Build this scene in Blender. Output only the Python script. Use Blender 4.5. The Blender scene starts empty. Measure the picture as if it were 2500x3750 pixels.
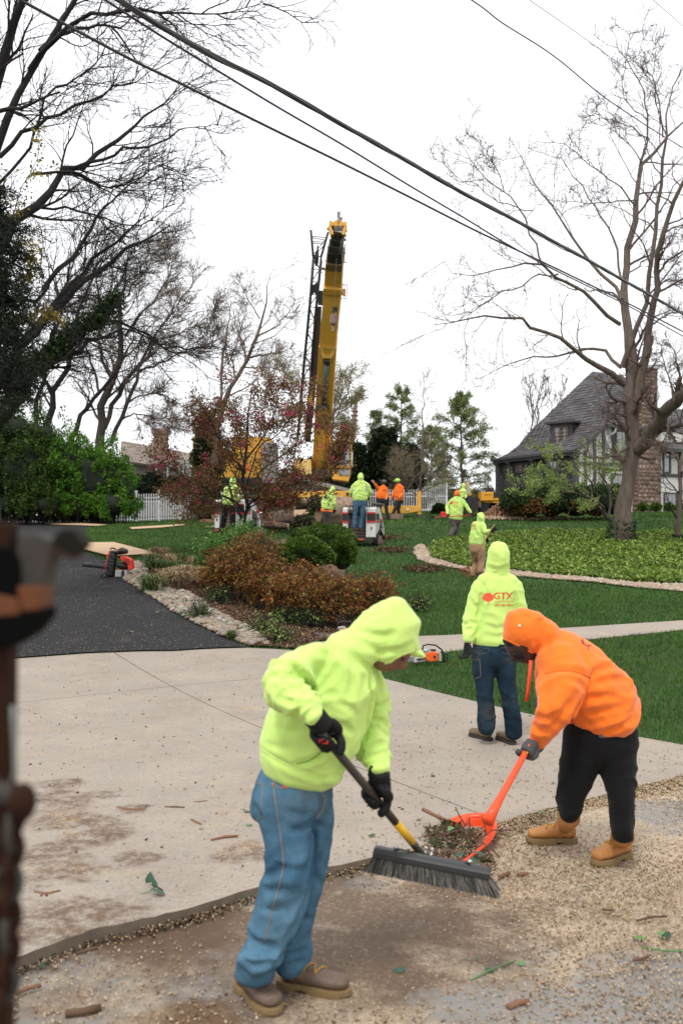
import bpy, bmesh, math, random
import numpy as np
from mathutils import Vector, Matrix, Quaternion
from mathutils.geometry import delaunay_2d_cdt
from mathutils.bvhtree import BVHTree
R = math.radians
random.seed(7)
scene = bpy.context.scene
col = scene.collection
# ------------------------------------------------------------------ camera
F = 3646.0; CX = 1250.0; CY = 1875.0; CAMH = 1.83; PITCH = R(1.2258)
cam_d = bpy.data.cameras.new('camera'); cam = bpy.data.objects.new('camera', cam_d); col.objects.link(cam)
cam.location = (0, 0, CAMH); cam.rotation_euler = (R(90) + PITCH, 0, 0)
cam_d.sensor_fit = 'VERTICAL'; cam_d.sensor_height = 36; cam_d.sensor_width = 24; cam_d.lens = 35.0
cam_d.clip_start = 0.05; cam_d.clip_end = 2000
cam_d.dof.use_dof = True; cam_d.dof.focus_distance = 11.0; cam_d.dof.aperture_fstop = 2.8
scene.camera = cam
scene.render.resolution_x = 682; scene.render.resolution_y = 1024
# ------------------------------------------------------------------ world: overcast daylight
world = bpy.data.worlds.new('World'); scene.world = world; world.use_nodes = True
nt = world.node_tree; bg = nt.nodes['Background']
sky = nt.nodes.new('ShaderNodeTexSky'); sky.sky_type = 'NISHITA'; sky.sun_disc = False
sky.sun_elevation = R(58); sky.sun_rotation = R(200); sky.air_density = 1.0; sky.dust_density = 3.0
mx = nt.nodes.new('ShaderNodeMixRGB'); mx.inputs['Fac'].default_value = 0.93
mx.inputs['Color2'].default_value = (8.9, 9.0, 9.25, 1)          # the even white cloud layer
nt.links.new(sky.outputs[0], mx.inputs['Color1']); nt.links.new(mx.outputs[0], bg.inputs['Color'])
bg.inputs['Strength'].default_value = 0.125
sun_d = bpy.data.lights.new('sun', 'SUN'); sun_d.energy = 1.5; sun_d.angle = R(12); sun_d.color = (1, .96, .9)
sun = bpy.data.objects.new('sun', sun_d); col.objects.link(sun)
SE, SA = R(58), R(200)
sd = Vector((math.sin(SA) * math.cos(SE), math.cos(SA) * math.cos(SE), math.sin(SE)))
sun.rotation_euler = sd.to_track_quat('Z', 'Y').to_euler(); sun.location = sd * 50
scene.view_settings.view_transform = 'Standard'; scene.view_settings.look = 'None'
scene.view_settings.exposure = 0.32; scene.view_settings.gamma = 1.0
# ------------------------------------------------------------------ pixel <-> world
cp_, sp_ = math.cos(PITCH), math.sin(PITCH)
def ray(px, py):
    x = (px - CX) / F; v = -(py - CY) / F
    return Vector((x, cp_ - v * sp_, sp_ + v * cp_))
def W(px, py, Z):
    d = ray(px, py); return Vector((0, 0, CAMH)) + d * (Z / d.y)
class Crop:                                   # coordinates read off an enlarged piece of the photograph
    def __init__(s, x0, y0, k): s.x0, s.y0, s.k = x0, y0, k
    def __call__(s, x, y): return (s.x0 + x / s.k, s.y0 + y / s.k)
cA = Crop(800, 2000, 1.96); cB = Crop(800, 2750, 1.96); cC = Crop(1650, 1900, 1.96); cD = Crop(1350, 2600, 1.4255)
cE = Crop(0, 1700, 1.568); cM = Crop(1500, 1700, 1.568); cL = Crop(600, 1650, 1.4255); cK = Crop(1700, 1250, 1.96)
cI = Crop(0, 2300, 1.568); cJ = Crop(1500, 0, 1.568); cN = Crop(0, 900, 1.568); cZ = Crop(0, 0, 1.568)
cG = Crop(1000, 750, 3.92); cF = Crop(1000, 1250, 3.484); cO = Crop(750, 1600, 3.92); cH = Crop(1150, 1650, 3.92)
cP = Crop(1550, 1700, 3.92); cQ = Crop(250, 1950, 4.48)
_yy = np.arange(-40, 900, .25)
def _prof(a):
    xs, ys = zip(*a); v = np.interp(_yy, xs, ys); k = np.ones(9) / 9
    vp = np.pad(v, 4, mode='edge'); return np.convolve(vp, k, mode='valid')
PC = _prof([(-40, 0), (9, 0), (12, .12), (16, .25), (20, .45), (25, .75), (34, 1.55), (45, 2.5), (52, 2.95), (60, 3.05), (900, 3.05)])
PL = _prof([(-40, 0), (10, .02), (12.5, .2), (15, .55), (19, 1.0), (24, 1.3), (30, 1.65), (40, 2.1), (48, 2.4), (56, 2.75), (70, 2.95), (90, 3.05), (900, 3.05)])
def Hn(x, y):
    x = np.asarray(x, float); y = np.asarray(y, float)
    b = x / np.maximum(y, 8.0); w = np.clip((b + .21) / .22, 0, 1); w = w * w * (3 - 2 * w)
    h = np.interp(y, _yy, PL) * (1 - w) + np.interp(y, _yy, PC) * w
    return h + .02 * np.sin(x * .7 + .4) * np.sin(y * .5) * np.clip((y - 12) / 8, 0, 1)
def H(x, y): return float(Hn(x, y))
def G(px, py, dz=0.0):
    d = ray(px, py); ts = np.arange(1.2, 75, .03)
    z = CAMH + d.z / d.y * ts; x = d.x / d.y * ts
    below = z <= Hn(x, ts)
    i = int(np.argmax(below)) if below.any() else len(ts) - 1
    return Vector((x[i], ts[i], Hn(x[i], ts[i]) + dz))
def GZ(px, Z, dz=0.0):
    x = (px - CX) / F * Z; return Vector((x, Z, H(x, Z) + dz))
def pxm(Z): return Z / F                      # metres per source pixel at depth Z
# ------------------------------------------------------------------ properties
def tag(o, label=None, cat=None, group=None, kind=None):
    if label: o['label'] = label
    if cat: o['category'] = cat
    if group: o['group'] = group
    if kind: o['kind'] = kind
    return o
def empty(name, loc, rz=0, label=None, cat=None, group=None):
    o = bpy.data.objects.new(name, None); col.objects.link(o); o.location = loc; o.rotation_euler = (0, 0, rz)
    o.empty_display_size = .1
    return tag(o, label, cat, group)
# ------------------------------------------------------------------ mesh builder
class MB:
    def __init__(s): s.v = []; s.f = []; s.n = 0
    def add(s, v, f):
        v = np.asarray(v, float).reshape(-1, 3); s.v.append(v)
        s.f.extend([tuple(int(i) + s.n for i in q) for q in f]); s.n += len(v); return s
    def box(s, c, sz, rot=None):
        x, y, z = [k / 2 for k in sz]
        v = [Vector(p) for p in ((-x,-y,-z),(x,-y,-z),(x,y,-z),(-x,y,-z),(-x,-y,z),(x,-y,z),(x,y,z),(-x,y,z))]
        if rot is not None:
            M = rot if isinstance(rot, Matrix) else Matrix.Rotation(rot, 3, 'Z')
            v = [M @ p for p in v]
        c = Vector(c); v = [tuple(p + c) for p in v]
        return s.add(v, [(0,3,2,1),(4,5,6,7),(0,1,5,4),(1,2,6,5),(2,3,7,6),(3,0,4,7)])
    def beam(s, a, b, w, h, up=(0, 0, 1)):
        a = Vector(a); b = Vector(b); t = (b - a); L = t.length; t = t / max(L, 1e-9)
        u = Vector(up); sx = t.cross(u)
        if sx.length < 1e-4: sx = t.cross(Vector((1, 0, 0)))
        sx.normalize(); uz = sx.cross(t).normalized()
        M = Matrix((sx, t, uz)).transposed()
        return s.box((a + b) / 2, (w, L, h), M)
    def tube(s, pts, rad, n=8, cap=True):
        pts = [Vector(p) for p in pts]
        if not hasattr(rad, '__len__'): rad = [rad] * len(pts)
        vs = []; fs = []; pu = None
        for i, p in enumerate(pts):
            t = (pts[min(i + 1, len(pts) - 1)] - pts[max(i - 1, 0)])
            t = t.normalized() if t.length > 1e-9 else Vector((0, 0, 1))
            if pu is None:
                pu = t.orthogonal().normalized()
            pu = (pu - t * pu.dot(t))
            pu = pu.normalized() if pu.length > 1e-6 else t.orthogonal().normalized()
            w = t.cross(pu)
            for k in range(n):
                a = 2 * math.pi * k / n; vs.append(p + (pu * math.cos(a) + w * math.sin(a)) * rad[i])
        for i in range(len(pts) - 1):
            for k in range(n):
                fs.append((i*n+k, i*n+(k+1)%n, (i+1)*n+(k+1)%n, (i+1)*n+k))
        if cap: fs.append(tuple(reversed(range(n)))); fs.append(tuple((len(pts)-1)*n+k for k in range(n)))
        return s.add([tuple(v) for v in vs], fs)
    def loft(s, st, n=18):
        """st: list of (pos, rw, rd[, wdir]); width lies across the view, depth along it; round ends"""
        P = [Vector(q[0]) for q in st]; rw = [q[1] for q in st]; rd = [q[2] for q in st]
        wd = [q[3] if len(q) > 3 else None for q in st]
        T = []
        for i in range(len(P)):
            t = P[min(i+1, len(P)-1)] - P[max(i-1, 0)]; T.append(t.normalized())
        def ring(p, t, a, b, w0):
            if w0 is None:
                view = Vector((p.x, p.y, p.z - CAMH)).normalized(); w = t.cross(view)
                if w.length < .15: w = t.cross(Vector((0, .3, 1)))
            else: w = Vector(w0) - t * t.dot(Vector(w0))
            w.normalize(); d = w.cross(t).normalized()
            return [p + w * (a * math.cos(2*math.pi*k/n)) + d * (b * math.sin(2*math.pi*k/n)) for k in range(n)]
        rings = []
        e = (rw[0] + rd[0]) / 2 * .6
        for c, m in ((1, .12), (.8, .6), (.45, .88)): rings.append(ring(P[0] - T[0]*e*c, T[0], rw[0]*m, rd[0]*m, wd[0]))
        for i in range(len(P)): rings.append(ring(P[i], T[i], rw[i], rd[i], wd[i]))
        e = (rw[-1] + rd[-1]) / 2 * .6
        for c, m in ((.45, .88), (.8, .6), (1, .12)): rings.append(ring(P[-1] + T[-1]*e*c, T[-1], rw[-1]*m, rd[-1]*m, wd[-1]))
        vs = [tuple(v) for r in rings for v in r]; fs = []
        for i in range(len(rings) - 1):
            for k in range(n): fs.append((i*n+k, i*n+(k+1)%n, (i+1)*n+(k+1)%n, (i+1)*n+k))
        fs.append(tuple(reversed(range(n)))); fs.append(tuple((len(rings)-1)*n+k for k in range(n)))
        return s.add(vs, fs)
    def ball(s, c, r, n=12, M=None):
        c = Vector(c); r = r if hasattr(r, '__len__') else (r, r, r); m = n // 2 + 1
        vs = []; fs = []
        for i in range(1, m):
            th = math.pi * i / m
            for k in range(n):
                a = 2*math.pi*k/n; p = Vector((r[0]*math.sin(th)*math.cos(a), r[1]*math.sin(th)*math.sin(a), r[2]*math.cos(th)))
                if M is not None: p = M @ p
                vs.append(tuple(c + p))
        t = Vector((0, 0, r[2])); b = Vector((0, 0, -r[2]))
        if M is not None: t = M @ t; b = M @ b
        vs.append(tuple(c + t)); vs.append(tuple(c + b)); T = len(vs) - 2; B = T + 1
        for i in range(m - 2):
            for k in range(n): fs.append((i*n+k, (i+1)*n+k, (i+1)*n+(k+1)%n, i*n+(k+1)%n))
        for k in range(n):
            fs.append((T, k, (k+1)%n)); fs.append((B, (m-2)*n+(k+1)%n, (m-2)*n+k))
        return s.add(vs, fs)
    def prism(s, pts, d):
        """pts: outline of 3-D points in a plane, d: extrusion vector"""
        pts = [Vector(p) for p in pts]; d = Vector(d); n = len(pts)
        v = [tuple(p) for p in pts] + [tuple(p + d) for p in pts]
        f = [tuple(reversed(range(n))), tuple(range(n, 2*n))] + [(i, (i+1)%n, n+(i+1)%n, n+i) for i in range(n)]
        return s.add(v, f)
    def mesh(s, name, mat, smooth=False):
        me = bpy.data.meshes.new(name)
        v = np.concatenate(s.v) if s.v else np.zeros((0, 3))
        me.from_pydata(v.tolist(), [], s.f); me.update()
        if mat: me.materials.append(mat)
        if smooth: me.polygons.foreach_set('use_smooth', [True]*len(me.polygons))
        return me
    def build(s, name, mat, parent=None, smooth=False, bevel=0, label=None):
        me = s.mesh(name, mat, smooth)
        if bevel or smooth:
            bm = bmesh.new(); bm.from_mesh(me)
            if bevel:
                bmesh.ops.bevel(bm, geom=[e for e in bm.edges if len(e.link_faces) == 2 and e.calc_face_angle(0) > .5], offset=bevel, segments=2, affect='EDGES', profile=.5)
            bmesh.ops.recalc_face_normals(bm, faces=bm.faces)
            bm.to_mesh(me); bm.free()
        return link(name, me, parent, label)
def link(name, me, parent=None, label=None):
    o = bpy.data.objects.new(name, me); col.objects.link(o)
    if parent is not None:
        o.parent = parent; o.matrix_parent_inverse = pw(parent).inverted()
    if label: o['label'] = label
    return o
def pw(o):
    m = Matrix.LocRotScale(o.location, o.rotation_euler, o.scale)
    if o.parent: m = pw(o.parent) @ o.matrix_parent_inverse @ m
    return m
def copy_tree(o, parent=None):
    c = o.copy(); col.objects.link(c)
    if parent is not None: c.parent = parent; c.matrix_parent_inverse = o.matrix_parent_inverse
    for ch in [k for k in bpy.data.objects if k.parent == o]: copy_tree(ch, c)
    return c
def fastmesh(name, V_, Fc, mat, parent=None, smooth=False):
    """V_ (n,3) array, Fc (m,k) int array with k = 3 or 4"""
    me = bpy.data.meshes.new(name); V_ = np.asarray(V_, np.float32); Fc = np.asarray(Fc, np.int32)
    k = Fc.shape[1]; me.vertices.add(len(V_)); me.vertices.foreach_set('co', V_.ravel())
    me.loops.add(Fc.size); me.loops.foreach_set('vertex_index', Fc.ravel())
    me.polygons.add(len(Fc)); me.polygons.foreach_set('loop_start', np.arange(0, Fc.size, k, dtype=np.int32))
    me.polygons.foreach_set('loop_total', np.full(len(Fc), k, np.int32))
    if smooth: me.polygons.foreach_set('use_smooth', np.ones(len(Fc), bool))
    me.update(calc_edges=True)
    if mat: me.materials.append(mat)
    return link(name, me, parent)
# ------------------------------------------------------------------ materials
class N:
    def __init__(s, m):
        m.use_nodes = True; s.t = m.node_tree; s.b = s.t.nodes['Principled BSDF']
        s.tc = s.t.nodes.new('ShaderNodeTexCoord').outputs['Object']
        s.geo = s.t.nodes.new('ShaderNodeNewGeometry')
    def l(s, a, b): s.t.links.new(a, b)
    def noise(s, scale, det=4, rough=.6, src=None, dist=0):
        n = s.t.nodes.new('ShaderNodeTexNoise'); n.inputs['Scale'].default_value = scale; n.inputs['Detail'].default_value = det
        n.inputs['Roughness'].default_value = rough; n.inputs['Distortion'].default_value = dist
        s.l(src or s.tc, n.inputs['Vector']); return n.outputs['Fac']
    def vor(s, scale, src=None, out='Distance', feat='F1'):
        n = s.t.nodes.new('ShaderNodeTexVoronoi'); n.inputs['Scale'].default_value = scale; n.feature = feat
        s.l(src or s.tc, n.inputs['Vector']); return n.outputs[out]
    def ramp(s, fac, stops, interp='LINEAR'):
        n = s.t.nodes.new('ShaderNodeValToRGB'); e = n.color_ramp.elements; n.color_ramp.interpolation = interp
        while len(e) < len(stops): e.new(.5)
        for k, (p, c) in enumerate(stops):
            e[k].position = p; e[k].color = (c, c, c, 1) if not hasattr(c, '__len__') else (*c, 1)
        s.l(fac, n.inputs[0]); return n.outputs[0]
    def mix(s, fac, a, b, mode='MIX'):
        n = s.t.nodes.new('ShaderNodeMixRGB'); n.blend_type = mode
        for k, q in (('Fac', fac), ('Color1', a), ('Color2', b)):
            if hasattr(q, 'is_linked') or isinstance(q, bpy.types.NodeSocket): s.l(q, n.inputs[k])
            elif hasattr(q, '__len__'): n.inputs[k].default_value = (*q, 1)
            elif k == 'Fac': n.inputs[k].default_value = q
            else: n.inputs[k].default_value = (q, q, q, 1)
        return n.outputs[0]
    def mapping(s, sc=(1,1,1), rot=(0,0,0), loc=(0,0,0), src=None):
        n = s.t.nodes.new('ShaderNodeMapping'); n.inputs['Scale'].default_value = sc; n.inputs['Rotation'].default_value = rot
        n.inputs['Location'].default_value = loc; s.l(src or s.tc, n.inputs['Vector']); return n.outputs[0]
    def bump(s, h, strength=.3, dist=.02):
        n = s.t.nodes.new('ShaderNodeBump'); n.inputs['Strength'].default_value = strength; n.inputs['Distance'].default_value = dist
        s.l(h, n.inputs['Height'])
        if s.b.inputs['Normal'].is_linked: s.l(s.b.inputs['Normal'].links[0].from_socket, n.inputs['Normal'])
        s.l(n.outputs[0], s.b.inputs['Normal'])
    def col(s, c):
        if isinstance(c, bpy.types.NodeSocket): s.l(c, s.b.inputs['Base Color'])
        else: s.b.inputs['Base Color'].default_value = (*c, 1)
    def island(s): return s.geo.outputs['Random Per Island']
    def set(s, **k):
        for a, v in k.items(): s.b.inputs[a.replace('_', ' ')].default_value = v
def mat(name, c=(.5,.5,.5), rough=.7, metal=0, vary=0.0, vscale=6, bump=0, bscale=40, bdist=.01, spec=None):
    m = bpy.data.materials.new(name); n = N(m); n.set(Roughness=rough, Metallic=metal)
    if spec is not None: n.b.inputs['Specular IOR Level'].default_value = spec
    if vary:
        f = n.noise(vscale, 5, .65)
        n.col(n.mix(f, tuple(k * (1 - vary) for k in c), tuple(min(k * (1 + vary), 1) for k in c)))
    else: n.col(c)
    if bump: n.bump(n.noise(bscale, 4), bump, bdist)
    return m
def leafmat(name, stops, rough=.55, trans=.25):
    m = bpy.data.materials.new(name); n = N(m); n.set(Roughness=rough)
    n.b.inputs['Specular IOR Level'].default_value = .25
    c = n.ramp(n.island(), stops)
    c = n.mix(n.noise(.9, 3), c, n.mix(1, c, (.55,.55,.55), 'MULTIPLY'))
    n.col(c)
    if trans:
        t = n.t.nodes.new('ShaderNodeBsdfTranslucent'); n.l(c, t.inputs['Color'])
        ms = n.t.nodes.new('ShaderNodeMixShader'); ms.inputs[0].default_value = trans
        out = n.t.nodes['Material Output']; n.l(n.b.outputs[0], ms.inputs[1]); n.l(t.outputs[0], ms.inputs[2]); n.l(ms.outputs[0], out.inputs['Surface'])
    return m
def pip(poly, x, y):
    """vectorised point in polygon"""
    x = np.asarray(x); y = np.asarray(y); c = np.zeros(x.shape, bool); n = len(poly)
    for i in range(n):
        x1, y1 = poly[i][:2]; x2, y2 = poly[(i+1) % n][:2]
        if y1 == y2: continue
        c ^= ((y1 > y) != (y2 > y)) & (x < (x2 - x1) * (y - y1) / (y2 - y1) + x1)
    return c
def dens(poly, step):
    out = []
    for i in range(len(poly)):
        a = Vector(poly[i][:2]); b = Vector(poly[(i+1) % len(poly)][:2]); n = max(1, int((b - a).length / step))
        out += [tuple(a + (b - a) * (k / n)) for k in range(n)]
    return out
def sheet(name, poly, matl, dz=0.0, step=.3, hf=None, kind='structure', parent=None, skirt=0):
    """a ground sheet: plan polygon draped over the terrain"""
    hf = hf or Hn
    P = dens(poly, step); xs = [p[0] for p in P]; ys = [p[1] for p in P]
    gx, gy = np.meshgrid(np.arange(min(xs) + step/2, max(xs), step), np.arange(min(ys) + step/2, max(ys), step))
    gx = gx.ravel(); gy = gy.ravel(); ok = pip(P, gx, gy)
    pts = P + list(zip(gx[ok].tolist(), gy[ok].tolist())); n = len(P)
    vs, es, fs, _, _, _ = delaunay_2d_cdt([Vector(p) for p in pts], [], [list(range(n))], 2, 1e-4)
    A = np.array([tuple(v) for v in vs]); z = hf(A[:, 0], A[:, 1]) + dz
    V_ = np.column_stack([A, z]); tris = np.array([f for f in fs if len(f) == 3], int)
    a, b, c = V_[tris[:,0]], V_[tris[:,1]], V_[tris[:,2]]
    cr = (b[:,0]-a[:,0])*(c[:,1]-a[:,1]) - (b[:,1]-a[:,1])*(c[:,0]-a[:,0])
    tris[cr < 0] = tris[cr < 0][:, ::-1]
    if skirt:
        m = len(V_); B = np.array(P); Bz = hf(B[:,0], B[:,1]) + dz
        top = np.column_stack([B, Bz]); bot = top.copy(); bot[:,2] -= skirt
        V_ = np.vstack([V_, top, bot]); q = []
        for i in range(n): j = (i+1) % n; q += [(m+i, m+j, m+n+j), (m+i, m+n+j, m+n+i)]
        tris = np.vstack([tris, np.array(q)])
    o = fastmesh(name, V_, tris, matl, parent, smooth=not skirt)
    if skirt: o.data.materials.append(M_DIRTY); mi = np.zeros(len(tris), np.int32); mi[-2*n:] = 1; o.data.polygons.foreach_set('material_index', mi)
    if kind: o['kind'] = kind
    return o
# ================================================================== ground materials
def GP(p, z=0.0): d = ray(*p); return Vector((0,0,CAMH)) + d*((z-CAMH)/d.z)
def spots(n, pts, edge=.35):
    """mask of soft round patches at given places (x, y, radius) of the ground itself"""
    out = None; wv = n.t.nodes.new('ShaderNodeTexNoise'); wv.inputs['Scale'].default_value = 2.6; wv.inputs['Detail'].default_value = 8; wv.inputs['Roughness'].default_value = .68; n.l(n.tc, wv.inputs['Vector'])
    for x, y, r in pts:
        d = n.t.nodes.new('ShaderNodeVectorMath'); d.operation = 'DISTANCE'; n.l(n.tc, d.inputs[0]); d.inputs[1].default_value = (x, y, 0)
        dv = n.t.nodes.new('ShaderNodeMath'); dv.operation = 'DIVIDE'; n.l(d.outputs['Value'], dv.inputs[0]); dv.inputs[1].default_value = r
        a_ = n.t.nodes.new('ShaderNodeMath'); a_.operation = 'MULTIPLY_ADD'; n.l(wv.outputs['Fac'], a_.inputs[0]); a_.inputs[1].default_value = 5.0; n.l(dv.outputs[0], a_.inputs[2])
        m_ = n.ramp(a_.outputs[0], [(0, 1.), (1, 0.)]); m_.node.color_ramp.elements[0].position = .0
        mr = n.t.nodes.new('ShaderNodeMapRange'); mr.inputs['From Min'].default_value = 4.1; mr.inputs['From Max'].default_value = 4.1 - edge*2; n.l(a_.outputs[0], mr.inputs['Value'])
        if out is None: out = mr.outputs[0]
        else:
            mm = n.t.nodes.new('ShaderNodeMath'); mm.operation = 'MAXIMUM'; n.l(out, mm.inputs[0]); n.l(mr.outputs[0], mm.inputs[1]); out = mm.outputs[0]
    return out
def m_concrete(name='concrete', tint=(.335,.285,.235), dirt=1.0):
    m = bpy.data.materials.new(name); n = N(m); n.set(Roughness=.88)
    a = n.noise(1.3, 6, .65); c = n.mix(n.ramp(a, [(.3, 0.), (.7, 1.)]), tuple(k*.84 for k in tint), tuple(min(k*1.06, 1) for k in tint))
    sp = n.ramp(n.vor(150), [(.0, .62), (.25, 1.), (1., 1.06)]); c = n.mix(.55, c, sp, 'MULTIPLY')
    c = n.mix(1, c, n.ramp(n.noise(48, 4, .9), [(.34, .66), (.46, .95), (.56, 1.02), (.68, 1.28)]), 'MULTIPLY'); sp2 = n.ramp(n.noise(160, 2, .8), [(.32, .55), (.46, 1.), (.62, 1.), (.72, 1.3)]); c = n.mix(.5, c, sp2, 'MULTIPLY')
    st = n.mix(1, n.ramp(n.noise(.95, 7, .72, dist=.4), [(.50, 0.), (.62, 1.)]), n.ramp(n.noise(7, 5, .8), [(.42, 0.), (.6, 1.)]), 'MULTIPLY')
    n.t.nodes.new('ShaderNodeMath')
    c = n.mix(n.mix(1, st, (.35*dirt,)*3, 'MULTIPLY'), c, (.20, .12, .07))
    if dirt == 1.0:
        S = [(W_.x, W_.y, r) for W_, r in ((GP(cI(380,900)), .13), (GP(cI(400,1010)), .21), (GP(cI(430,1140)), .17), (GP(cI(560,1210)), .16), (GP(cI(330,1300)), .15), (GP(cI(380,1440)), .15), (GP(cI(350,1720)), .24), (GP(cI(420,1640)), .17), (GP(cI(760,1050)), .08), (GP(cI(770,1330)), .09), (GP(cI(1450,1290)), .14))]
        k = n.mix(1, spots(n, S), n.ramp(n.noise(11, 7, .85), [(.40, .0), (.56, 1.)]), 'MULTIPLY'); c = n.mix(n.mix(1, k, (.9,.9,.9), 'MULTIPLY'), c, (.105, .058, .032))
    dust = n.ramp(n.noise(2.1, 8, .78), [(.52, 0.), (.66, .8)]); dust = n.mix(1, dust, n.ramp(n.noise(45, 3, .8), [(.45, 0.), (.6, 1.)]), 'MULTIPLY')
    c = n.mix(dust, c, (.46, .32, .18))
    n.col(c); n.bump(n.noise(120, 3, .8), .35, .004); n.bump(n.noise(3, 4), .15, .02)
    return m
def m_street():
    D = lambda x, y: GP((x*1.5944, y*1.5944))

    m = bpy.data.materials.new('sawdust_covered_street'); n = N(m); n.set(Roughness=.9)
    base = n.mix(n.noise(2.4, 5), (.17, .15, .13), (.27, .25, .225))
    wet = n.ramp(n.noise(1.1, 6, .7, dist=.6), [(.44, 0.), (.56, 1.)])
    base = n.mix(wet, base, (.13, .075, .038))
    saw = n.mix(n.noise(60, 4, .8), (.38, .27, .165), (.66, .55, .41))
    saw = n.mix(n.ramp(n.noise(110, 2, .9), [(.38, 1.), (.47, 0.)]), saw, (.10, .06, .035))
    big = n.noise(.75, 7, .68, dist=.5)
    # more sawdust towards the right half, swept bare on the left
    sx = n.t.nodes.new('ShaderNodeSeparateXYZ'); n.l(n.tc, sx.inputs[0])
    mr = n.t.nodes.new('ShaderNodeMapRange'); n.l(sx.outputs['X'], mr.inputs['Value'])
    mr.inputs['From Min'].default_value = -1.2; mr.inputs['From Max'].default_value = 1.9; mr.inputs['To Min'].default_value = -.10; mr.inputs['To Max'].default_value = .17
    ad = n.t.nodes.new('ShaderNodeMath'); ad.operation = 'ADD'; n.l(big, ad.inputs[0]); n.l(mr.outputs[0], ad.inputs[1])
    msk = n.ramp(ad.outputs[0], [(.42, 0.), (.55, 1.)])
    fine = n.ramp(n.noise(28, 5, .85), [(.38, 0.), (.55, 1.)])
    msk = n.mix(.55, msk, n.mix(1, msk, fine, 'MULTIPLY'))
    sw = spots(n, [(D(x,y).x, D(x,y).y, r) for x, y, r in ((700,2020,.34),(850,2080,.52),(1000,2120,.40),(760,2150,.45),(900,2200,.35),(620,2110,.35),(380,2140,.4),(500,2120,.3))], .5)
    sw = n.mix(1, sw, n.ramp(n.noise(40, 4, .85), [(.36, .6), (.5, 1.)]), 'MULTIPLY')
    c = n.mix(msk, base, saw); c = n.mix(n.mix(1, sw, (.9,.9,.9), 'MULTIPLY'), c, n.mix(n.noise(5, 5), (.050, .028, .015), (.14, .085, .052)))
    br_ = spots(n, [(D(x,y).x, D(x,y).y, r) for x, y, r in ((1560,1850,.3),(1450,2290,.26),(1530,2230,.25),(1300,2320,.22),(1560,2330,.3),(1080,2300,.16))], .3)
    c = n.mix(br_, c, n.mix(n.noise(7, 5), (.19,.175,.16), (.30,.28,.26))); n.col(c); n.bump(n.noise(90, 4, .85), .6, .008); n.bump(n.vor(60), .2, .006)
    return m
def m_asphalt():
    m = bpy.data.materials.new('asphalt'); n = N(m); n.set(Roughness=.9); n.b.inputs['Specular IOR Level'].default_value = .15
    c = n.mix(n.noise(1.1, 5), (.020, .020, .0215), (.034, .033, .035))
    c = n.mix(1, c, n.ramp(n.noise(55, 3, .9), [(.35, .35), (.65, 1.7)]), 'MULTIPLY'); c = n.mix(n.ramp(n.vor(48), [(.0, .8), (.14, 0.)]), c, (.14, .135, .13))
    c = n.mix(n.ramp(n.noise(190, 2, .9), [(.62, 0.), (.74, .6)]), c, (.30, .26, .21))
    c = n.mix(n.ramp(n.noise(1.6, 8, .75), [(.60, 0.), (.74, .5)]), c, (.2, .14, .085))
    n.col(c); n.bump(n.noise(140, 3, .9), .7, .008)
    return m
def m_lawn():
    m = bpy.data.materials.new('lawn_turf'); n = N(m); n.set(Roughness=.95)
    c = n.mix(n.noise(.6, 5), (.016, .042, .008), (.034, .085, .014))
    c = n.mix(n.ramp(n.noise(5, 5, .7), [(.5, 0.), (.72, .8)]), c, (.06, .05, .02))
    n.col(c); n.bump(n.noise(30, 3), .6, .03); return m
def m_mulch():
    m = bpy.data.materials.new('mulch'); n = N(m); n.set(Roughness=.95)
    c = n.mix(n.noise(30, 5, .8), (.035, .018, .010), (.20, .115, .065)); n.col(c); n.bump(n.noise(40, 4, .8), .9, .03); return m
def m_soil():
    return mat('soil', (.09, .06, .035), .95, vary=.4, bump=.4)
MATL = dict(concrete=m_concrete(), path=m_concrete('path_concrete', (.36, .30, .25), .4), street=m_street(), asphalt=m_asphalt(), lawn=m_lawn(), mulch=m_mulch(), soil=m_soil())
def g2(*pts): return [tuple(G(*p)[:2]) for p in pts]
# ------------------------------------------------------------------ plan outlines
apron_top = g2((38,2414),(319,2395),(638,2385),(906,2373),(1000,2377),(1080,2382))
lawn_edge = g2((1250,2428),(1400,2484),(1600,2536),(1803,2584),(1900,2609),(2120,2655),(2339,2701),(2450,2721),(2600,2750))
street_edge = g2((2600,2812),(2450,2852),(2332,2881),(2150,2930),(1946,2979),(1834,3014),(1500,3110),(1200,3180),(950,3250),(638,3346),(319,3416),(51,3518))
_rj = random.Random(4); street_edge = [p for a, b in zip(street_edge, street_edge[1:]) for p in [(a[0]+(b[0]-a[0])*k/8+_rj.gauss(0,.004), a[1]+(b[1]-a[1])*k/8+_rj.gauss(0,.005)) for k in range(8)]] + [street_edge[-1]]
aL = apron_top[0]
apron_poly = [(-9, aL[1] + .3)] + apron_top + lawn_edge + [(12, lawn_edge[-1][1] - .6), (12, street_edge[0][1] + .2)] + street_edge + [(-1.35, 3.62), (-3, 3.0), (-9, 1.5)]
lawn_poly = [(-45, aL[1] + .3), (-9, aL[1] + .3)] + apron_top + lawn_edge + [(12, lawn_edge[-1][1] - .6), (45, lawn_edge[-1][1] - 1.5), (60, 90), (-60, 90)]
asphalt_edge = g2((906,2373),(816,2338),(733,2299),(638,2248),(542,2185),(459,2134),(415,2090),(383,2057),(340,2036),(287,2012),(303,1993),(306,1950),(330,1931),(400,1922),(472,1917))
asphalt_poly = [(-9, aL[1] + .3)] + apron_top[:4] + asphalt_edge[1:] + [(-16, 49), (-40, 49), (-40, 14)]
path_up = [apron_top[-1]] + g2((1180,2352),(1330,2337),(1530,2332),(1650,2328),(1850,2316),(2099,2300),(2300,2287),(2500,2274)) + [(14, 24.5), (24, 32)]
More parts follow.
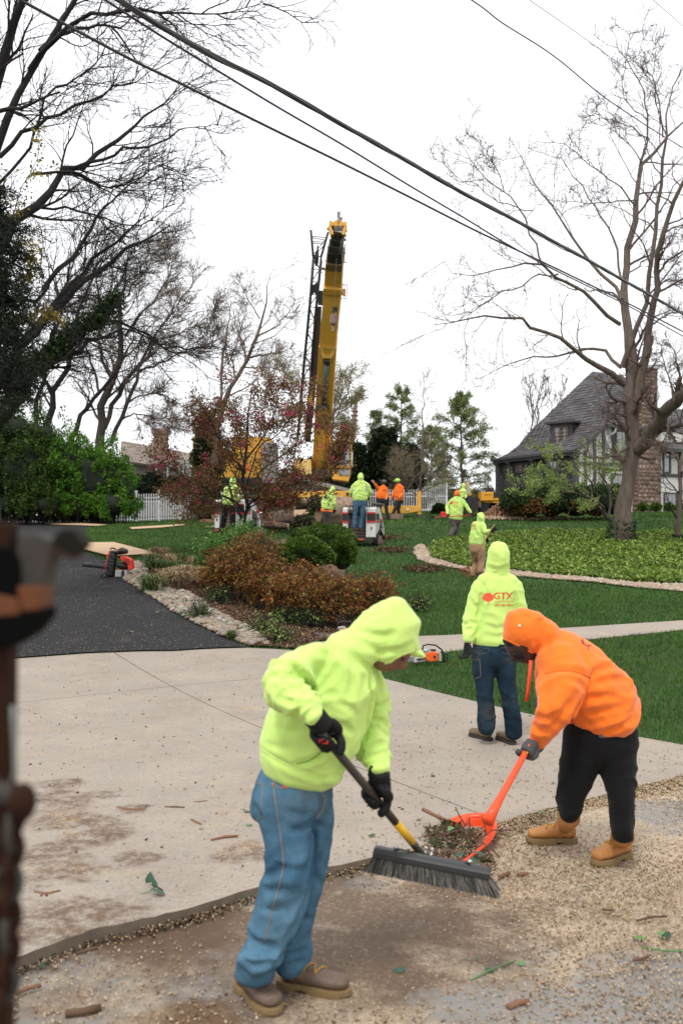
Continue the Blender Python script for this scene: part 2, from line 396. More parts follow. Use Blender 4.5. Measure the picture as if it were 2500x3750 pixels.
path_lo = [(24, 30.2), (14, 22.6)] + g2((2500,2310),(2300,2330),(2170,2344),(1950,2362),(1650,2388),(1480,2420),(1400,2446),(1320,2450),(1250,2428))
path_poly = path_up + path_lo
bed_poly = g2((459,2134),(470,2085),(500,2063),(574,2050),(705,2046),(900,2010),(1050,1975),(1200,1965),(1250,2020),(1262,2100),(1290,2200),(1300,2290),(1275,2337),(1180,2350),(1080,2380),(1000,2375),(906,2371),(816,2336),(733,2297),(638,2246),(542,2183))
ivy_poly = g2(*[cM(*p) for p in ((108,500),(150,462),(250,440),(350,430),(480,410),(800,394),(1100,400),(1280,402),(1568,404))]) + [(20, 37), (20, 25)] + g2(*[cM(*p) for p in ((1640,712),(1568,702),(1300,692),(1100,670),(850,650),(600,622),(350,605),(280,590),(130,548))])
bord_poly = g2(*[cM(*p) for p in ((28,480),(70,466),(108,500),(130,548),(280,592),(350,605),(600,622),(850,650),(1100,670),(1300,692),(1568,702),(1640,712),(1640,748),(1568,740),(1300,716),(1050,684),(850,670),(640,652),(400,640),(280,608),(130,582),(50,555),(24,512))])
rock_poly = g2(*([(906,2370),(816,2336),(733,2297),(638,2246),(542,2183),(459,2134),(462,2080)] + [cE(*p) for p in ((780,570),(850,600),(850,660),(930,725),(1050,738),(1150,795),(1280,880),(1400,945),(1490,1000),(1540,1050))]))
# ------------------------------------------------------------------ sheets
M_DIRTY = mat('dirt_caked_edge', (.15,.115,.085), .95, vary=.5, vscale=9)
def base_h(x, y): return Hn(x, y) - .16
gv = []; xs = np.concatenate([np.arange(-400, -60, 40), np.arange(-60, 60, 1.5), np.arange(60, 401, 40)]); ys = np.concatenate([np.arange(-60, 0, 6), np.arange(0, 90, 1.), np.arange(90, 700, 40)])
GX, GY = np.meshgrid(xs, ys); GZ_ = base_h(GX, GY); V_ = np.column_stack([GX.ravel(), GY.ravel(), GZ_.ravel()])
nx = len(xs); idx = np.arange(len(V_)).reshape(len(ys), nx); q = np.stack([idx[:-1,:-1].ravel(), idx[:-1,1:].ravel(), idx[1:,1:].ravel(), idx[1:,:-1].ravel()], 1)
fastmesh('ground', V_, q, MATL['lawn'], smooth=True)['kind'] = 'structure'
sheet('lawn', lawn_poly, MATL['lawn'], 0, .5)
sheet('asphalt_driveway', asphalt_poly, MATL['asphalt'], .018, .35)
sheet('street', [(-14,-8),(18,-8),(18,12),(-14,8)], MATL['street'], 0, .4, hf=lambda x, y: -.05 + .012*np.sin(np.asarray(x)*2.1+1)*np.sin(np.asarray(y)*1.7))
# apron: slabs split along the tooled joints seen in the photograph
j0, j1, j2 = Vector(g2(cI(670,152))[0]), Vector(g2(cI(1050,328))[0]), Vector(g2(cI(1490,570))[0])
jd = (j2 - j0).normalized(); jb = j0 - jd * .0
jr = Vector(g2((1150,2470))[0]); jrd = (jr - j1).normalized()
apron = sheet('concrete_apron', apron_poly, mat('joint_dirt', (.07, .055, .04), .95, vary=.3), -.03, .5)
def clip(poly, p, n):
    """keep the side of the polygon where (q-p).n > 0"""
    out = []
    for i in range(len(poly)):
        a = Vector(poly[i]); b = Vector(poly[(i+1) % len(poly)]); da = (a - p).dot(n); db = (b - p).dot(n)
        if da >= 0: out.append(tuple(a))
        if (da >= 0) != (db >= 0): out.append(tuple(a + (b - a) * (da / (da - db))))
    return out
nrm = Vector((-jd.y, jd.x)); g = .005
left_ = clip(apron_poly, j0 - nrm*g*-1, nrm); right_ = clip(apron_poly, j0 - nrm*g, -nrm)
if sum(p[0] for p in left_)/len(left_) > sum(p[0] for p in right_)/len(right_): left_, right_ = right_, left_
n2 = Vector((-jrd.y, jrd.x))
if n2.y < 0: n2 = -n2
slabs = []
for half in (left_, right_):
    slabs.append(clip(half, j1 + n2*g, n2)); slabs.append(clip(half, j1 - n2*g, -n2))
for s_ in slabs:
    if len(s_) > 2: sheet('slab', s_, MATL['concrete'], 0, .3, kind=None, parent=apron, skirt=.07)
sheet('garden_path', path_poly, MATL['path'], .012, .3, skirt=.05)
sheet('mulch_bed', bed_poly, MATL['mulch'], .03, .3)
ivy_soil = sheet('ivy_bed_soil', ivy_poly, mat('ivy_soil', (.02,.03,.012), .95), .03, .4)
rock_bed = sheet('stone_border', rock_poly, mat('stone_grit', (.17,.13,.09), .95, vary=.5, vscale=30), .035, .25)
bord_bed = sheet('stone_border', bord_poly, mat('border_grit', (.25,.19,.14), .95, vary=.5, vscale=30), .035, .25)
# ------------------------------------------------------------------ river stones: the largest as objects, the rest joined
def rockmesh(seed, mt):
    rg = np.random.default_rng(seed); bm = bmesh.new(); bmesh.ops.create_icosphere(bm, subdivisions=1, radius=1)
    for v in bm.verts:
        k = 1 + .16 * math.sin(v.co.x*3 + seed) + .13 * math.cos(v.co.y*4 + seed*2); v.co *= k
    me = bpy.data.meshes.new('river_stone'); bm.to_mesh(me); bm.free(); me.materials.append(mt)
    me.polygons.foreach_set('use_smooth', [True]*len(me.polygons)); return me
def m_stone(name, c, v):
    m = bpy.data.materials.new(name); n = N(m); n.set(Roughness=.8)
    oi = n.t.nodes.new('ShaderNodeObjectInfo').outputs['Random']
    ad = n.t.nodes.new('ShaderNodeMath'); ad.operation = 'ADD'; n.l(oi, ad.inputs[0]); n.l(n.island(), ad.inputs[1])
    fr = n.t.nodes.new('ShaderNodeMath'); fr.operation = 'FRACT'; n.l(ad.outputs[0], fr.inputs[0])
    c_ = n.ramp(fr.outputs[0], [(0, tuple(k*(1-v) for k in c)), (.4, (c[0], c[1]*.86, c[2]*.72)), (.75, (c[0]*.8, c[1]*.84, c[2]*.86)), (1, tuple(min(k*(1+v),1) for k in c))])
    c_ = n.mix(n.noise(14, 4), c_, n.mix(1, c_, (.7,.68,.65), 'MULTIPLY')); n.col(c_); n.bump(n.noise(25, 3), .2, .01); return m
def scatter_stones(poly, parent, mt, total, rmin, rmax, hfun=Hn):
    rg = np.random.default_rng(len(poly) + total); P = np.array(poly)
    out = []
    while len(out) < total:
        x = rg.uniform(P[:,0].min(), P[:,0].max(), 4000); y = rg.uniform(P[:,1].min(), P[:,1].max(), 4000)
        ok = pip(poly, x, y) & (np.abs(x / y) < .40); out += list(zip(x[ok], y[ok]))
    out = np.array(out[:total]); r = rmin + (rmax - rmin) * rg.random(total)**1.8
    size = r / out[:,1]; order = np.argsort(-size); ms = [rockmesh(k, mt) for k in range(4)]
    mb = MB(); ico = [np.array([v.co[:] for v in m.vertices]) for m in ms]; icf = [[tuple(p.vertices) for p in m.polygons] for m in ms]
    VV, FF, nn = [], [], 0
    for c, i in enumerate(order):
        x, y = out[i]; z = float(hfun(x, y)) + .035 + r[i]*.25; sc = (r[i]*rg.uniform(.9,1.5), r[i]*rg.uniform(.7,1.1), r[i]*rg.uniform(.45,.7))
        e = (rg.uniform(-.2,.2), rg.uniform(-.2,.2), rg.uniform(0,6.28))
        if c < 300:
            o = link('river_stone', ms[c % 4], parent); o.matrix_parent_inverse = Matrix.Identity(4)
            o.location = (x, y, z); o.scale = sc; o.rotation_euler = e
        else:
            M = np.array(Matrix.LocRotScale(Vector((x,y,z)), Matrix.Rotation(e[2],3,'Z').to_quaternion(), Vector(sc)))
            VV.append(ico[c%4] @ M[:3,:3].T + M[:3,3]); FF.append(np.array(icf[c%4]) + nn); nn += len(ico[c%4])
    if VV: fastmesh('small_stones', np.vstack(VV), np.vstack(FF), mt, parent, True)['kind'] = 'stuff'
scatter_stones(rock_poly, rock_bed, m_stone('river_stone_grey', (.34,.30,.25), .45), 2300, .024, .070)
scatter_stones(bord_poly, bord_bed, m_stone('river_stone_pale', (.46,.375,.30), .35), 3600, .026, .066)
# ------------------------------------------------------------------ grass, ivy, chips
def blades(name, x, y, z, h, w, matl, lean=.5, parent=None, seed=1):
    rg = np.random.default_rng(seed); n = len(x); a = rg.uniform(0, 6.283, n); la = rg.uniform(0, 6.283, n); ll = rg.random(n) * lean
    dx = np.cos(a) * w; dy = np.sin(a) * w
    p0 = np.column_stack([x - dx, y - dy, z]); p1 = np.column_stack([x + dx, y + dy, z])
    p2 = np.column_stack([x + np.cos(la)*ll*h, y + np.sin(la)*ll*h, z + h])
    V_ = np.stack([p0, p1, p2], 1).reshape(-1, 3); return fastmesh(name, V_, np.arange(3*n).reshape(-1, 3), matl, parent)
def leaves(name, P, size, matl, parent=None, seed=1, flat=0.0, aspect=.55, nd=None):
    """little folded leaves (two triangles) at points P"""
    rg = np.random.default_rng(seed); n = len(P)
    d = rg.normal(size=(n, 3)); d[:, 2] *= (1 - flat)
    d /= np.linalg.norm(d, axis=1)[:, None]
    u = rg.normal(size=(n, 3))
    if flat: u = u * (1 - flat) + np.array([0, 0, 1.0]) * flat * 2
    s = np.cross(d, u); s /= np.linalg.norm(s, axis=1)[:, None] + 1e-9
    sz = (size * rg.uniform(.6, 1.3, n))[:, None]
    up = np.cross(s, d)
    a = P; b = P + d*sz*.5 + s*sz*aspect*.5 + up*sz*.12; c = P + d*sz; e = P + d*sz*.5 - s*sz*aspect*.5 + up*sz*.12
    V_ = np.stack([a, b, c, e], 1).reshape(-1, 3); i = np.arange(n) * 4
    Fc = np.concatenate([np.stack([i, i+1, i+2], 1), np.stack([i, i+2, i+3], 1)]); return fastmesh(name, V_, Fc, matl, parent)
def m_grass():
    m = bpy.data.materials.new('grass_blades'); n = N(m); n.set(Roughness=.7); n.b.inputs['Specular IOR Level'].default_value = .2
    c = n.ramp(n.island(), [(0, (.028,.072,.012)), (.5, (.052,.135,.020)), (.85, (.095,.20,.034)), (1, (.19,.23,.07))])
    c = n.mix(n.ramp(n.noise(.55, 5, .65), [(.35, 0.), (.65, 1.)]), c, n.mix(1, c, (.6,.62,.6), 'MULTIPLY'))
    c = n.mix(n.ramp(n.noise(1.2, 7, .75, dist=.8), [(.54, 0.), (.72, .75)]), c, (.13,.15,.055))
    n.col(c); return m
rg = np.random.default_rng(5)
gx, gy, gh, gw = [], [], [], []
for y0, y1, dn, w, h in ((8.2,13,2600,.0035,.055),(13,17,1700,.005,.055),(17,22,1100,.0065,.06),(22,30,520,.0095,.06),(30,40,260,.015,.06),(40,56,110,.025,.07)):
    xm = y1 * .38; n_ = int((y1 - y0) * 2 * xm * dn); x = rg.uniform(-xm, xm, n_); y = rg.uniform(y0, y1, n_)
    ok = pip(lawn_poly, x, y) & (np.abs(x) < y * .375)
    for pl in (asphalt_poly, path_poly, bed_poly, ivy_poly, bord_poly): ok &= ~pip(pl, x, y)
    x, y = x[ok], y[ok]; gx.append(x); gy.append(y); gh.append(h * rg.uniform(.5, 1.2, len(x))); gw.append(np.full(len(x), w))
gx, gy, gh, gw = map(np.concatenate, (gx, gy, gh, gw))
tag(blades('grass', gx, gy, Hn(gx, gy), gh, gw, m_grass(), .8), 'short dark green grass of the sloping lawns', 'grass', kind='stuff')
n_ = 150000; P = np.array(ivy_poly); x = rg.uniform(P[:,0].min(), 14, n_*2); y = rg.uniform(P[:,1].min(), P[:,1].max(), n_*2)
ok = pip(ivy_poly, x, y) & (x < y*.375); x, y = x[ok][:95000], y[ok][:95000]
bumpz = .10 + .05*np.sin(x*2.3+y) * np.sin(y*1.9-x*.5) + rg.uniform(-.05, .07, len(x))
tag(leaves('ivy', np.column_stack([x, y, Hn(x, y) + bumpz]), .085, leafmat('ivy_leaf', [(0,(.05,.11,.015)),(.4,(.15,.25,.032)),(.75,(.28,.40,.06)),(1,(.46,.54,.13))], .45), seed=3, flat=.45, aspect=.8), 'bright green low ivy carpet around the big tree inside the stone edging', 'ivy', kind='stuff')
# liriope / dry ornamental grass in the bed
def tuft(P, n, h, w, spread, matl, seed, name, parent=None):
    rg = np.random.default_rng(seed); ring = []; VV, FF = [], []; k = 0
    a = rg.uniform(0, 6.283, n); L = h * rg.uniform(.6, 1.2, n); sp = spread * rg.uniform(.4, 1.2, n); bx = P[0] + rg.normal(0, spread*.18, n); by = P[1] + rg.normal(0, spread*.18, n)
    for t, ww in ((0, 1), (.4, 1), (.75, .7), (1, .1)):
        r = sp * t**1.5; z = L * np.sin(t * 2.2) / .95 * (1 - .25*t)
        cx = bx + np.cos(a)*r; cy = by + np.sin(a)*r; s = w*ww
        VV.append(np.stack([np.column_stack([cx - np.sin(a)*s, cy + np.cos(a)*s, P[2] + z]), np.column_stack([cx + np.sin(a)*s, cy - np.cos(a)*s, P[2] + z])], 1))
    V_ = np.stack(VV, 1).reshape(-1, 3); i = np.arange(n)[:, None]*8
    Fc = np.concatenate([i + np.array([0,1,3,2]) + 2*j for j in range(3)]); return fastmesh(name, V_, Fc, matl, parent)
dry = leafmat('dry_grass_blade', [(0,(.18,.11,.05)),(.6,(.42,.30,.17)),(1,(.55,.45,.28))], .8, .1); grn = leafmat('green_grass_blade', [(0,(.03,.07,.015)),(.7,(.08,.15,.03)),(1,(.3,.28,.1))], .6, .1)
TUFTS = ('nearest the plywood corner', 'just behind the backpack blower', 'midway along the stones', 'beside the blower tank', 'closest to the blower', 'left of the rusty shrub', 'largest, touching the rusty shrub', 'under the rusty shrub branches', 'at the inner edge of the stones', 'at the back by the lawn', 'at the back below the light green shrub', 'in the dry clump behind the stones', 'between two dry tufts by the shrub', 'alone on the stones', 'in the middle of the dry clump')
for k, (px, py, dz_, g_) in enumerate((cE(910,560)+(1,.3), cE(960,610)+(1,.1), cE(1010,650)+(0,.2), cE(900,640)+(0,.2), cE(870,610)+(0,.2), cE(1120,690)+(1,.4), cE(1170,720)+(1,.4), cE(1215,730)+(1,.3), cE(1000,720)+(1,.3), cE(1060,600)+(0,.3), cE(1130,620)+(1,.2), cE(960,700)+(1,.3), cE(1180,660)+(0,.3), cE(865,745)+(0,.2), cE(1050,680)+(1,.2))):
    p = G(px, py); o = tuft((p.x, p.y, p.z + .02), 260, .32, .007, .34, dry if dz_ else grn, 40+k, 'grass_tuft')
    tag(o, ('straw coloured' if dz_ else 'dark green') + ' arching grass tuft in the bed, ' + TUFTS[k], 'ornamental grass', 'ornamental grass tufts in the bed')
p = G(*cE(1330,1015)); tag(tuft((p.x,p.y,p.z+.02), 220, .13, .004, .12, grn, 77, 'grass_tuft'), 'small green grass tuft among the stones at the corner of the asphalt', 'grass tuft')
# sawdust chips on the street and gutter
def chips(name, x, y, z, s, matl, seed):
    rg = np.random.default_rng(seed); n = len(x); T = np.array([[1,1,1],[1,-1,-1],[-1,1,-1],[-1,-1,1]], float)
    q = rg.normal(size=(n,4)); q /= np.linalg.norm(q, axis=1)[:,None]; w_,a,b,c = q.T
    M = np.stack([1-2*(b*b+c*c),2*(a*b-w_*c),2*(a*c+w_*b),2*(a*b+w_*c),1-2*(a*a+c*c),2*(b*c-w_*a),2*(a*c-w_*b),2*(b*c+w_*a),1-2*(a*a+b*b)],1).reshape(n,3,3)
    St = T[None]*np.stack([s*rg.uniform(.6,1.6,n), s*rg.uniform(.4,1,n), s*rg.uniform(.3,.7,n)],1)[:,None,:]
    V_ = np.einsum('nij,nkj->nki', M, St) + np.column_stack([x,y,z])[:,None,:]
    i = np.arange(n)[:,None]*4; Fc = np.concatenate([i+np.array(f) for f in ((0,1,2),(0,3,1),(0,2,3),(1,3,2))]); return fastmesh(name, V_.reshape(-1,3), Fc, matl)
n_ = 110000; x = rg.uniform(-1.8, 3.6, n_); y = rg.uniform(2.7, 8.5, n_); ins = pip(apron_poly, x, y)
pn = .5 + .5*np.sin(x*2.3 + 1.7*np.sin(y*1.3)) * np.sin(y*2.1 + 1.2*np.sin(x*1.9)); right = np.clip((x + .9)/2.0, 0, 1)
pr = np.where(ins, .035 + .15*np.exp(-((y-5.0)**2)*1.2)*(x > -.2), .12 + .55*right + .25*pn)
pr *= np.where(y < 5.8, 1, .75)
for sx_, sy_, sr_ in ((850,2080,.5),(1000,2120,.45),(760,2150,.5),(900,2200,.35),(620,2110,.4),(700,2020,.4)): c_ = GP((sx_*1.5944, sy_*1.5944)); pr = pr*(1 - .8*np.exp(-((x-c_.x)**2+(y-c_.y)**2)/sr_**2))
ok = (rg.random(n_) < pr) & (np.abs(x) < y*.42); x, y, ins = x[ok], y[ok], ins[ok]
z = np.where(ins, .004, -.045) + rg.random(len(x))*.006
cm = leafmat('sawdust_chip', [(0,(.14,.08,.045)),(.10,(.34,.22,.13)),(.35,(.5,.36,.21)),(.8,(.66,.51,.34)),(1,(.8,.7,.55))], .9, 0)
tag(chips('wood_chips', x, y, z, .0055, cm, 9), 'pale sawdust and wood chips strewn over the street', 'wood chips', kind='stuff')
# ================================================================== buildings
def m_simple(name, c, **k): return mat(name, c, **k)
M_DGREY = mat('dark_grey_trim_paint', (.062,.056,.060), .6, vary=.15)
M_STUCCO = mat('white_stucco', (.62,.60,.56), .9, vary=.08, vscale=3, bump=.3, bscale=60)
M_GLASS = mat('window_glass', (.05,.055,.06), .05, spec=1.0); M_GLASS.node_tree.nodes['Principled BSDF'].inputs['IOR'].default_value = 1.9
M_LEAD = mat('white_muntin', (.32,.31,.31), .6)
def m_shingle(name, c, v=.35):
    m = bpy.data.materials.new(name); n = N(m); n.set(Roughness=.92)
    oi = n.t.nodes.new('ShaderNodeObjectInfo').outputs['Random']; ad = n.t.nodes.new('ShaderNodeMath'); ad.operation = 'ADD'; n.l(oi, ad.inputs[0]); n.l(n.island(), ad.inputs[1])
    fr = n.t.nodes.new('ShaderNodeMath'); fr.operation = 'FRACT'; n.l(ad.outputs[0], fr.inputs[0])
    c_ = n.ramp(fr.outputs[0], [(0, tuple(k*(1-v) for k in c)), (1, tuple(k*(1+v) for k in c))]); n.col(n.mix(n.noise(1.2, 5), c_, n.mix(1, c_, (.72,.70,.68), 'MULTIPLY')))
    n.bump(n.noise(80, 3), .3, .01); return m
M_SHING = m_shingle('slate_grey_shingle', (.105,.098,.102), .3); M_SHINGB = m_shingle('pale_brown_shingle', (.34,.28,.24), .18)
BZ = 3.0
def roof_face(parent, name, lpts, rpts, rows, mt, single=0, course=.3, thick=.035, off=.02):
    """roof plane as a board plus overlapping shingles; lpts / rpts are the left and right edges from eave to ridge"""
    def at(pts, t):
        L = [0.]
        for a, b in zip(pts, pts[1:]): L.append(L[-1] + (b - a).length)
        d = t * L[-1]
        for i in range(len(pts) - 1):
            if d <= L[i+1] + 1e-9: return pts[i].lerp(pts[i+1], (d - L[i]) / max(L[i+1]-L[i], 1e-6))
        return pts[-1]
    mb = MB(); n = 24; vs = []
    for k in range(n + 1): vs += [tuple(at(lpts, k/n)), tuple(at(rpts, k/n))]
    nr = (at(rpts, .3) - at(lpts, .3)).cross(at(lpts, .6) - at(lpts, .3)).normalized()
    if nr.z < 0: nr = -nr
    vb = [tuple(Vector(v) - nr*.12) for v in vs]; m0 = len(vs)
    fs = [(2*k, 2*k+1, 2*k+3, 2*k+2) for k in range(n)] + [(m0+2*k+2, m0+2*k+3, m0+2*k+1, m0+2*k) for k in range(n)]
    fs += [(2*k, 2*k+2, m0+2*k+2, m0+2*k) for k in range(n)] + [(2*k+3, 2*k+1, m0+2*k+1, m0+2*k+3) for k in range(n)] + [(1, 0, m0, m0+1), (2*n, 2*n+1, m0+2*n+1, m0+2*n)]
    mb.add(vs + vb, fs); rf = mb.build(name, mt, parent)
    unit = None; cnt = 0; joined = MB(); rng = random.Random(11)
    ub = MB(); ub.add([(0,0,0),(1,0,0),(1,1,-.5),(0,1,-.5),(0,0,1),(1,0,1),(1,1,0),(0,1,0)], [(0,3,2,1),(4,5,6,7),(0,1,5,4),(1,2,6,5),(2,3,7,6),(3,0,4,7)])
    um = ub.mesh('shingle', mt)
    for k in range(rows):
        t0 = k / rows; t1 = min((k + 1.25) / rows, 1); a, b = at(lpts, t0), at(rpts, t0); a2, b2 = at(lpts, t1), at(rpts, t1)
        L = (b - a).length; nn = max(1, int(L / course)); u = (b - a).normalized()
        sh = (k % 2) * .5; cut = [0.] + [min(1, max(0, (j + sh) / nn)) for j in range(0, nn + 1)] + [1.]; cut = sorted(set(cut))
        for j in range(len(cut) - 1):
            c0, c1 = cut[j], cut[j+1]
            if (c1 - c0) * L < .04: continue
            p = a.lerp(b, c0 + .004/L); q_ = a.lerp(b, c1 - .012/L); p2 = a2.lerp(b2, c0 + .004/L); q2 = a2.lerp(b2, c1 - .012/L)
            up = ((p2 - p) + (q2 - q_)) / 2
            th = thick * rng.uniform(.6, 1.4)
            nn_ = (q_ - p).cross(up).normalized(); nn_ = nn_ if nn_.z > 0 else -nn_
            v = [p + nn_*.004, q_ + nn_*.004, q2 - nn_*.004, p2 - nn_*.004, p + nn_*th, q_ + nn_*th, q2 + nn_*.008, p2 + nn_*.008]
            if cnt < single:
                Mx = Matrix((q_ - p, up, nn_*th)).transposed().to_4x4(); Mx.translation = p + nn_*.004
                o = link('shingle', um, rf); o.matrix_parent_inverse = Matrix.Identity(4); o.matrix_basis = Mx; cnt += 1
            else: joined.add([tuple(x) for x in v], [(0,3,2,1),(4,5,6,7),(0,1,5,4),(1,2,6,5),(2,3,7,6),(3,0,4,7)])
    if joined.n: joined.build('shingles', mt, rf)['kind'] = 'stuff'
    return rf
def window(parent, o, u, n, w, h, cols, rows, frame=M_DGREY, fw=.08, mun=M_LEAD, name='window', depth=.07):
    """o = lower left corner on the wall, u = along the wall, n = outward"""
    up = Vector((0, 0, 1)); mb = MB()
    mb.beam(o + u*fw/2 + n*depth/2, o + u*fw/2 + up*h + n*depth/2, fw, depth, n); mb.beam(o + u*(w-fw/2) + n*depth/2, o + u*(w-fw/2) + up*h + n*depth/2, fw, depth, n)
    for zz in (fw/2, h - fw/2): mb.beam(o + u*fw + up*zz + n*(depth/2-.003), o + u*(w-fw) + up*zz + n*(depth/2-.003), fw, depth, up)
    win = mb.build(name, frame, parent); iw = (w - 2*fw) / cols; ih = (h - 2*fw) / rows
    for i in range(cols):
        for j in range(rows):
            c = o + u*(fw + iw*(i+.5)) + up*(fw + ih*(j+.5)) + n*.02
            g_ = MB(); rt = Matrix((u, n, up)).transposed(); g_.box(c, (iw - .03, .012, ih - .03), rt); g_.build('pane', M_GLASS, win)
    mb = MB()
    for i in range(1, cols): mb.beam(o + u*(fw + iw*i) + up*fw + n*.03, o + u*(fw + iw*i) + up*(h - fw) + n*.03, .035, .03, n)
    for j in range(1, rows): mb.beam(o + u*fw + up*(fw + ih*j) + n*.033, o + u*(w - fw) + up*(fw + ih*j) + n*.033, .03, .035, up)
    if mb.n: mb.build('muntin', mun, win)
    return win
C0 = Vector((11.8, 50, BZ)); hu = Vector((-.447, .894, 0)); hv = Vector((.894, .447, 0)); UP = Vector((0, 0, 1))
house = empty('house', C0, 0, 'large white and dark grey half-timbered house with steep slate grey roof and stone chimney', 'house')
def hp(s, t, z): return C0 + hv*s + hu*t + UP*z
# walls
mb = MB(); mb.prism([hp(.12, .1, -.4), hp(.12, 6.7, -.4), hp(.12, 6.7, 3.0), hp(.12, .1, 3.0)], hv*.3); mb.prism([hp(.1, 6.7, -.4), hp(9, 6.7, -.4), hp(9, 6.7, 3), hp(.1, 6.7, 3)], -hu*.2)
mb.build('sunroom_wall', M_DGREY, house)
mb = MB(); mb.prism([hp(.1,.0,-.4), hp(.1,0,3.0), hp(1.7,0,4.35), hp(5.2,0,4.35), hp(5.2,0,3.4), hp(12.5,0,3.4), hp(12.5,0,-.4)], hu*.25); mb.prism([hp(5.2,0,3.4), hp(12.5,0,3.4), hp(12.5,0,4.2), hp(5.2,0,4.2)], hu*.25)
mb.build('wall', M_STUCCO, house)
mb = MB(); mb.box(hp(4.3, 3.2, 1.2), (7.6, 6, 2.9), Matrix((hv, hu, UP)).transposed()); mb.build('inner_wall', mat('house_inner', (.03,.03,.032), .9), house)
# columns, cornice and windows of the sunroom front
for t in (.05, 1.35, 3.45, 5.55, 6.65):
    mb = MB(); w_ = .26 if t in (.05, 6.65) else .2; c = hp(-.02, t, 1.3); rt = Matrix((hv, hu, UP)).transposed()
    mb.box(c, (.24, w_, 3.3), rt); mb.box(hp(-.06, t, 2.72), (.32, w_+.12, .1), rt); mb.box(hp(-.06, t, .3), (.3, w_+.1, .5), rt); mb.build('column', M_DGREY, house, bevel=.01)
mb = MB(); mb.beam(hp(-.08, -.2, 2.9), hp(-.08, 6.9, 2.9), .3, .28); mb.beam(hp(-.26, -.3, 2.96), hp(-.26, 7.0, 2.96), .12, .12); mb.build('gutter', M_DGREY, house)
for b0, b1 in ((.18,1.24),(1.46,3.34),(3.56,5.44),(5.66,6.52)):
    k = 2 if b1 - b0 > 1.3 else 1; w_ = (b1 - b0) / k
    for j in range(k):
        window(house, hp(.1, b0 + w_*(j+1), .55), -hu, -hv, w_, 1.5, 2, 3, mun=M_DGREY); window(house, hp(.1, b0 + w_*(j+1), 2.1), -hu, -hv, w_, .55, 2, 1, mun=M_DGREY)
# half timbering on the right-hand face
tb = [((.55,.1),(.55,3.0)),((1.15,.1),(1.15,3.85)),((1.72,-.1),(1.72,4.3)),((2.4,2.4),(2.4,4.3)),((5.5,-.1),(5.5,3.3)),((7.0,-.1),(7.0,3.3)),((8.3,-.1),(8.3,3.3)),((.2,2.35),(3.6,2.35)),((5.3,1.9),(12,1.9)),((9.6,-.1),(9.6,3.3))]
for (a, b), (c, d) in tb:
    mb = MB(); mb.beam(hp(a, -.02, b), hp(c, -.02, d), .17, .07, -hu); mb.build('timber', M_DGREY, house)
for s_, z_, w_, h_, cc, rr in ((2.5,2.75,.95,1.4,2,3),(2.2,.2,1.0,1.7,2,4),(5.75,2.0,.55,1.3,1,3),(7.35,1.9,.6,1.3,1,3),(5.8,-.05,.95,1.05,3,3),(8.6,.1,.8,1.2,2,3)):
    window(house, hp(s_, -.01, z_), hv, -hu, w_, h_, cc, rr)
mb = MB(); mb.tube([hp(2.25,-.35,4.2), hp(2.25,-.3,4.0), hp(1.9,-.08,3.75), hp(1.9,-.08,2.6)], .06, 8); mb.build('downspout', mat('white_downspout', (.7,.7,.69), .4), house, smooth=True)
mb = MB(); mb.tube([hp(7.9,-.12,3.2), hp(7.9,-.12,0)], .06, 8); mb.build('downspout', mat('pale_downspout', (.6,.58,.55), .4), house, smooth=True)
mb = MB(); mb.prism([hp(4.9,-.14,-.5), hp(13,-.14,-.5), hp(13,-.14,-.02), hp(4.9,-.14,-.02)], hu*.1); mb.build('foundation', mat('stone_foundation', (.30,.25,.2), .9, vary=.2), house)
# roofs
def zof(px, py, z): Z = (z - CAMH) * F / (1953 - py); return W(px, py, Z)
E0 = hp(-.35, -.35, 3.0); Hc = hp(1.67, -.1, 4.38); AP = hp(3.92, 3.3, 7.75)
LE = []
for (cx, cy), zz in (((228,850),None),((310,810),None),((390,750),None),((440,685),None),((560,560),None),((700,425),None),((820,308),None)):
    px, py = cK(cx, cy); f_ = (850 - cy) / (850 - 215); Zd = 56.3 - 1.6*f_; LE.append(W(px, py, Zd))
LE.append(AP.copy()); rf = roof_face(house, 'roof', LE, [E0, hp(-.05,-.33,3.12), hp(.65,-.28,3.6), Hc, AP], 30, M_SHING, single=230, course=.33)
roof_face(house, 'roof', [Hc + hv*.02 - hu*.2, AP + hv*.02], [hp(5.4, -.3, 4.3), hp(6.5, 1.6, 6.1), hp(6.0, 3.3, 7.7)], 26, M_SHING, single=60, course=.33)
roof_face(house, 'roof', [hp(5.42, -.5, 3.25), hp(5.42, 2.6, 5.9)], [hp(13, -.5, 3.25), hp(13, 2.6, 5.9)], 16, M_SHING, single=0, course=.33)
mb = MB(); mb.beam(Hc - hu*.28 - UP*.08, hp(5.4, -.38, 4.22), .14, .14); mb.beam(hp(5.4,-.58,3.17), hp(13,-.58,3.17), .14, .14); mb.beam(hp(-.35,-.42,2.98), hp(.65,-.36,3.52), .08, .2); mb.beam(hp(.65,-.36,3.52), Hc - hu*.2, .08, .2); mb.build('fascia', M_DGREY, house)
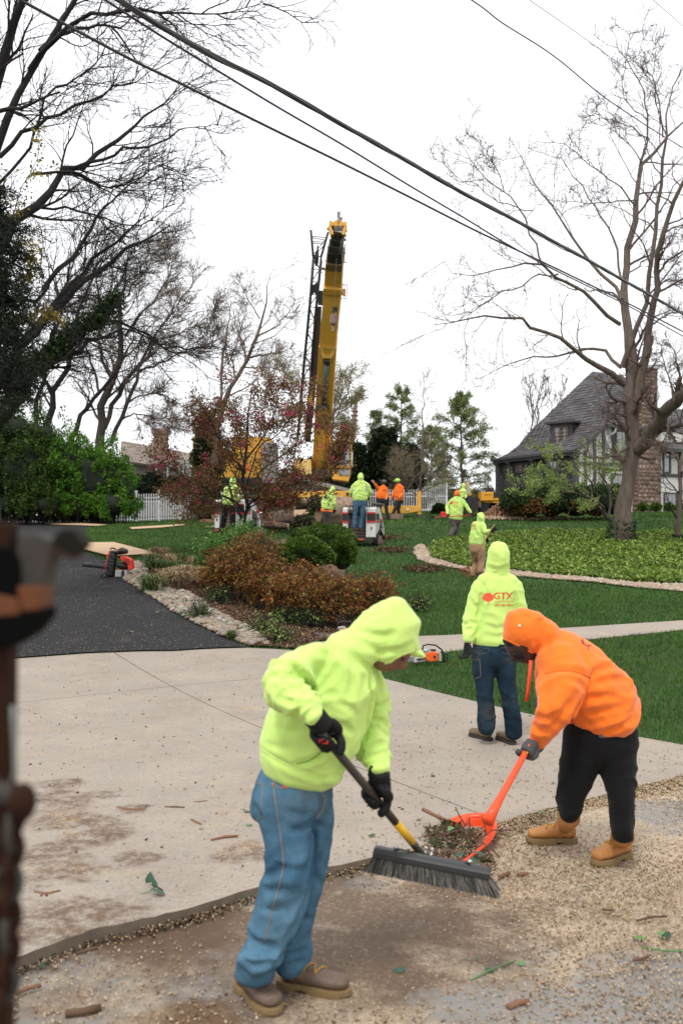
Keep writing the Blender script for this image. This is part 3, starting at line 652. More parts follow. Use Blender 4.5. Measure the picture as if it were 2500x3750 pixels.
# dormer
d0 = W(*cK(612, 752), 52.9); d1 = W(*cK(768, 752), 52.1); du = (d1 - d0); du.z = 0; dw = du.length; du.normalize(); dn = Vector((du.y, -du.x, 0)); dh = 1.16
mb = MB(); mb.prism([d0 + UP*.0, d1 * 1 + UP*(d0.z - d1.z), d1 + UP*(d0.z-d1.z+dh), d0 + UP*dh], -dn*2.2); dm = mb.build('dormer', M_DGREY, house)
for k in range(2): window(house, d0 + du*(.22 + k*.55*dw*.62) + UP*.08 + dn*.01, du, dn, dw*.36, dh-.2, 2, 4, name='window')
mb = MB(); mb.prism([d0 - du*.2 + UP*dh + dn*.25, d1 + du*.25 + UP*(d0.z-d1.z+dh) + dn*.25, d1 + du*.25 + UP*(d0.z-d1.z+dh+.1) + dn*.25, d0 - du*.2 + UP*(dh+.1) + dn*.25], -dn*2.4); mb.build('dormer_roof', mat('dormer_roof_trim', (.05,.047,.05), .6), house)
mb = MB(); a = d0 + UP*-.05; mb.prism([a + dn*.05 - du*.02, a - du*.9 + UP*.05 + dn*.12, a - du*.02 + UP*.42 - dn*.02], -dn*.5); mb.build('dormer_cheek', M_SHING, house)
# stone chimney
ch_s = 4.45; M_CH = m_stone('chimney_fieldstone', (.27,.19,.15), .6)
mb = MB(); rt = Matrix((hv, hu, UP)).transposed()
mb.box(hp(ch_s, -.05, 1.5), (1.5, .7, 3.8), rt); mb.box(hp(ch_s+.12, -.02, 5.4), (1.1, .64, 4.1), rt); chim = mb.build('chimney', mat('mortar', (.16,.115,.09), .95, vary=.3), house)
mb = MB(); mb.box(hp(ch_s+.12, -.02, 7.53), (1.25, .8, .16), rt); mb.build('chimney_cap', mat('chimney_cap_stone', (.45,.45,.45), .8), house)
cms = [rockmesh(20+k, M_CH) for k in range(4)]; rr_ = random.Random(3); cnt = 0
for side in (0, 1):
    z = -.25
    while z < 7.35:
        h_ = rr_.uniform(.16, .30); w0 = .74 if z < 3.35 else .55; cc = 0 if z < 3.35 else .12; s_ = -w0 if side == 0 else -.34
        lim = w0 if side == 0 else .3
        while s_ < lim:
            w_ = rr_.uniform(.17, .42)
            if s_ + w_*.6 > lim: break
            if rr_.random() < .97:
                p = hp(ch_s + cc + s_ + w_/2, -.38 if z < 3.35 else -.32, z + h_/2) if side == 0 else hp(ch_s + cc - w0, s_ + w_/2, z + h_/2)
                o = link('stone', cms[cnt % 4], chim); o.matrix_parent_inverse = Matrix.Identity(4)
                ax = (hv, hu) if side == 0 else (hu, hv)
                Mx = Matrix((ax[0]*w_*.5, ax[1]*.07, UP*h_*.5)).transposed() @ Matrix.Rotation(rr_.uniform(-.25,.25), 3, 'Y')
                Mx = Mx.to_4x4(); Mx.translation = p; o.matrix_basis = Mx; cnt += 1
            s_ += w_*.98
        z += h_*.95
# white garage behind the crane, far house on the left
gar = empty('garage', (7.2, 60, 3), 0, 'low white outbuilding with grey gable roof edge behind the crane outrigger', 'garage')
gp0 = W(1532, 1880, 60); gp1 = W(1765, 1880, 60)
mb = MB(); a = Vector((gp0.x, 60, 2.9)); b = Vector((gp1.x, 60, 2.9)); z0 = W(1532,1800,60).z; zm = W(1560,1788,60).z; z1 = W(1765,1812,60).z
mb.prism([a, b, Vector((b.x,60,z1)), Vector((a.x+.5,60,zm)), Vector((a.x,60,z0))], (0,6,0)); mb.build('wall', mat('white_siding', (.72,.72,.74), .7, vary=.05), gar)
mb = MB(); mb.beam((a.x+.4,62.8,zm+.06), (b.x+.3,62.8,z1+.06), 6.4, .12); mb.build('roof', mat('garage_roof', (.16,.13,.13), .8), gar)
window(gar, Vector((a.x+1.7, 59.98, 3.35)), Vector((1,0,0)), Vector((0,-1,0)), .75, .55, 3, 1, frame=mat('garage_frame', (.7,.7,.7)))
lh = empty('house', (W(500,1700,66).x, 66, 3), 0, 'grey beige house with pale shingle roof and chimney beyond the left white fence', 'house')
pA = W(*cN(815,1255), 64); pB = W(*cN(1100,1290), 68); mb = MB()
mb.prism([Vector((pA.x-2.5,62.5,2.8)), Vector((pB.x,68,2.8)), Vector((pB.x,68,pB.z+.1)), Vector((pA.x-2.5,62.5,pA.z+.1))], (0.5,5,0)); mb.build('wall', mat('beige_render', (.30,.26,.25), .9, vary=.1), lh)
roof_face(lh, 'roof', [W(*cN(700,1235), 62.7), W(*cN(700,1120), 65.5)], [W(*cN(1110,1290), 68), W(*cN(1090,1190), 71)], 14, M_SHINGB, single=0, course=.5)
hd = (pB - Vector((pA.x-2.5,62.5,pA.z))); hd.z = 0; hd.normalize(); hn_ = Vector((hd.y, -hd.x, 0))
for cx in (840, 972):
    p = W(*cN(cx, 1340), 64 if cx < 900 else 66); window(lh, Vector((p.x, p.y, p.z)) + hn_*1.0, hd, hn_, .95, 1.15, 2, 2, frame=mat('pale_frame', (.5,.49,.48)), mun=M_DGREY)
cc = W(*cN(925,1240), 66); mb = MB(); mb.box((cc.x,cc.y,cc.z+.75), (.85,.8,2.6)); mb.box((cc.x,cc.y,cc.z+2.0), (1.1,1.0,.35)); mb.build('chimney', mat('old_brick', (.28,.17,.14), .9, vary=.3), lh)
# ------------------------------------------------------------------ white picket fences
M_WHITE = mat('white_powder_coat', (.78,.78,.80), .45)
def fence(p0, p1, label, npost, h=1.22, sp=.125, cls=1):
    f = empty('picket_fence', p0, 0, label, 'fence'); d = p1 - p0; d.z = 0; L = d.length; u = d.normalized(); n = int(L / sp)
    pm = MB().box((0,0,h/2+.03), (.04,.026,h-.02)).add([(-.013,-.013,h+.02),(.013,-.013,h+.02),(.013,.013,h+.02),(-.013,.013,h+.02),(0,0,h+.06)], [(0,1,4),(1,2,4),(2,3,4),(3,0,4)]).mesh('picket', M_WHITE)
    po = MB().box((0,0,h/2+.08), (.075,.075,h+.2)).box((0,0,h+.19), (.1,.1,.03)).mesh('post', M_WHITE)
    posts = [round(n*k/npost) for k in range(npost + 1)]
    for k in range(n + 1):
        p = p0 + u*(L*k/n); z = p0.z + (p1.z - p0.z)*k/n
        o = link('post' if k in posts else 'picket', po if k in posts else pm, f); o.matrix_parent_inverse = Matrix.Identity(4); o.location = Vector((p.x, p.y, z)) - Vector(p0); o.rotation_euler = (0,0,math.atan2(u.y,u.x))
    for zz in (.12, h-.16, h-.34):
        mb = MB(); mb.beam(p0 + UP*zz, p1 + UP*zz, .04, .035); mb.build('rail', M_WHITE, f)
    return f
zf = 47.5
def fp(px, Z): p = GZ(px, Z); return p
fence(fp(-60, 46.5), fp(497, 46.8), 'white metal picket fence running behind the big green hedge at the left', 6)
fence(fp(500, 46.9), fp(815, 49.5), 'white metal picket fence in the open between the green hedge and the left loader', 4, h=1.28)
fence(fp(1330, 52), fp(1532, 52), 'white picket fence behind the two men in orange', 3, h=1.15)
# white gate with an arched top
ga = fp(1540, 55); gt = empty('gate', ga, 0, 'white picket gate with curved top beside the white outbuilding', 'gate')
for k in range(13):
    x = ga.x + k*.115; hh = 1.25 + .35*math.sqrt(max(0, 1-(k/12-1)**2)); MB().box((x, 55, ga.z+hh/2), (.03,.03,hh)).build('picket', M_WHITE, gt)
for zz in (.15,.9): MB().box((ga.x+.69, 55, ga.z+zz), (1.4,.035,.05)).build('rail', M_WHITE, gt)
MB().box((ga.x+1.43, 55, ga.z+.85), (.09,.09,1.7)).build('post', M_WHITE, gt)
# telegraph pole behind the crane cab
M_POLE = mat('weathered_pole_wood', (.22,.14,.11), .9, vary=.3, bump=.4)
pb = W(1283, 1660, 62); pt = W(1303, 1464, 62); pole = empty('utility_pole', (pb.x-.1, 62, 3), 0, 'leaning brown wooden utility pole standing behind the crane cab', 'utility pole')
MB().tube([(pb.x-.25,62,3.0), pt], [.18,.13], 10).build('pole', M_POLE, pole, smooth=True)
for k in range(3):
    q_ = pt.lerp(pb, .22 + k*.08); MB().tube([q_ + Vector((-.22,-.1,0)), q_ + Vector((.22,-.1,0))], .05, 6).build('insulator', mat('insulator', (.06,.05,.05)), pole)
# ================================================================== crane
M_YEL = bpy.data.materials.new('crane_yellow_paint'); n = N(M_YEL); n.set(Roughness=.5)
c_ = n.mix(n.noise(1.3, 5, .7), (.60,.30,.035), (.78,.42,.06)); c_ = n.mix(n.ramp(n.noise(4, 7, .8), [(.6, 0.), (.75, .7)]), c_, (.16,.09,.03)); n.col(c_)
M_BLK = mat('greasy_black_steel', (.020,.018,.017), .6, vary=.3); M_STEEL = mat('worn_grey_steel', (.25,.24,.23), .5, metal=.3, vary=.2)
M_GRN = mat('dusty_cylinder', (.09,.11,.09), .35, vary=.3); M_CHROME = mat('chrome_rod', (.6,.6,.6), .2, metal=.9)
crane = empty('crane', W(1180, 1880, 50), 0, 'yellow truck crane with raised telescopic boom, black lattice jib and glass cab', 'crane')
def bx(a, Za, b, Zb, wpx, d, name, m, parent=crane, bevel=.02):
    A = W(*a, Za); B = W(*b, Zb); mb = MB(); mb.beam(A, B, wpx*pxm((Za+Zb)/2), d, (0,-1,.1)); return mb.build(name, m, parent, bevel=bevel)
bz = lambda cy: 50 - 5.5*(1 - (cy if cy > 0 else 0)/1650)       # depth along the boom for crop F rows
# base section
bx(cF(602,1650), 50, cF(704,0), 44.6, 61, 1.0, 'boom_base', M_YEL)
bx(cF(704,-3), 44.6, cG(868,1160), 42.6, 62, .94, 'boom_section', M_YEL)
bx(cG(868,1158), 42.6, cG(884,815), 41.2, 63, .88, 'boom_section', M_YEL)
bx(cG(858,1175), 42.5, cG(862,1090), 42.2, 66, 1.02, 'boom_collar', M_YEL); bx(cG(884,822), 41.2, cG(887,730), 40.8, 62, .95, 'boom_collar', mat('rusty_collar', (.17,.11,.05), .8, vary=.6))
bx(cG(892,735), 40.8, cG(898,600), 40.3, 54, .8, 'boom_section', M_BLK); bx(cG(898,602), 40.3, cG(907,520), 40.0, 43, .7, 'boom_section', mat('boom_inner', (.05,.04,.03), .7)); bx(cG(907,522), 40, cG(916,450), 39.8, 37, .6, 'boom_section', M_BLK)
# raised panel frames on the underside of the boom
def P(a, Z, dy=0): p = W(*a, Z); p.y += dy; return p
rows = [(cG(870,850),41.3),(cG(868,1000),42),(cG(862,1060),42.3),(cG(858,1190),42.6),(cG(850,1330),43.1),(cG(840,1390),43.3),(cG(828,1530),43.7),(cG(818,1700),44.2),(cG(812,1730),44.3),(cG(800,1885),44.7),(cG(795,1910),44.8),(cG(780,2060),45.2)]
for (a, Z) in rows[::1]:
    mb = MB(); p = W(*a, Z); p.y -= .53; mb.box(p, (.72,.03,.05)); mb.build('boom_rib', M_YEL, crane)
for sg in (-1, 1):
    mb = MB()
    for (a, Z), (b, Z2) in zip(rows, rows[1:]):
        A = W(a[0]+sg*26, a[1], Z); B = W(b[0]+sg*26, b[1], Z2); A.y -= .52; B.y -= .52; mb.beam(A, B, .06, .03, (0,-1,0))
    mb.build('boom_rib', M_YEL, crane)
for yy in (490, 515, 665, 690, 838):
    for sg in (-1, 1):
        cx = 672 - (yy-490)*.06 + sg*62; p = W(*cF(cx, yy), bz(yy)); p.y -= .53; MB().box(p, (.3,.03,.04)).build('boom_rib', M_YEL, crane)
# lift cylinder with its head bracket
def tz(cx, cy, dy=.0): p = W(*cF(cx, cy), bz(cy)); p.y -= dy; return p
o1 = [tz(600,92,.55), tz(798,100,.55), tz(785,180,.6), tz(745,262,.75), tz(640,258,.75), tz(610,180,.6)]; i1 = [tz(642,130,.57), tz(748,134,.57), tz(738,190,.62), tz(720,214,.68), tz(668,212,.68), tz(655,190,.62)]
mb = MB(); v = [tuple(p) for p in o1 + i1] + [tuple(p - Vector((0,.12,0))) for p in o1 + i1]; f = []
for k in range(6):
    j = (k+1) % 6; f += [(k,j,6+j,6+k), (12+k,18+k,18+j,12+j), (k,12+k,12+j,j), (6+k,6+j,18+j,18+k)]
mb.add(v, f); mb.build('cylinder_bracket', mat('bracket_yellow', (.75,.46,.10), .5, vary=.1), crane)
MB().tube([tz(685,265,.8), tz(688,330,.8)], .14, 12).build('cylinder_eye', M_BLK, crane, smooth=True)
MB().tube([tz(683,320,.8), tz(652,870,.95)], .135, 14).build('lift_cylinder', M_GRN, crane, smooth=True)
for sg in (-1, 1): MB().tube([tz(683+sg*32,320,.9), tz(652+sg*32,865,1.0)], .018, 6).build('hydraulic_pipe', M_CHROME, crane)
MB().box(tz(632,878,.95), (.65,.5,.16)).build('cylinder_collar', M_BLK, crane)
mb = MB(); mb.prism([tz(600,960,.8), tz(686,960,.8), tz(640,1640,1.1), tz(550,1640,1.1)], (0,.35,0)); mb.build('cylinder_housing', mat('housing_yellow', (.70,.40,.07), .5, vary=.15), crane)
for sg, x0 in ((-1, 576), (1, 770)): mb = MB(); mb.prism([tz(x0,235,.5), tz(x0+ -sg*55,262,.72), tz(x0 - sg*55,320,.72), tz(x0 - sg*5,310,.5)], (0,-.05,0)); mb.build('gusset', M_YEL, crane)
# boom head
def g(cx, cy, Z=39.6, dy=0): p = W(*cG(cx, cy), Z); p.y += dy; return p
mb = MB(); mb.prism([g(822,300), g(822,262), g(915,212), g(968,212), g(1036,275), g(1042,300)], (0,.7,0)); mb.build('boom_head', M_YEL, crane)
for a, b in (((808,325),(848,450)),((1040,320),(1000,450)),((822,255),(826,330)),((1030,270),(1036,340))): mb = MB(); mb.beam(g(*a), g(*b), .12, .5, (0,-1,0)); mb.build('head_plate', M_YEL, crane)
for k in range(5): MB().tube([g(880+k*24, 380, 39.6, -.05), g(895+k*24, 380, 39.6, -.05)], .2, 18).build('sheave', mat('sheave_steel', (.12,.10,.09), .6), crane, smooth=False)
mb = MB(); mb.beam(g(938,250), g(942,115), .07, .08); mb.build('rooster_sheave', M_STEEL, crane)
for a, b in (((915,103),(962,103)),((922,103),(925,180)),((958,103),(955,180)),((912,180),(990,195))): mb = MB(); mb.tube([g(*a), g(*b)], .015, 6); mb.build('head_bracket', M_BLK, crane)
for a in ((790,345),(975,195),(1040,375),(1030,440),(1028,500)): MB().ball(g(*a), .065, 8).build('head_fitting', mat('head_fitting_grey', (.3,.22,.16)), crane)
for a, b in (((1035,560),(1022,740)),((1020,740),(1020,820)),((985,690),(1045,694)),((1005,824),(1055,828)),((780,600),(840,605)),((960,600),(1010,612))): MB().tube([g(*a,40.3), g(*b,40.3)], .02, 6).build('side_rod', mat('rod_pinkish', (.25,.14,.1)), crane)
mb = MB()
for a, b in (((985,1142),(1065,1150)),((1065,1150),(1052,1345)),((1052,1345),(968,1340)),((1018,1142),(1022,1330))): mb.tube([g(*a,42.8), g(*b,42.8)], .014, 6)
mb.build('side_cage', M_BLK, crane); MB().tube([g(1022,1210,42.8), g(1018,1310,42.8)], .065, 10).build('hose_reel', M_YEL, crane); MB().tube([g(985,1195,42.8), g(982,1295,42.8)], .04, 10).build('side_roller', M_BLK, crane)
for a in ((700,1765),(914,1782)): MB().box(g(*a,44.2,-.4), (.1,.3,.12)).build('wear_pad', mat('wear_pad_brown', (.07,.035,.02)), crane)
mb = MB(); mb.box(g(900,1440,43.4,-.6), (.18,.06,.28)); mb.box(g(897,1540,43.4,-.6), (.14,.06,.18)); mb.build('boom_placard', M_BLK, crane)
# hoist rope, ball and hook
MB().tube([g(938,250,39.2), g(868,1470,42)], .013, 6).build('hoist_rope', mat('wire_rope', (.32,.27,.22), .5), crane)
MB().ball(g(922,555,40,-.1), .07, 10).build('rope_socket', mat('socket_tan', (.35,.26,.18)), crane); MB().tube([g(862,1470,42), g(866,1570,42)], .04, 8).build('rope_wedge', M_BLK, crane)
MB().tube([g(865,1568,42), g(868,1580,42), g(862,1700,42), g(860,1722,42)], [.10,.155,.155,.12], 18).build('headache_ball', mat('concrete_brown_ball', (.23,.155,.12), .8, vary=.2), crane, smooth=False)
MB().tube([g(858,1720,42), g(852,1760,42), g(868,1785,42), g(850,1815,42), g(835,1790,42)], [.035,.04,.04,.035,.015], 8).build('hook', M_STEEL, crane, smooth=True)
# lattice jib
def j(cx, cy, c='G', off=0): a = cG(cx,cy) if c == 'G' else cF(cx,cy); Z = 46 + 3*((a[1]-840)/800); p = W(*a, Z); p.y += off; return p
Lc = [j(575,740), j(530,1330), j(495,1700), j(450,2156), j(365,560,'F'), j(335,960,'F'), j(308,1230,'F')]
Rc = [j(690,740), j(640,1200), j(600,1600), j(570,2000), j(505,0,'F'), j(470,560,'F'), j(430,960,'F'), j(408,1230,'F')]
for ch in (Lc, Rc):
    for dy in (0, .7): MB().tube([p + Vector((0,dy,0)) for p in ch], .05, 8).build('jib_chord', M_BLK, crane, smooth=True)
def along(c, t):
    L = [0.]
    for a, b in zip(c, c[1:]): L.append(L[-1]+(b-a).length)
    d = t*L[-1]
    for i in range(len(c)-1):
        if d <= L[i+1]+1e-9: return c[i].lerp(c[i+1], (d-L[i])/(L[i+1]-L[i]))
    return c[-1]
nb = 15
for k in range(nb):
    a, b = along(Lc, k/nb), along(Rc, k/nb); c2 = along(Rc if k % 2 == 0 else Lc, (k+1)/nb); s0 = a if k % 2 == 0 else b
    MB().tube([a, b], .02, 6).build('jib_brace', M_BLK, crane); MB().tube([s0, c2], .026, 6).build('jib_brace', M_BLK, crane); MB().tube([a+Vector((0,.7,0)), c2+Vector((0,0,0))], .018, 6).build('jib_brace', M_BLK, crane)
for a, b in (((540,360),(575,740)),((790,390),(690,740))): MB().tube([j(*a), j(*b)], .055, 8).build('jib_fork', M_BLK, crane, smooth=True)
for a, b in (((560,452),(755,470)),((565,550),(735,565)),((560,472),(745,505)),((565,528),(725,535)),((740,510),(590,700)),((725,590),(590,730)),((575,740),(690,745))): MB().tube([j(*a), j(*b)], .02, 6).build('jib_brace', mat('brace_plum', (.07,.03,.035)), crane)
MB().tube([j(640,580), j(638,650), j(622,740), j(622,830), j(615,880)], [.03,.05,.11,.10,.03], 8).build('jib_winch', M_BLK, crane)
mb = MB(); mb.prism([j(545,1100), j(575,1150), j(630,1110), j(645,1200), j(635,1330), j(590,1255), j(530,1330)], (0,.1,0)); mb.build('jib_plate', M_BLK, crane)
mb = MB(); mb.beam(j(650,1440,off=.3), j(545,200,'F',.3), .29, .4, (0,-1,0)); mb.build('jib_mast', M_BLK, crane); mb = MB(); mb.beam(j(545,195,'F',.3), j(440,1270,'F',.3), .25, .4, (0,-1,0)); mb.build('jib_mast', M_BLK, crane)
MB().tube([j(690,1210,off=.3), j(680,1420,off=.3)], .13, 12).build('hose_drum', mat('hose_drum', (.04,.035,.035)), crane); MB().tube([j(700,910), j(745,925)], .07, 8).build('jib_pin', mat('jib_pin', (.12,.06,.02)), crane)
mb = MB(); mb.prism([j(435,700,'F',-.1), j(475,690,'F',-.1), j(485,620,'F',-.1), j(525,820,'F',-.1), j(430,830,'F',-.1)], (0,.3,0)); mb.build('jib_bracket', M_YEL, crane)
# superstructure, cab and deck
def q(cx, cy, Z=49.5): return W(*cF(cx,cy), Z)
def block(x0, y0, x1, y1, Z, d, name, m, bevel=.04): a = q(x0,y0,Z); b = q(x1,y1,Z); return MB().box(((a.x+b.x)/2, Z+d/2, (a.z+b.z)/2), (abs(b.x-a.x), d, abs(a.z-b.z))).build(name, m, crane, bevel=bevel)
M_YL2 = mat('pale_yellow_panel', (.72,.48,.16), .5, vary=.12)
block(250,1600,345,1700,48,1.6,'engine_cover',M_YEL); block(252,1525,345,1600,48,1.6,'engine_cover',M_YL2); block(320,1470,345,1530,48.5,.3,'exhaust_stack',M_YEL)
for r_ in range(4):
    for c2 in range(3): block(262+c2*27+(r_%2)*6, 1612+r_*20, 282+c2*27+(r_%2)*6, 1622+r_*20, 47.97, .02, 'vent_slot', M_BLK, 0)
mb = MB(); mb.prism([q(345,1700,47.8), q(350,1570,47.8), q(385,1510,47.8), q(480,1505,47.8), q(490,1700,47.8)], (0,2,0)); mb.build('counter_panel', M_YL2, crane)
block(480,1640,760,1740,48.2,2.4,'turntable',mat('turntable_dark',(.05,.04,.03),.7,vary=.4)); block(700,1430,760,1720,48.6,1.4,'side_plate',M_YEL)
M_CABI = mat('cab_interior', (.10,.11,.11), .8)
a0, a1 = q(752,1292,47), q(1000,1600,47); X0, X1, zt, zb = a0.x, a1.x, a0.z, a1.z; zl = q(800,1785,47).z
mb = MB()
for x_, y_ in ((X0+.03,47),(X1-.03,47),(X0+.03,48.7),(X1-.03,48.7)): mb.box((x_,y_,(zt+zb)/2), (.07,.07,zt-zb))
mb.box(((X0+X1)/2,47.85,zt+.03), (X1-X0+.1,1.9,.12)); mb.box(((X0+X1)/2,47.85,zb), (X1-X0+.02,1.8,.14)); cab = mb.build('cab', M_YEL, crane, bevel=.02)
mb = MB(); mb.prism([Vector((X0,47.1,zb)), Vector((X1-.02,47.1,zb)), Vector((X1-.05,47.1,zl+.3)), Vector((X1-.15,47.1,zl)), Vector((X0,47.1,zl+.1))], (0,1.6,0)); mb.build('cab_lower_panel', M_YEL, cab, bevel=.02)
MB().box(((X0+X1)/2+.12,47.07,zb-.26), ((X1-X0)*.58,.03,.27)).build('lower_window', M_GLASS, cab)
MB().box(((X0+X1)/2,48.6,(zt+zb)/2), (X1-X0-.2,.04,zt-zb-.1)).build('cab_back', mat('cab_back_grey', (.33,.36,.38), .5), cab)
gl = bpy.data.materials.new('cab_glass'); n = N(gl); n.set(Roughness=.03, Alpha=.28); n.col((.75,.8,.84)); n.b.inputs['Specular IOR Level'].default_value = 1
MB().box(((X0+X1)/2,47.0,(zt+zb)/2), (X1-X0-.12,.02,zt-zb-.08)).build('windscreen', gl, cab)
mb = MB(); w2, h2 = (X1-X0)/2-.07, (zt-zb)/2-.05; c3 = Vector(((X0+X1)/2,46.97,(zt+zb)/2)); cs = [c3+Vector((sx*w2,0,sz*h2)) for sx,sz in ((-1,-1),(1,-1),(1,1),(-1,1))]
for k in range(4): mb.tube([cs[k], cs[(k+1)%4]], .015, 6)
mb.build('window_seal', M_BLK, cab); MB().tube([c3+Vector((-.38,-.04,-.02)), c3+Vector((-.05,-.04,-.5))], .012, 6).build('wiper', M_CHROME, cab)
for x_ in (X0+.3, X1-.3): MB().tube([(x_,47.2,zt+.1),(x_,47.2,zt+.25)], .03, 6).ball((x_,47.2,zt+.3),(.09,.04,.09),10).build('work_lamp', mat('work_lamp_chrome', (.5,.5,.5), .3), cab)
MB().box((X1+.03,47.3,(zt+zb)/2-.2), (.04,.5,zt-zb-.4)).build('cab_side_trim', M_CHROME, cab)
# carrier: sloping grey deck plate, yellow frame, outrigger beams and jack
def s_(px, py, Z=46): return W(px, py, Z)
mb = MB(); mb.prism([s_(1060,1738,47), s_(1160,1760,47), s_(1281,1790,47), s_(1281,1800,47), s_(1160,1778,47), s_(1060,1756,47)], (0,2.2,0)); mb.build('deck_plate', M_STEEL, crane)
mb = MB(); mb.prism([s_(1060,1745,47.3), s_(1281,1798,47.3), s_(1281,1830,47.3), s_(1060,1830,47.3)], (0,1.8,0)); mb.build('deck_box', mat('deck_box_grey', (.2,.21,.2), .7, vary=.4), crane)
mb = MB(); mb.prism([s_(1060,1800,46), s_(1283,1797,46), s_(1283,1822,46), s_(1060,1822,46)], (0,.7,0)); mb.build('carrier_frame', M_YEL, crane, bevel=.02)
mb = MB(); mb.tube([s_(1272,1809,45.97), s_(1272,1809,45.9)], .07, 12); mb.build('frame_hole', M_BLK, crane)
mb = MB(); mb.prism([s_(1400,1845,46), s_(1415,1838,46), s_(1420,1852,46), s_(1530,1852,46), s_(1540,1858,46), s_(1540,1872,46), s_(1520,1875,46), s_(1490,1881,46), s_(1400,1879,46)], (0,.45,0)); mb.build('outrigger_beam', M_YEL, crane, bevel=.02)
MB().tube([s_(1492,1865,45.98), s_(1492,1865,45.9)], .055, 12).build('beam_hole', M_WHITE, crane)
MB().box((s_(1535,1840,46).x,46.2,s_(1535,1842,46).z), (.19,.3,s_(1535,1802,46).z-s_(1535,1885,46).z)).build('outrigger_jack', M_YEL, crane, bevel=.01); MB().box((s_(1535,1803,46).x,46.2,s_(1535,1800,46).z), (.14,.2,.14)).build('jack_cap', mat('jack_cap_rust', (.3,.13,.03)), crane)
mb = MB(); p = s_(1537,1893,46); mb.tube([(p.x,46.2,H(p.x,46.2)+.02), (p.x,46.2,H(p.x,46.2)+.12), (p.x,46.2,p.z+.15)], [.22,.16,.07], 12); mb.build('jack_foot', M_BLK, crane)
# carrier front behind the blossoming tree
for nm, x0, y0, x1, y1, Z, d, m in (('carrier_cab',695,1655,760,1700,50,2,M_YEL),('carrier_cab',705,1600,715,1700,49.8,.3,M_YEL),('carrier_body',760,1650,985,1750,50.5,2.4,M_YEL),('carrier_body',850,1600,990,1655,50.8,2.0,M_YEL),('carrier_hood',960,1620,1010,1770,50,2,mat('carrier_grey',(.35,.34,.33),.6,vary=.2)),('carrier_chassis',760,1750,1060,1790,50.5,2.2,M_BLK),('carrier_panel',888,1700,915,1725,49.9,.1,mat('orange_panel',(.8,.2,.03),.5))):
    a, b = s_(x0,y0,Z), s_(x1,y1,Z); MB().box(((a.x+b.x)/2,Z+d/2,(a.z+b.z)/2), (b.x-a.x,d,a.z-b.z)).build(nm, m, crane, bevel=.04)
for px in (800, 880, 1010, 1100): p = s_(px,1830,50.5); MB().tube([(p.x,50.3,H(p.x,50.5)+.5),(p.x,51.0,H(p.x,50.5)+.5)], .5, 16).build('wheel', mat('tyre_rubber', (.02,.02,.02), .8), crane)
# ================================================================== overhead cables
def cable(name, pts, r, m, label, strands=0, z0=8.8, z1=21):
    """image points along the cable; 3-D height grows linearly from one end to the other"""
    P_ = []; n = len(pts)
    x0, x1 = pts[0][0], pts[-1][0]
    for k in range(n - 1):
        for s2 in range(10):
            f_ = s2/10; px = pts[k][0]*(1-f_)+pts[k+1][0]*f_; py = pts[k][1]*(1-f_)+pts[k+1][1]*f_
            t = (px - x0)/(x1 - x0); Z = 1/((1-t)/z0 + t/z1); P_.append(W(px, py, Z))
    P_.append(W(*pts[-1], z1))
    for _ in range(8): P_ = [P_[0]] + [(P_[i-1]+P_[i]*2+P_[i+1])/4 for i in range(1, len(P_)-1)] + [P_[-1]]
    # run on beyond the frame
    P_ = [P_[0] + (P_[0]-P_[3])*4] + P_ + [P_[-1] + (P_[-1]-P_[-4])*4]
    if strands:
        c = empty(name, P_[0], 0, label, 'cable'); mb = MB(); mb.tube(P_, r*.72, 8); mb.build('core', m, c, smooth=True)
        L = 0; ds = [0.]
        for a, b in zip(P_, P_[1:]): ds.append(ds[-1] + (b-a).length)
        tot = ds[-1]; nn = int(tot/.12)
        def at(d):
            i = max(0, min(len(ds)-2, int(np.searchsorted(ds, d)) - 1)); return P_[i].lerp(P_[i+1], (d-ds[i])/(ds[i+1]-ds[i]))
        for s2 in range(strands):
            q2 = []
            for k in range(nn+1):
                d = tot*k/nn; p = at(d); a = s2*2*math.pi/strands + d*2.2; q2.append(p + Vector((0, math.cos(a), math.sin(a)))*r*.6)
            MB().tube(q2, r*(.5 if s2 else .3), 6).build('strand', m if s2 else mat('bare_strand', (.16,.15,.14), .4), c, smooth=True)
        return c
    o = MB().tube(P_, r, 8).build(name, m, None, smooth=True); tag(o, label, 'cable'); return o
M_CAB = mat('black_cable', (.03,.028,.03), .45); M_PUR = mat('plum_cable', (.06,.03,.07), .45)
cable('power_cable', [(434,-2),(560,78),(760,196),(1000,312),(1500,596),(1660,688),(1900,815),(2150,952),(2500,1150)], .030, M_CAB, 'thickest twisted black power cable crossing the whole sky', 4)
cable('power_cable', [(383,-2),(593,134),(1000,383),(1250,527),(1500,681),(1723,812),(1830,880),(2000,975),(2297,1118),(2500,1232)], .0115, M_PUR, 'thin dark cable just below the thick twisted one')
cable('power_cable', [(83,4),(281,112),(480,218),(663,306),(1000,474),(1250,596),(1500,722),(1750,850),(2000,966),(2297,1110),(2500,1215)], .0150, M_CAB, 'lowest of the long dark cables, starting in the top left corner')
cable('power_cable', [(1723,-2),(1770,30),(1830,80),(1985,175),(2060,230),(2200,350),(2380,470),(2480,530),(2560,580)], .010, mat('magenta_cable', (.13,.03,.10), .45), 'thin magenta twisted cable in the upper right sky', 0, 14, 20)
cable('power_cable', [(1934,-2),(2100,112),(2278,242),(2500,400)], .005, mat('grey_wire', (.2,.18,.18), .5), 'hair-thin grey wire above the magenta cable', 0, 14, 20)
cable('power_cable', [(2388,-2),(2500,96),(2560,150)], .005, mat('grey_wire2', (.3,.3,.3), .5), 'short grey wire cutting the top right corner', 0, 14, 18)
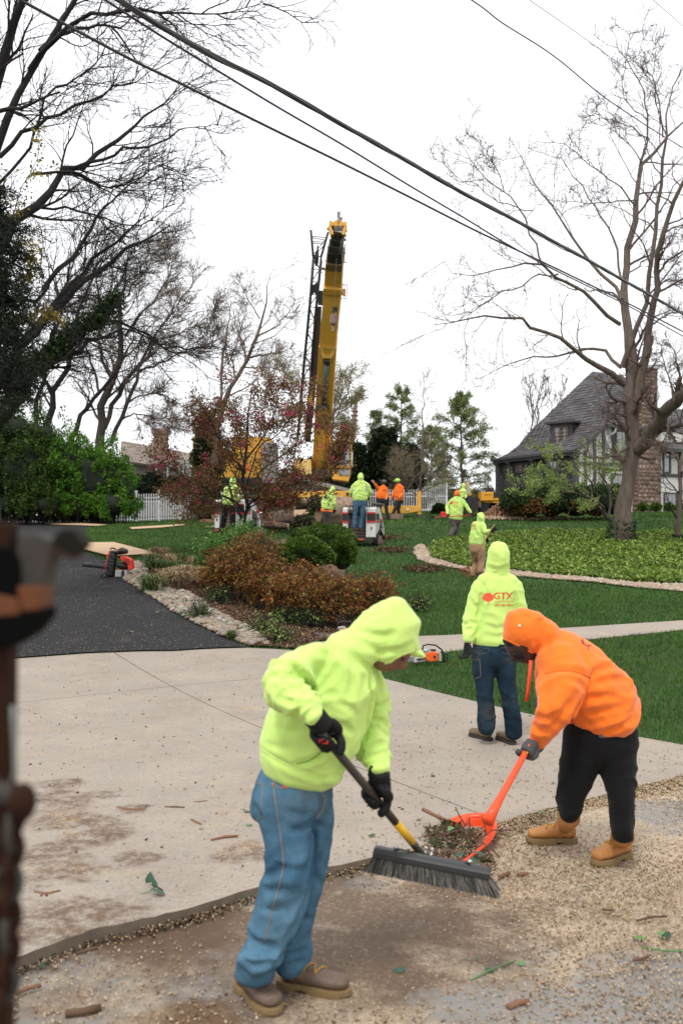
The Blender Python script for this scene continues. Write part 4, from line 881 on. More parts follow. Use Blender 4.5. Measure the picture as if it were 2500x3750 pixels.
# ================================================================== trees
def m_bark(name, c, sc=14, v=.45):
    m = bpy.data.materials.new(name); n = N(m); n.set(Roughness=.92)
    mp = n.mapping((1, 1, .18)); a = n.noise(sc, 5, .75, src=mp, dist=.6)
    n.col(n.mix(n.ramp(a, [(.35, 0.), (.62, 1.)]), tuple(k*(1-v) for k in c), tuple(k*(1+v*.6) for k in c))); n.bump(a, .9, .03); return m
def tubes_batch(name, P, Rr, sides, matl, parent=None):
    """P (n,N,3) polylines, Rr (n,N) radii -> one mesh"""
    n, K, _ = P.shape
    T = np.empty_like(P); T[:,1:-1] = P[:,2:] - P[:,:-2]; T[:,0] = P[:,1]-P[:,0]; T[:,-1] = P[:,-1]-P[:,-2]
    T /= np.linalg.norm(T, axis=2)[..., None] + 1e-9
    ref = np.where(np.abs(T[:,:1,2:3]) < .9, np.array([0,0,1.]), np.array([1.,0,0])); U = np.cross(T, np.broadcast_to(ref, T.shape)); U /= np.linalg.norm(U, axis=2)[...,None] + 1e-9
    Wd = np.cross(T, U); a = np.arange(sides)*2*np.pi/sides
    V_ = P[:,:,None,:] + Rr[:,:,None,None]*(U[:,:,None,:]*np.cos(a)[None,None,:,None] + Wd[:,:,None,:]*np.sin(a)[None,None,:,None])
    V_ = V_.reshape(-1, 3); k = np.arange(sides); k2 = (k+1) % sides
    base = (np.arange(n)[:,None,None]*K + np.arange(K-1)[None,:,None])*sides
    Fc = np.stack([base+k, base+k2, base+sides+k2, base+sides+k], -1).reshape(-1, 4)
    return V_, Fc
class Tree:
    def __init__(s, seed): s.rg = np.random.default_rng(seed); s.lv = []           # list of (P, R)
    def limbs(s, L):
        """L: list of (points, radii); resampled to 14 points with a little wander"""
        P, Rr = [], []
        for pts, rad in L:
            pts = np.array([tuple(p) for p in pts]); d = np.r_[0, np.cumsum(np.linalg.norm(np.diff(pts, axis=0), axis=1))]; t = np.linspace(0, d[-1], 14)
            q_ = np.stack([np.interp(t, d, pts[:,k]) for k in range(3)], 1)
            q2 = q_.copy(); q2[1:-1] = (q_[:-2] + 2*q_[1:-1] + q_[2:])/4
            amp = d[-1]*.008; q2[1:-1] += s.rg.normal(0, amp, (12, 3))
            P.append(q2); rad = np.interp(np.linspace(0, 1, 14), np.linspace(0, 1, len(rad)), rad); Rr.append(rad)
        s.lv.append((np.array(P), np.array(Rr))); return s
    def grow(s, m, ratio, ang, n=7, wander=.18, trop=.1, rr=.55, lo=.2, rmin=.006, src=-1, lmin=.2, absl=None, taper=.25, out=None, dens=None):
        P, Rr = s.lv[src]; rg = s.rg; K = P.shape[1]; nb = len(P)
        Ls = np.linalg.norm(np.diff(P, axis=1), axis=2).sum(1); cnt = nb*m
        b = np.repeat(np.arange(nb), m)
        if dens: keep = rg.random(cnt) < np.clip(Ls[b]/dens, .12, 1); b = b[keep]
        t = lo + (1-lo)*((np.tile(np.arange(m), nb)[keep if dens else slice(None)] + rg.random(len(b)))/m); cnt = len(b); f = t*(K-1); i = np.minimum(f.astype(int), K-2); fr = (f-i)[:,None]
        S = P[b,i]*(1-fr) + P[b,i+1]*fr; T = P[b,i+1]-P[b,i]; T /= np.linalg.norm(T, axis=1)[:,None]+1e-9; r0 = (Rr[b,i]*(1-fr[:,0]) + Rr[b,i+1]*fr[:,0])
        az = rg.normal(size=(cnt,3)); az -= T*(az*T).sum(1)[:,None]; az /= np.linalg.norm(az, axis=1)[:,None]+1e-9
        A = np.radians(ang)*rg.uniform(.7, 1.3, cnt)[:,None]; D = T*np.cos(A) + az*np.sin(A)
        L = (absl if absl else Ls[b]*ratio)*rg.uniform(.55, 1.25, cnt)*(1.15 - .5*t); L = np.maximum(L, lmin)
        Q = np.empty((cnt, n, 3)); Q[:,0] = S; d = D.copy()
        for k in range(1, n):
            Q[:,k] = Q[:,k-1] + d*(L/(n-1))[:,None]; d = d + rg.normal(0, wander, (cnt,3)); d[:,2] += trop
            if out is not None: d = d + out
            d /= np.linalg.norm(d, axis=1)[:,None]
        Rn = np.maximum(np.minimum(r0*rr, r0), rmin)[:,None]*np.linspace(1, taper, n)[None]; Rn = np.maximum(Rn, rmin*.6)
        s.lv.append((Q, Rn)); return s
    def build(s, o, matl, twig=None, sides=(10, 6, 5, 4, 3, 3), names=('trunk',)):
        tr = [tubes_batch('', *s.lv[0], sides[0], None)]
        V_, Fc = tr[0]; fastmesh('trunk', V_, Fc, matl, o, True)
        if len(s.lv) > 1:
            VV, FF, n = [], [], 0
            for k, (P, Rr) in enumerate(s.lv[1:]):
                v, f = tubes_batch('', P, Rr, sides[min(k+1, len(sides)-1)], None); VV.append(v); FF.append(f+n); n += len(v)
            fastmesh('crown', np.vstack(VV), np.vstack(FF), twig or matl, o, True)
        return s
    def pts(s, lv=-1, n=10000, jit=.05, lo=0):
        P, _ = s.lv[lv]; i = s.rg.integers(0, len(P), n); k = s.rg.integers(lo, P.shape[1]-1, n); t = s.rg.random(n)[:,None]
        return P[i,k]*(1-t) + P[i,k+1]*t + s.rg.normal(0, jit, (n,3))
def limb(c, pts, Z, w, dz=0.0):
    """pts in crop pixels, w = full widths in crop pixels, depth Z drifting by dz towards the tip"""
    n = len(pts); P_ = [W(*c(*p), Z + dz*k/max(n-1,1)) for k, p in enumerate(pts)]
    return (P_, [ww/2/c.k*pxm(Z) for ww in w])
BK_DARK = m_bark('wet_black_bark', (.014,.012,.011)); BK_BR = m_bark('grey_brown_bark', (.125,.095,.075), 10); BK_MID = m_bark('brown_bark', (.075,.058,.048)); TW_R = m_bark('red_brown_twig', (.13,.085,.075)); TW_D = m_bark('dark_twig', (.024,.018,.016)); TW_T = m_bark('tan_twig', (.19,.145,.115))
# --- big tree at the right
b0 = G(2265, 1992); Zr = b0.y
rt_ = empty('tree', b0, 0, 'tall bare many-stemmed tree with ivy at its foot standing in the ground cover', 'tree')
T = Tree(1); J, K_ = cJ, cK
k_ = lambda x, y: (1700 + x/1.96, 1250 + y/1.96); toJ = lambda x, y: ((k_(x,y)[0]-1500)*1.568, k_(x,y)[1]*1.568)
Ls = [limb(K_, [(1128,1440),(1135,1340),(1163,1100),(1190,900),(1205,780),(1210,620),(1200,450),(1190,340),(1178,240),(1185,100),(1195,0)], Zr, [150,128,112,100,100,104,98,90,75,62,55]),
 limb(J, [(1268,2170),(1262,2000),(1240,1850),(1215,1700),(1225,1580),(1262,1440),(1285,1200),(1310,1000),(1350,900),(1450,790),(1568,700)], Zr, [60,56,50,44,40,38,34,28,22,16,10], 3),
 limb(K_, [(1215,560),(1235,430),(1262,260),(1300,100),(1330,-40)], Zr, [70,70,66,60,56], -.5),
 limb(J, [(1320,2120),(1350,2000),(1385,1800),(1405,1600),(1440,1400),(1500,1200),(1568,1020),(1640,850)], Zr, [44,42,38,34,28,24,20,10], -2),
 limb(J, [(1218,2110),(1250,1980),(1300,1850),(1350,1720),(1390,1600),(1410,1400),(1412,1270),(1440,1120),(1450,960),(1470,780),(1500,620),(1540,440),(1568,380)], Zr, [34,32,28,26,26,24,22,20,18,14,10,6,4], -1),
 limb(K_, [(1225,790),(1300,690),(1370,610),(1450,500),(1520,410),(1600,330),(1750,250)], Zr, [100,100,92,84,80,70,50], -4),
 limb(K_, [(1250,760),(1380,660),(1480,610),(1568,600),(1700,560)], Zr, [40,36,30,26,20], -3),
 limb(J, [toJ(1130,300),(1150,2150),(1040,2080),(930,2000),(860,1940),(760,1880),(640,1820),(510,1800),(400,1800),(250,1840),(140,1865)], Zr, [36,34,28,24,20,18,15,12,9,6,3], -4),
 limb(J, [(1212,2110),(1150,2030),(1070,1990),(980,1990),(900,2040),(770,2055),(640,2060),(540,2100),(460,2150),(380,2180)], Zr, [20,20,17,14,12,10,8,6,4,3], 3),
 limb(J, [(1205,1862),(1080,1770),(960,1650),(850,1570),(760,1520),(650,1510),(550,1520),(400,1590),(300,1615),(220,1540),(195,1500)], Zr, [24,22,20,18,16,12,9,7,5,4,2], -3),
 limb(J, [(850,1575),(720,1580),(620,1640),(490,1700),(400,1770),(300,1800),(180,1800)], Zr-2, [10,9,8,7,6,4,2], -3),
 limb(J, [(762,1520),(735,1470),(720,1400),(680,1280),(590,1140),(540,1100),(430,1020),(330,900),(270,810),(250,730)], Zr-2, [13,12,11,10,8,7,6,4,3,2], 3),
 limb(J, [(1215,1720),(1160,1640),(1080,1540),(980,1430),(870,1290),(810,1190),(740,1080),(660,960),(600,860),(550,740)], Zr, [22,20,17,15,12,10,8,6,4,2], 4),
 limb(J, [(540,1100),(520,1010),(480,940),(420,840),(360,780)], Zr-1, [6,5,5,4,2], -1),
 limb(J, [(700,1210),(600,1190),(470,1150),(400,1060),(290,1040),(130,900)], Zr-1, [6,6,5,4,3,2], -2),
 limb(J, [(1210,1600),(1180,1400),(1100,1260),(1060,1200),(1000,1080),(900,970),(850,880),(860,790)], Zr, [14,13,11,9,8,6,4,2], 3),
 limb(J, [(1290,1180),(1240,1110),(1160,1020),(1060,960),(960,900),(900,820),(870,780)], Zr+1, [10,9,7,6,5,4,2], -2),
 limb(J, [(1300,1150),(1200,1160),(1060,1160),(900,1160),(840,1140)], Zr+1, [8,7,6,4,2], 2),
 limb(J, [(1310,1010),(1345,870),(1375,800),(1365,680),(1320,480),(1250,380),(1190,250),(1140,155)], Zr+1, [14,12,10,9,7,6,4,2], 1),
 limb(J, [(1375,800),(1300,740),(1200,700),(1090,660),(1000,620)], Zr+1, [8,7,5,4,2], -2),
 limb(J, [(1330,930),(1260,830),(1180,760),(1100,700),(1030,640)], Zr+1, [8,6,5,3,2], 1),
 limb(J, [(1450,790),(1430,600),(1385,420),(1330,300),(1330,175)], Zr, [9,8,6,4,2], 1),
 limb(J, [(1365,690),(1300,640),(1210,560),(1230,430),(1270,150)], Zr, [7,6,5,4,2], 1),
 limb(J, [(1470,780),(1440,700),(1400,520),(1400,400),(1410,210)], Zr, [7,6,5,4,2], -1),
 limb(J, [(1405,1600),(1470,1500),(1568,1440),(1650,1400)], Zr, [14,12,10,6], -2), limb(J, [(1405,1660),(1480,1600),(1568,1620)], Zr, [10,8,5], -2), limb(J, [(1400,1860),(1480,1800),(1568,1790)], Zr, [12,10,7], 1),
 limb(J, [(1230,1600),(1300,1530),(1400,1450),(1480,1360),(1568,1300)], Zr, [10,9,8,6,4], 2),
 limb(K_, [(1165,540),(1110,520),(1050,520),(1000,505)], Zr, [22,18,14,8], -1), limb(K_, [(1180,760),(1120,790),(1000,850),(900,830),(830,800)], Zr, [24,20,14,10,6], -3),
 limb(K_, [(1470,560),(1440,700),(1380,750),(1330,700)], Zr-3, [18,12,8,5]), limb(K_, [(1500,430),(1480,300),(1440,200),(1420,100)], Zr-3, [20,14,9,5]), limb(K_, [(1568,350),(1530,200),(1510,60),(1430,20)], Zr-3, [24,16,10,5])]
T.limbs(Ls); T.grow(9, .30, 48, n=8, wander=.2, trop=.05, rr=.42, rmin=.012, lo=.22, taper=.3)
P, Rr = T.lv[-1]
T.grow(5, .48, 45, n=6, wander=.22, trop=.05, rr=.6, rmin=.009, lo=.2); T.grow(3, .5, 42, n=5, wander=.22, trop=.06, rr=.7, rmin=.0062, lo=.25, absl=.5)
T.build(rt_, BK_BR, TW_R, sides=(14, 6, 4, 3, 3))
M_IVYD = leafmat('dark_ivy_leaf', [(0,(.012,.03,.008)),(.6,(.03,.07,.015)),(1,(.09,.15,.04))], .4)
def ring_leaves(P0, P1, r0, r1, n, size, m, name, parent, seed, power=1):
    rg = np.random.default_rng(seed); t = rg.random(n)**power; a = rg.uniform(0, 6.283, n); r = r0 + (r1 - r0)*t + rg.uniform(0, .07, n)
    Q = np.outer(1-t, np.array(P0)) + np.outer(t, np.array(P1)) + np.column_stack([np.cos(a)*r, np.sin(a)*r, np.zeros(n)]); return leaves(name, Q, size, m, parent, seed, aspect=.8)
ring_leaves(b0, b0 + Vector((.15,0,.75)), .50, .36, 900, .085, M_IVYD, 'ivy_cover', rt_, 4, 2)
# --- thin second trunk at the right edge
b1 = G(2482, 1990); t2 = empty('tree', b1, 0, 'slim bare tree at the right edge of the ivy patch', 'tree')
T = Tree(2).limbs([limb(K_, [(1532,1440),(1540,1250),(1548,1050),(1545,900),(1520,830),(1480,790)], b1.y, [46,40,34,28,20,12], 0), limb(K_, [(1545,950),(1568,800),(1600,600),(1640,350)], b1.y, [26,22,18,10], 1), limb(K_, [(1540,1080),(1470,1060),(1400,1000),(1370,930)], b1.y, [10,8,6,3], -1), limb(K_, [(1520,830),(1440,820),(1370,700)], b1.y, [10,7,3], -1)])
T.grow(8, .45, 50, wander=.22, rr=.4, rmin=.007); T.grow(4, .5, 45, n=5, rmin=.005, absl=.45).build(t2, BK_BR, TW_D, sides=(10, 5, 3, 3))
ring_leaves(b1, b1 + Vector((0,0,.3)), .2, .12, 200, .08, M_IVYD, 'ivy_cover', t2, 6)
# --- budding small tree in front of the hedge
b2 = G(2240, 1925); t3 = empty('tree', b2, 0, 'small spreading tree with fresh light green leaves in front of the grey sunroom', 'tree'); Zs = 35.5
T = Tree(3).limbs([limb(K_, [(1052,1330),(1040,1280),(1000,1220),(960,1150),(900,1120),(850,1115),(760,1080),(650,1100)], Zs, [36,30,24,20,14,11,8,4], -1), limb(K_, [(1045,1290),(1050,1180),(1040,1060),(990,960),(940,880),(900,800)], Zs, [22,18,15,12,8,4], 1),
  limb(K_, [(960,1150),(930,1050),(880,980),(800,900),(700,870),(600,850),(560,830)], Zs, [16,13,10,8,6,4,2], -1), limb(K_, [(1000,1220),(940,1180),(900,1080),(920,980),(960,900),(1000,840),(1100,800)], Zs, [12,10,9,8,6,5,3], 2), limb(K_, [(900,1120),(780,1050),(640,1000),(520,980),(420,1050),(340,1050)], Zs, [10,8,7,6,4,2], -2), limb(K_, [(700,900),(600,920),(520,940),(460,1000)], Zs-1, [6,5,4,2], 0), limb(K_, [(1040,1070),(1080,960),(1110,860),(1130,760)], Zs, [10,8,6,3], 1)])
T.grow(9, .33, 50, wander=.2, trop=.03, rr=.4, rmin=.009); T.grow(5, .5, 45, n=5, rmin=.006, absl=.4, trop=.05).build(t3, BK_MID, TW_T, sides=(8, 5, 3, 3))
M_FRESH = leafmat('fresh_leaf', [(0,(.15,.25,.045)),(.5,(.33,.46,.10)),(1,(.55,.64,.24))], .5, .4); M_BUD = leafmat('yellow_bud', [(0,(.22,.20,.07)),(.5,(.36,.34,.13)),(1,(.55,.50,.26))], .6, .4)
leaves('leaves', T.pts(-1, 6500, .05), .078, M_FRESH, t3, 31)
# --- left-hand big dark trees
tl = empty('tree', GZ(-120, 20), 0, 'huge nearly black bare tree sweeping its limbs from the left edge to the upper middle', 'tree'); Zl = 19.
T = Tree(4); N_, Z_ = cN, cZ
Ls = [limb(Z_, [(-250,2950),(-200,2500),(-120,1900),(-80,1400),(-40,900),(0,700),(60,560),(150,440),(230,290),(330,130),(430,0),(520,-150)], Zl, [130,120,110,95,70,56,46,42,36,30,26,18], 0),
 limb(Z_, [(-150,1200),(-60,600),(0,360),(50,200),(110,60),(150,-40),(220,-200)], Zl-1, [80,74,66,58,44,36,24], -1),
 limb(Z_, [(170,400),(250,250),(360,190),(480,120),(620,60),(690,45),(800,60),(960,70),(1100,70),(1220,95),(1400,60),(1520,20)], Zl, [26,24,22,20,18,16,13,11,8,6,4,2], -3),
 limb(Z_, [(230,290),(330,200),(440,160),(600,145),(690,170),(730,120),(770,70)], Zl, [22,20,18,14,11,8,5], 1), limb(Z_, [(640,150),(700,220),(740,290),(780,350)], Zl, [12,10,8,6], 0),
 limb(Z_, [(0,900),(120,800),(220,700),(340,660),(480,590),(600,520),(660,480),(780,480),(850,420),(900,400)], Zl+1, [24,22,20,17,15,12,10,8,5,3], 2),
 limb(Z_, [(0,1050),(150,900),(300,500),(460,450),(560,360),(600,260),(650,190)], Zl+1, [16,14,13,11,9,6,4], 1),
 limb(Z_, [(-60,1500),(80,1250),(220,1150),(330,1050),(440,960),(560,880),(660,850),(780,700),(900,640),(1000,510),(1060,470)], Zl, [60,54,46,38,30,26,22,16,11,7,4], 3),
 limb(Z_, [(440,960),(600,920),(700,860),(820,850),(980,780),(1060,720),(1150,740),(1250,710)], Zl+1, [18,16,14,12,9,7,4,2], 2),
 limb(Z_, [(330,1000),(450,1000),(560,1070),(640,1110),(700,1150)], Zl+1, [16,13,10,7,4], 1),
 limb(Z_, [(180,1000),(380,970),(500,1020),(600,1090),(700,1080),(860,980),(1000,920)], Zl, [16,14,12,9,7,5,3], 1),
 limb(Z_, [(250,1660),(340,1540),(440,1470),(480,1380),(560,1240),(620,1180),(690,1100),(760,1040),(860,960)], Zl+2, [26,24,20,18,15,12,8,6,3], 1),
 limb(Z_, [(210,1190),(400,1190),(520,1220),(650,1250),(780,1300),(860,1290),(960,1200),(1060,1090)], Zl+1, [14,12,10,8,7,6,4,2], 2),
 limb(N_, [(-60,1050),(60,900),(150,760),(220,660),(350,580),(420,500),(560,420),(680,300)], Zl+2, [95,90,84,72,60,46,32,18], 1),
 limb(N_, [(0,760),(130,560),(250,420),(400,270),(550,150),(700,50),(850,-60),(980,-120)], Zl+3, [60,52,44,36,28,22,14,6], 2),
 limb(N_, [(100,620),(250,420),(330,300),(430,170),(560,60),(680,-40),(860,-180)], Zl+2, [34,32,28,22,17,12,5], 1),
 limb(N_, [(0,800),(160,740),(300,690),(400,620),(480,560),(620,500),(760,490),(860,530),(980,600),(1130,690)], Zl+2, [50,42,34,26,18,13,11,9,6,3], 3),
 limb(N_, [(560,420),(640,430),(760,450),(900,560),(1060,600),(1200,575),(1280,540)], Zl+4, [16,14,12,10,8,5,2], 2),
 limb(N_, [(-20,350),(120,280),(200,340),(330,150),(400,110),(480,0)], Zl+1, [24,20,18,13,9,4], 0)]
Ls = [(a, [r*1.18 for r in b]) for a, b in Ls]; T.limbs(Ls); T.grow(15, .22, 36, n=8, wander=.17, trop=.02, rr=.40, rmin=.014, lo=.15, taper=.3, dens=6.0, absl=1.5, out=np.array([.04,0,0]))
T.grow(6, .55, 38, n=6, wander=.2, trop=.03, rr=.55, rmin=.008, out=np.array([.05,0,0]), absl=.95); T.grow(4, .5, 42, n=5, wander=.2, trop=.03, rr=.7, rmin=.005, absl=.5)
T.build(tl, BK_DARK, TW_D, sides=(12, 5, 4, 3))
iv = Ls[13][0]; rg = np.random.default_rng(8); Q = []
for a, b in zip(iv, iv[1:]):
    n_ = 900; t = rg.random(n_)[:,None]; Q.append(np.array(a)*(1-t) + np.array(b)*t + rg.normal(0, .11, (n_,3)))
leaves('ivy_cover', np.vstack(Q), .1, M_IVYD, tl, 9)
for k in range(26):                                                   # lumps and seed clusters on the nearest limbs
    pass
# mid-distance bare trees on the left
def px_tree(label, base, Ls, seeds, bark, twig, g1, g2_, g3=None, sides=(10,5,4,3), leaf=None, name='tree', cat='tree'):
    o = empty(name, base, 0, label, cat); T = Tree(seeds).limbs(Ls); T.grow(**g1); T.grow(**g2_)
    if g3: T.grow(**g3)
    T.build(o, bark, twig, sides=sides)
    if leaf: leaves('leaves', T.pts(-1, leaf[0], leaf[2]), leaf[1], leaf[3], o, seeds)
    return o, T
Zm = 50
px_tree('broad bare tree behind the hedge with trunks rising in front of the beige house', GZ(372, Zm), [
 limb(N_, [(575,1330),(578,1100),(590,900),(605,850),(640,750),(700,640),(720,500),(700,300),(712,150),(740,20)], Zm, [66,54,48,44,40,34,28,20,12,4]), limb(N_, [(600,1050),(640,920),(700,820),(790,700),(820,640),(870,560),(900,480),(960,420),(1050,300)], Zm, [30,28,26,22,18,14,10,7,3], 3),
 limb(N_, [(640,1130),(690,1000),(730,880),(780,780),(850,600),(900,500),(1000,380),(1100,240)], Zm, [26,24,22,18,14,10,6,3], -2), limb(N_, [(800,720),(900,690),(980,640),(1060,610),(1200,570),(1280,520)], Zm, [14,12,10,8,5,2], 2),
 limb(N_, [(640,760),(580,640),(560,500),(600,380),(650,200),(640,60)], Zm, [20,17,14,10,7,3], 2), limb(N_, [(570,850),(540,700),(480,560),(450,420),(400,300)], Zm, [16,14,10,7,3], 3), limb(N_, [(720,900),(800,860),(920,850),(1000,880),(1060,950)], Zm, [12,10,7,5,2], 2), limb(N_, [(700,1000),(760,960),(860,970),(950,1010),(1010,1050)], Zm, [10,8,6,4,2], -2), limb(N_, [(720,520),(800,400),(900,300),(960,180),(980,60)], Zm, [16,13,10,7,3], -2), limb(N_, [(710,300),(780,200),(860,120),(900,20),(1000,-60)], Zm, [12,10,7,5,2], 2), limb(N_, [(880,540),(980,520),(1080,490),(1180,420),(1240,350)], Zm, [10,8,6,4,2], 2)],
 11, BK_MID, TW_T, dict(m=12, ratio=.3, ang=42, n=7, rr=.4, rmin=.024, trop=.03), dict(m=7, ratio=.5, ang=42, n=6, rmin=.016, trop=.03), dict(m=6, ratio=.5, ang=40, n=5, rmin=.0115, absl=.9))
px_tree('bare tree with several leaning stems between the black tree and the broad one', GZ(190, 48), [
 limb(N_, [(260,1400),(270,1100),(290,900),(370,720),(420,560),(470,300),(560,120),(620,-60)], 48, [50,44,38,30,24,18,10,4]), limb(N_, [(400,1180),(440,980),(520,900),(600,800),(680,700),(760,560),(800,400)], 48, [30,28,24,20,15,10,5], 2), limb(N_, [(180,1200),(200,1000),(250,760),(290,520),(380,300),(420,100),(480,-80)], 48, [30,28,24,18,13,8,4], 2), limb(N_, [(300,860),(220,700),(180,560),(200,400)], 48, [20,14,9,4], -1), limb(N_, [(420,560),(520,420),(600,330),(700,200),(760,60)], 48, [18,14,10,6,3], -2)],
 12, BK_DARK, TW_D, dict(m=12, ratio=.3, ang=42, n=7, rr=.4, rmin=.024, trop=.03), dict(m=7, ratio=.5, ang=42, n=6, rmin=.016, trop=.03), dict(m=5, ratio=.5, ang=40, n=5, rmin=.0115, absl=.9))
px_tree('slender bare tree rising behind the pink blossoming tree', GZ(790, 46), [
 limb(N_, [(1230,1250),(1240,980),(1290,880),(1350,770),(1400,680),(1440,600),(1470,540),(1500,400),(1540,250),(1560,150)], 46, [44,38,32,28,24,20,18,12,7,2]), limb(N_, [(1265,900),(1275,740),(1270,640),(1290,550),(1320,420),(1330,320)], 46, [18,16,14,11,7,3], 1), limb(N_, [(1420,640),(1500,630),(1568,620),(1650,600)], 46, [14,12,9,4], 2), limb(N_, [(1390,700),(1460,700),(1560,700),(1640,730)], 46, [10,8,6,3]), limb(N_, [(1480,520),(1560,480),(1650,400),(1690,330)], 46, [11,9,6,3], 2), limb(N_, [(1490,420),(1440,330),(1400,260),(1380,200)], 46, [9,7,5,2]), limb(N_, [(1350,770),(1330,650),(1380,500),(1400,400)], 46, [10,8,6,3], -1)],
 13, BK_BR, TW_T, dict(m=10, ratio=.34, ang=40, n=7, rr=.4, rmin=.014, trop=.06), dict(m=6, ratio=.5, ang=40, n=6, rmin=.010, trop=.04), dict(m=4, ratio=.5, ang=40, n=5, rmin=.008, absl=.6))
# pale blossoming tree behind the boom
px_tree('pale yellow budding tree behind the crane cab', GZ(1222, 58), [limb(cF, [(740,1500),(750,1100),(770,950),(820,850),(900,760),(960,640),(980,500)], 58, [40,34,28,22,16,10,4]), limb(cF, [(760,1000),(860,900),(960,860),(1040,760),(1080,700)], 58, [18,15,11,7,3], 1), limb(cF, [(760,950),(790,800),(820,650),(860,500),(900,430)], 58, [18,14,10,6,3]), limb(cF, [(760,1100),(840,1040),(920,1080),(1000,1100)], 58, [14,10,7,3]), limb(cF, [(300,900),(200,600),(100,400),(20,300)], 58, [14,12,8,3]), limb(cF, [(740,1300),(300,900),(400,600),(420,300)], 58, [14,14,8,3])],
 14, BK_BR, TW_T, dict(m=9, ratio=.4, ang=48, n=7, rr=.4, rmin=.016), dict(m=6, ratio=.5, ang=45, n=5, rmin=.012), dict(m=3, ratio=.5, ang=45, n=4, rmin=.01, absl=.6), leaf=(9000, .11, .12, M_BUD))
# bare poplar group left of the house
for k, (x0, hx, lab) in enumerate(((484,470,'leftmost upright bare poplar behind the house roof'),(515,540,'middle upright bare poplar behind the house roof'),(650,700,'right upright bare poplar half hidden by the house roof'))):
    px_tree(lab, GZ(1700+x0/1.96, 74), [limb(K_, [(x0,1000),(x0,640),(x0+6,500),(hx,380),(hx+8,260),(hx+10,225)], 74, [16,14,12,10,6,2]), limb(K_, [(x0+3,560),(x0-30,460),(x0-50,340),(x0-55,270)], 74, [7,6,4,2]), limb(K_, [(x0+4,520),(x0+50,420),(x0+70,330),(x0+75,260)], 74, [7,6,4,2])], 50+k, BK_BR, TW_R, dict(m=12, ratio=.26, ang=32, n=6, rr=.35, rmin=.018, trop=.16), dict(m=6, ratio=.45, ang=35, n=5, rmin=.014, trop=.12))
px_tree('thin upright bare tree between the two pines', GZ(1545, 50), [limb(cM, [(62,180),(66,60),(70,-80),(75,-300),(78,-500)], 50, [16,13,10,6,2]), limb(cM, [(64,160),(20,80),(-30,0),(-60,-60)], 50, [8,6,4,2]), limb(cM, [(64,150),(110,90),(170,20),(200,-40)], 50, [7,5,4,2], -1), limb(cM, [(64,190),(0,150),(-60,120),(-110,60)], 50, [6,5,4,2])], 60, BK_BR, TW_T, dict(m=14, ratio=.26, ang=38, n=6, rr=.35, rmin=.012, trop=.1), dict(m=6, ratio=.5, ang=40, n=5, rmin=.009, trop=.05), dict(m=3, ratio=.5, ang=40, n=4, rmin=.008, absl=.4))
px_tree('bare shrubby tree in front of the white gate, with curving grey stems', GZ(1480, 49), [limb(cM, [(-30,190),(0,110),(60,40),(120,0),(180,-30)], 49, [7,6,5,4,2]), limb(cM, [(20,190),(90,150),(170,110),(240,90)], 49, [6,5,4,2], -1), limb(cM, [(-60,170),(-40,60),(-60,-20)], 49, [6,5,2]), limb(cM, [(-80,150),(-60,20),(-10,-60)], 49, [6,4,2])], 61, BK_BR, TW_T, dict(m=9, ratio=.4, ang=45, n=6, rr=.4, rmin=.011), dict(m=5, ratio=.5, ang=45, n=5, rmin=.009), dict(m=3, ratio=.5, ang=45, n=4, rmin=.007, absl=.5), leaf=(1500, .07, .05, M_BUD))
# ------------------------------------------------------------------ conifers
def pine(px, ytop, Z, wpx, label, seed, cols, needles=26000, lo=.05, baseZ=None, droop=-.05, size=.16, solid=False):
    b = GZ(px, Z); top = W(px, ytop, Z).z; h = top - b.z; w = wpx*pxm(Z)/2*(1 if solid else 1.55); o = empty('pine_tree' if not solid else 'arborvitae', b, 0, label, 'pine tree' if not solid else 'evergreen'); rg = np.random.default_rng(seed)
    T = Tree(seed).limbs([([b, b+Vector((0,0,h*.5)), b+Vector((0,0,h))], [h*.013, h*.009, .01])])
    nb = 70 if solid else 42; P = np.empty((nb, 7, 3)); Rr = np.empty((nb, 7))
    for k in range(nb):
        t = lo + (.98-lo)*(k/nb); a = k*2.4 + rg.normal(0,.3); L = w*(1-t)**(.6 if not solid else .45)*rg.uniform(.65,1.15) + .1; el = .15+.5*t
        for i in range(7):
            u = i/6; P[k,i] = (b.x + math.cos(a)*L*u, b.y + math.sin(a)*L*u, b.z + h*t + L*(el*u + droop*u*u*3) + rg.normal(0, .03)*i)
        Rr[k] = np.linspace(.035, .01, 7)*max(h/9,.5)
    T.lv.append((P, Rr)); T.grow(7, .32, 45, n=5, wander=.15, trop=.0, rr=.5, rmin=.008, lo=.2)
    T.build(o, BK_MID, BK_MID, sides=(8,4,3))
    m = leafmat('needles', cols, .6, .2); Q = np.vstack([T.pts(-1, int(needles*.75), size*.5), T.pts(-2, int(needles*.25), size*.5, lo=2)])
    leaves('needles', Q, size, m, o, seed, aspect=.28 if not solid else .5); return o
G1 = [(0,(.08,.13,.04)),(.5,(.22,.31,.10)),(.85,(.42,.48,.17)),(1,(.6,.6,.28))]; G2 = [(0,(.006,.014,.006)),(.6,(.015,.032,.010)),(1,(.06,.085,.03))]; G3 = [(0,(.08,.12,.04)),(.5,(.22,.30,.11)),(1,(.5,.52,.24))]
pine(1468, 1415, 60, 175, 'tall yellow green pine left of the thin bare tree', 21, G1, 13000)
pine(1380, 1500, 62, 130, 'airy light pine behind the pole, above the dark evergreens', 22, G3, 9000)
pine(1690, 1440, 58, 220, 'full blue green pine just left of the house', 23, G1, 17000, droop=-.02)
pine(1580, 1560, 62, 150, 'smaller pine hidden behind the thin bare tree', 27, G1, 12000)
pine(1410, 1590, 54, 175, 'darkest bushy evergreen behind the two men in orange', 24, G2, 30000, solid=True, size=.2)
pine(1310, 1640, 54, 90, 'narrow dark evergreen right beside the crane cab', 25, G2, 14000, solid=True, size=.18)
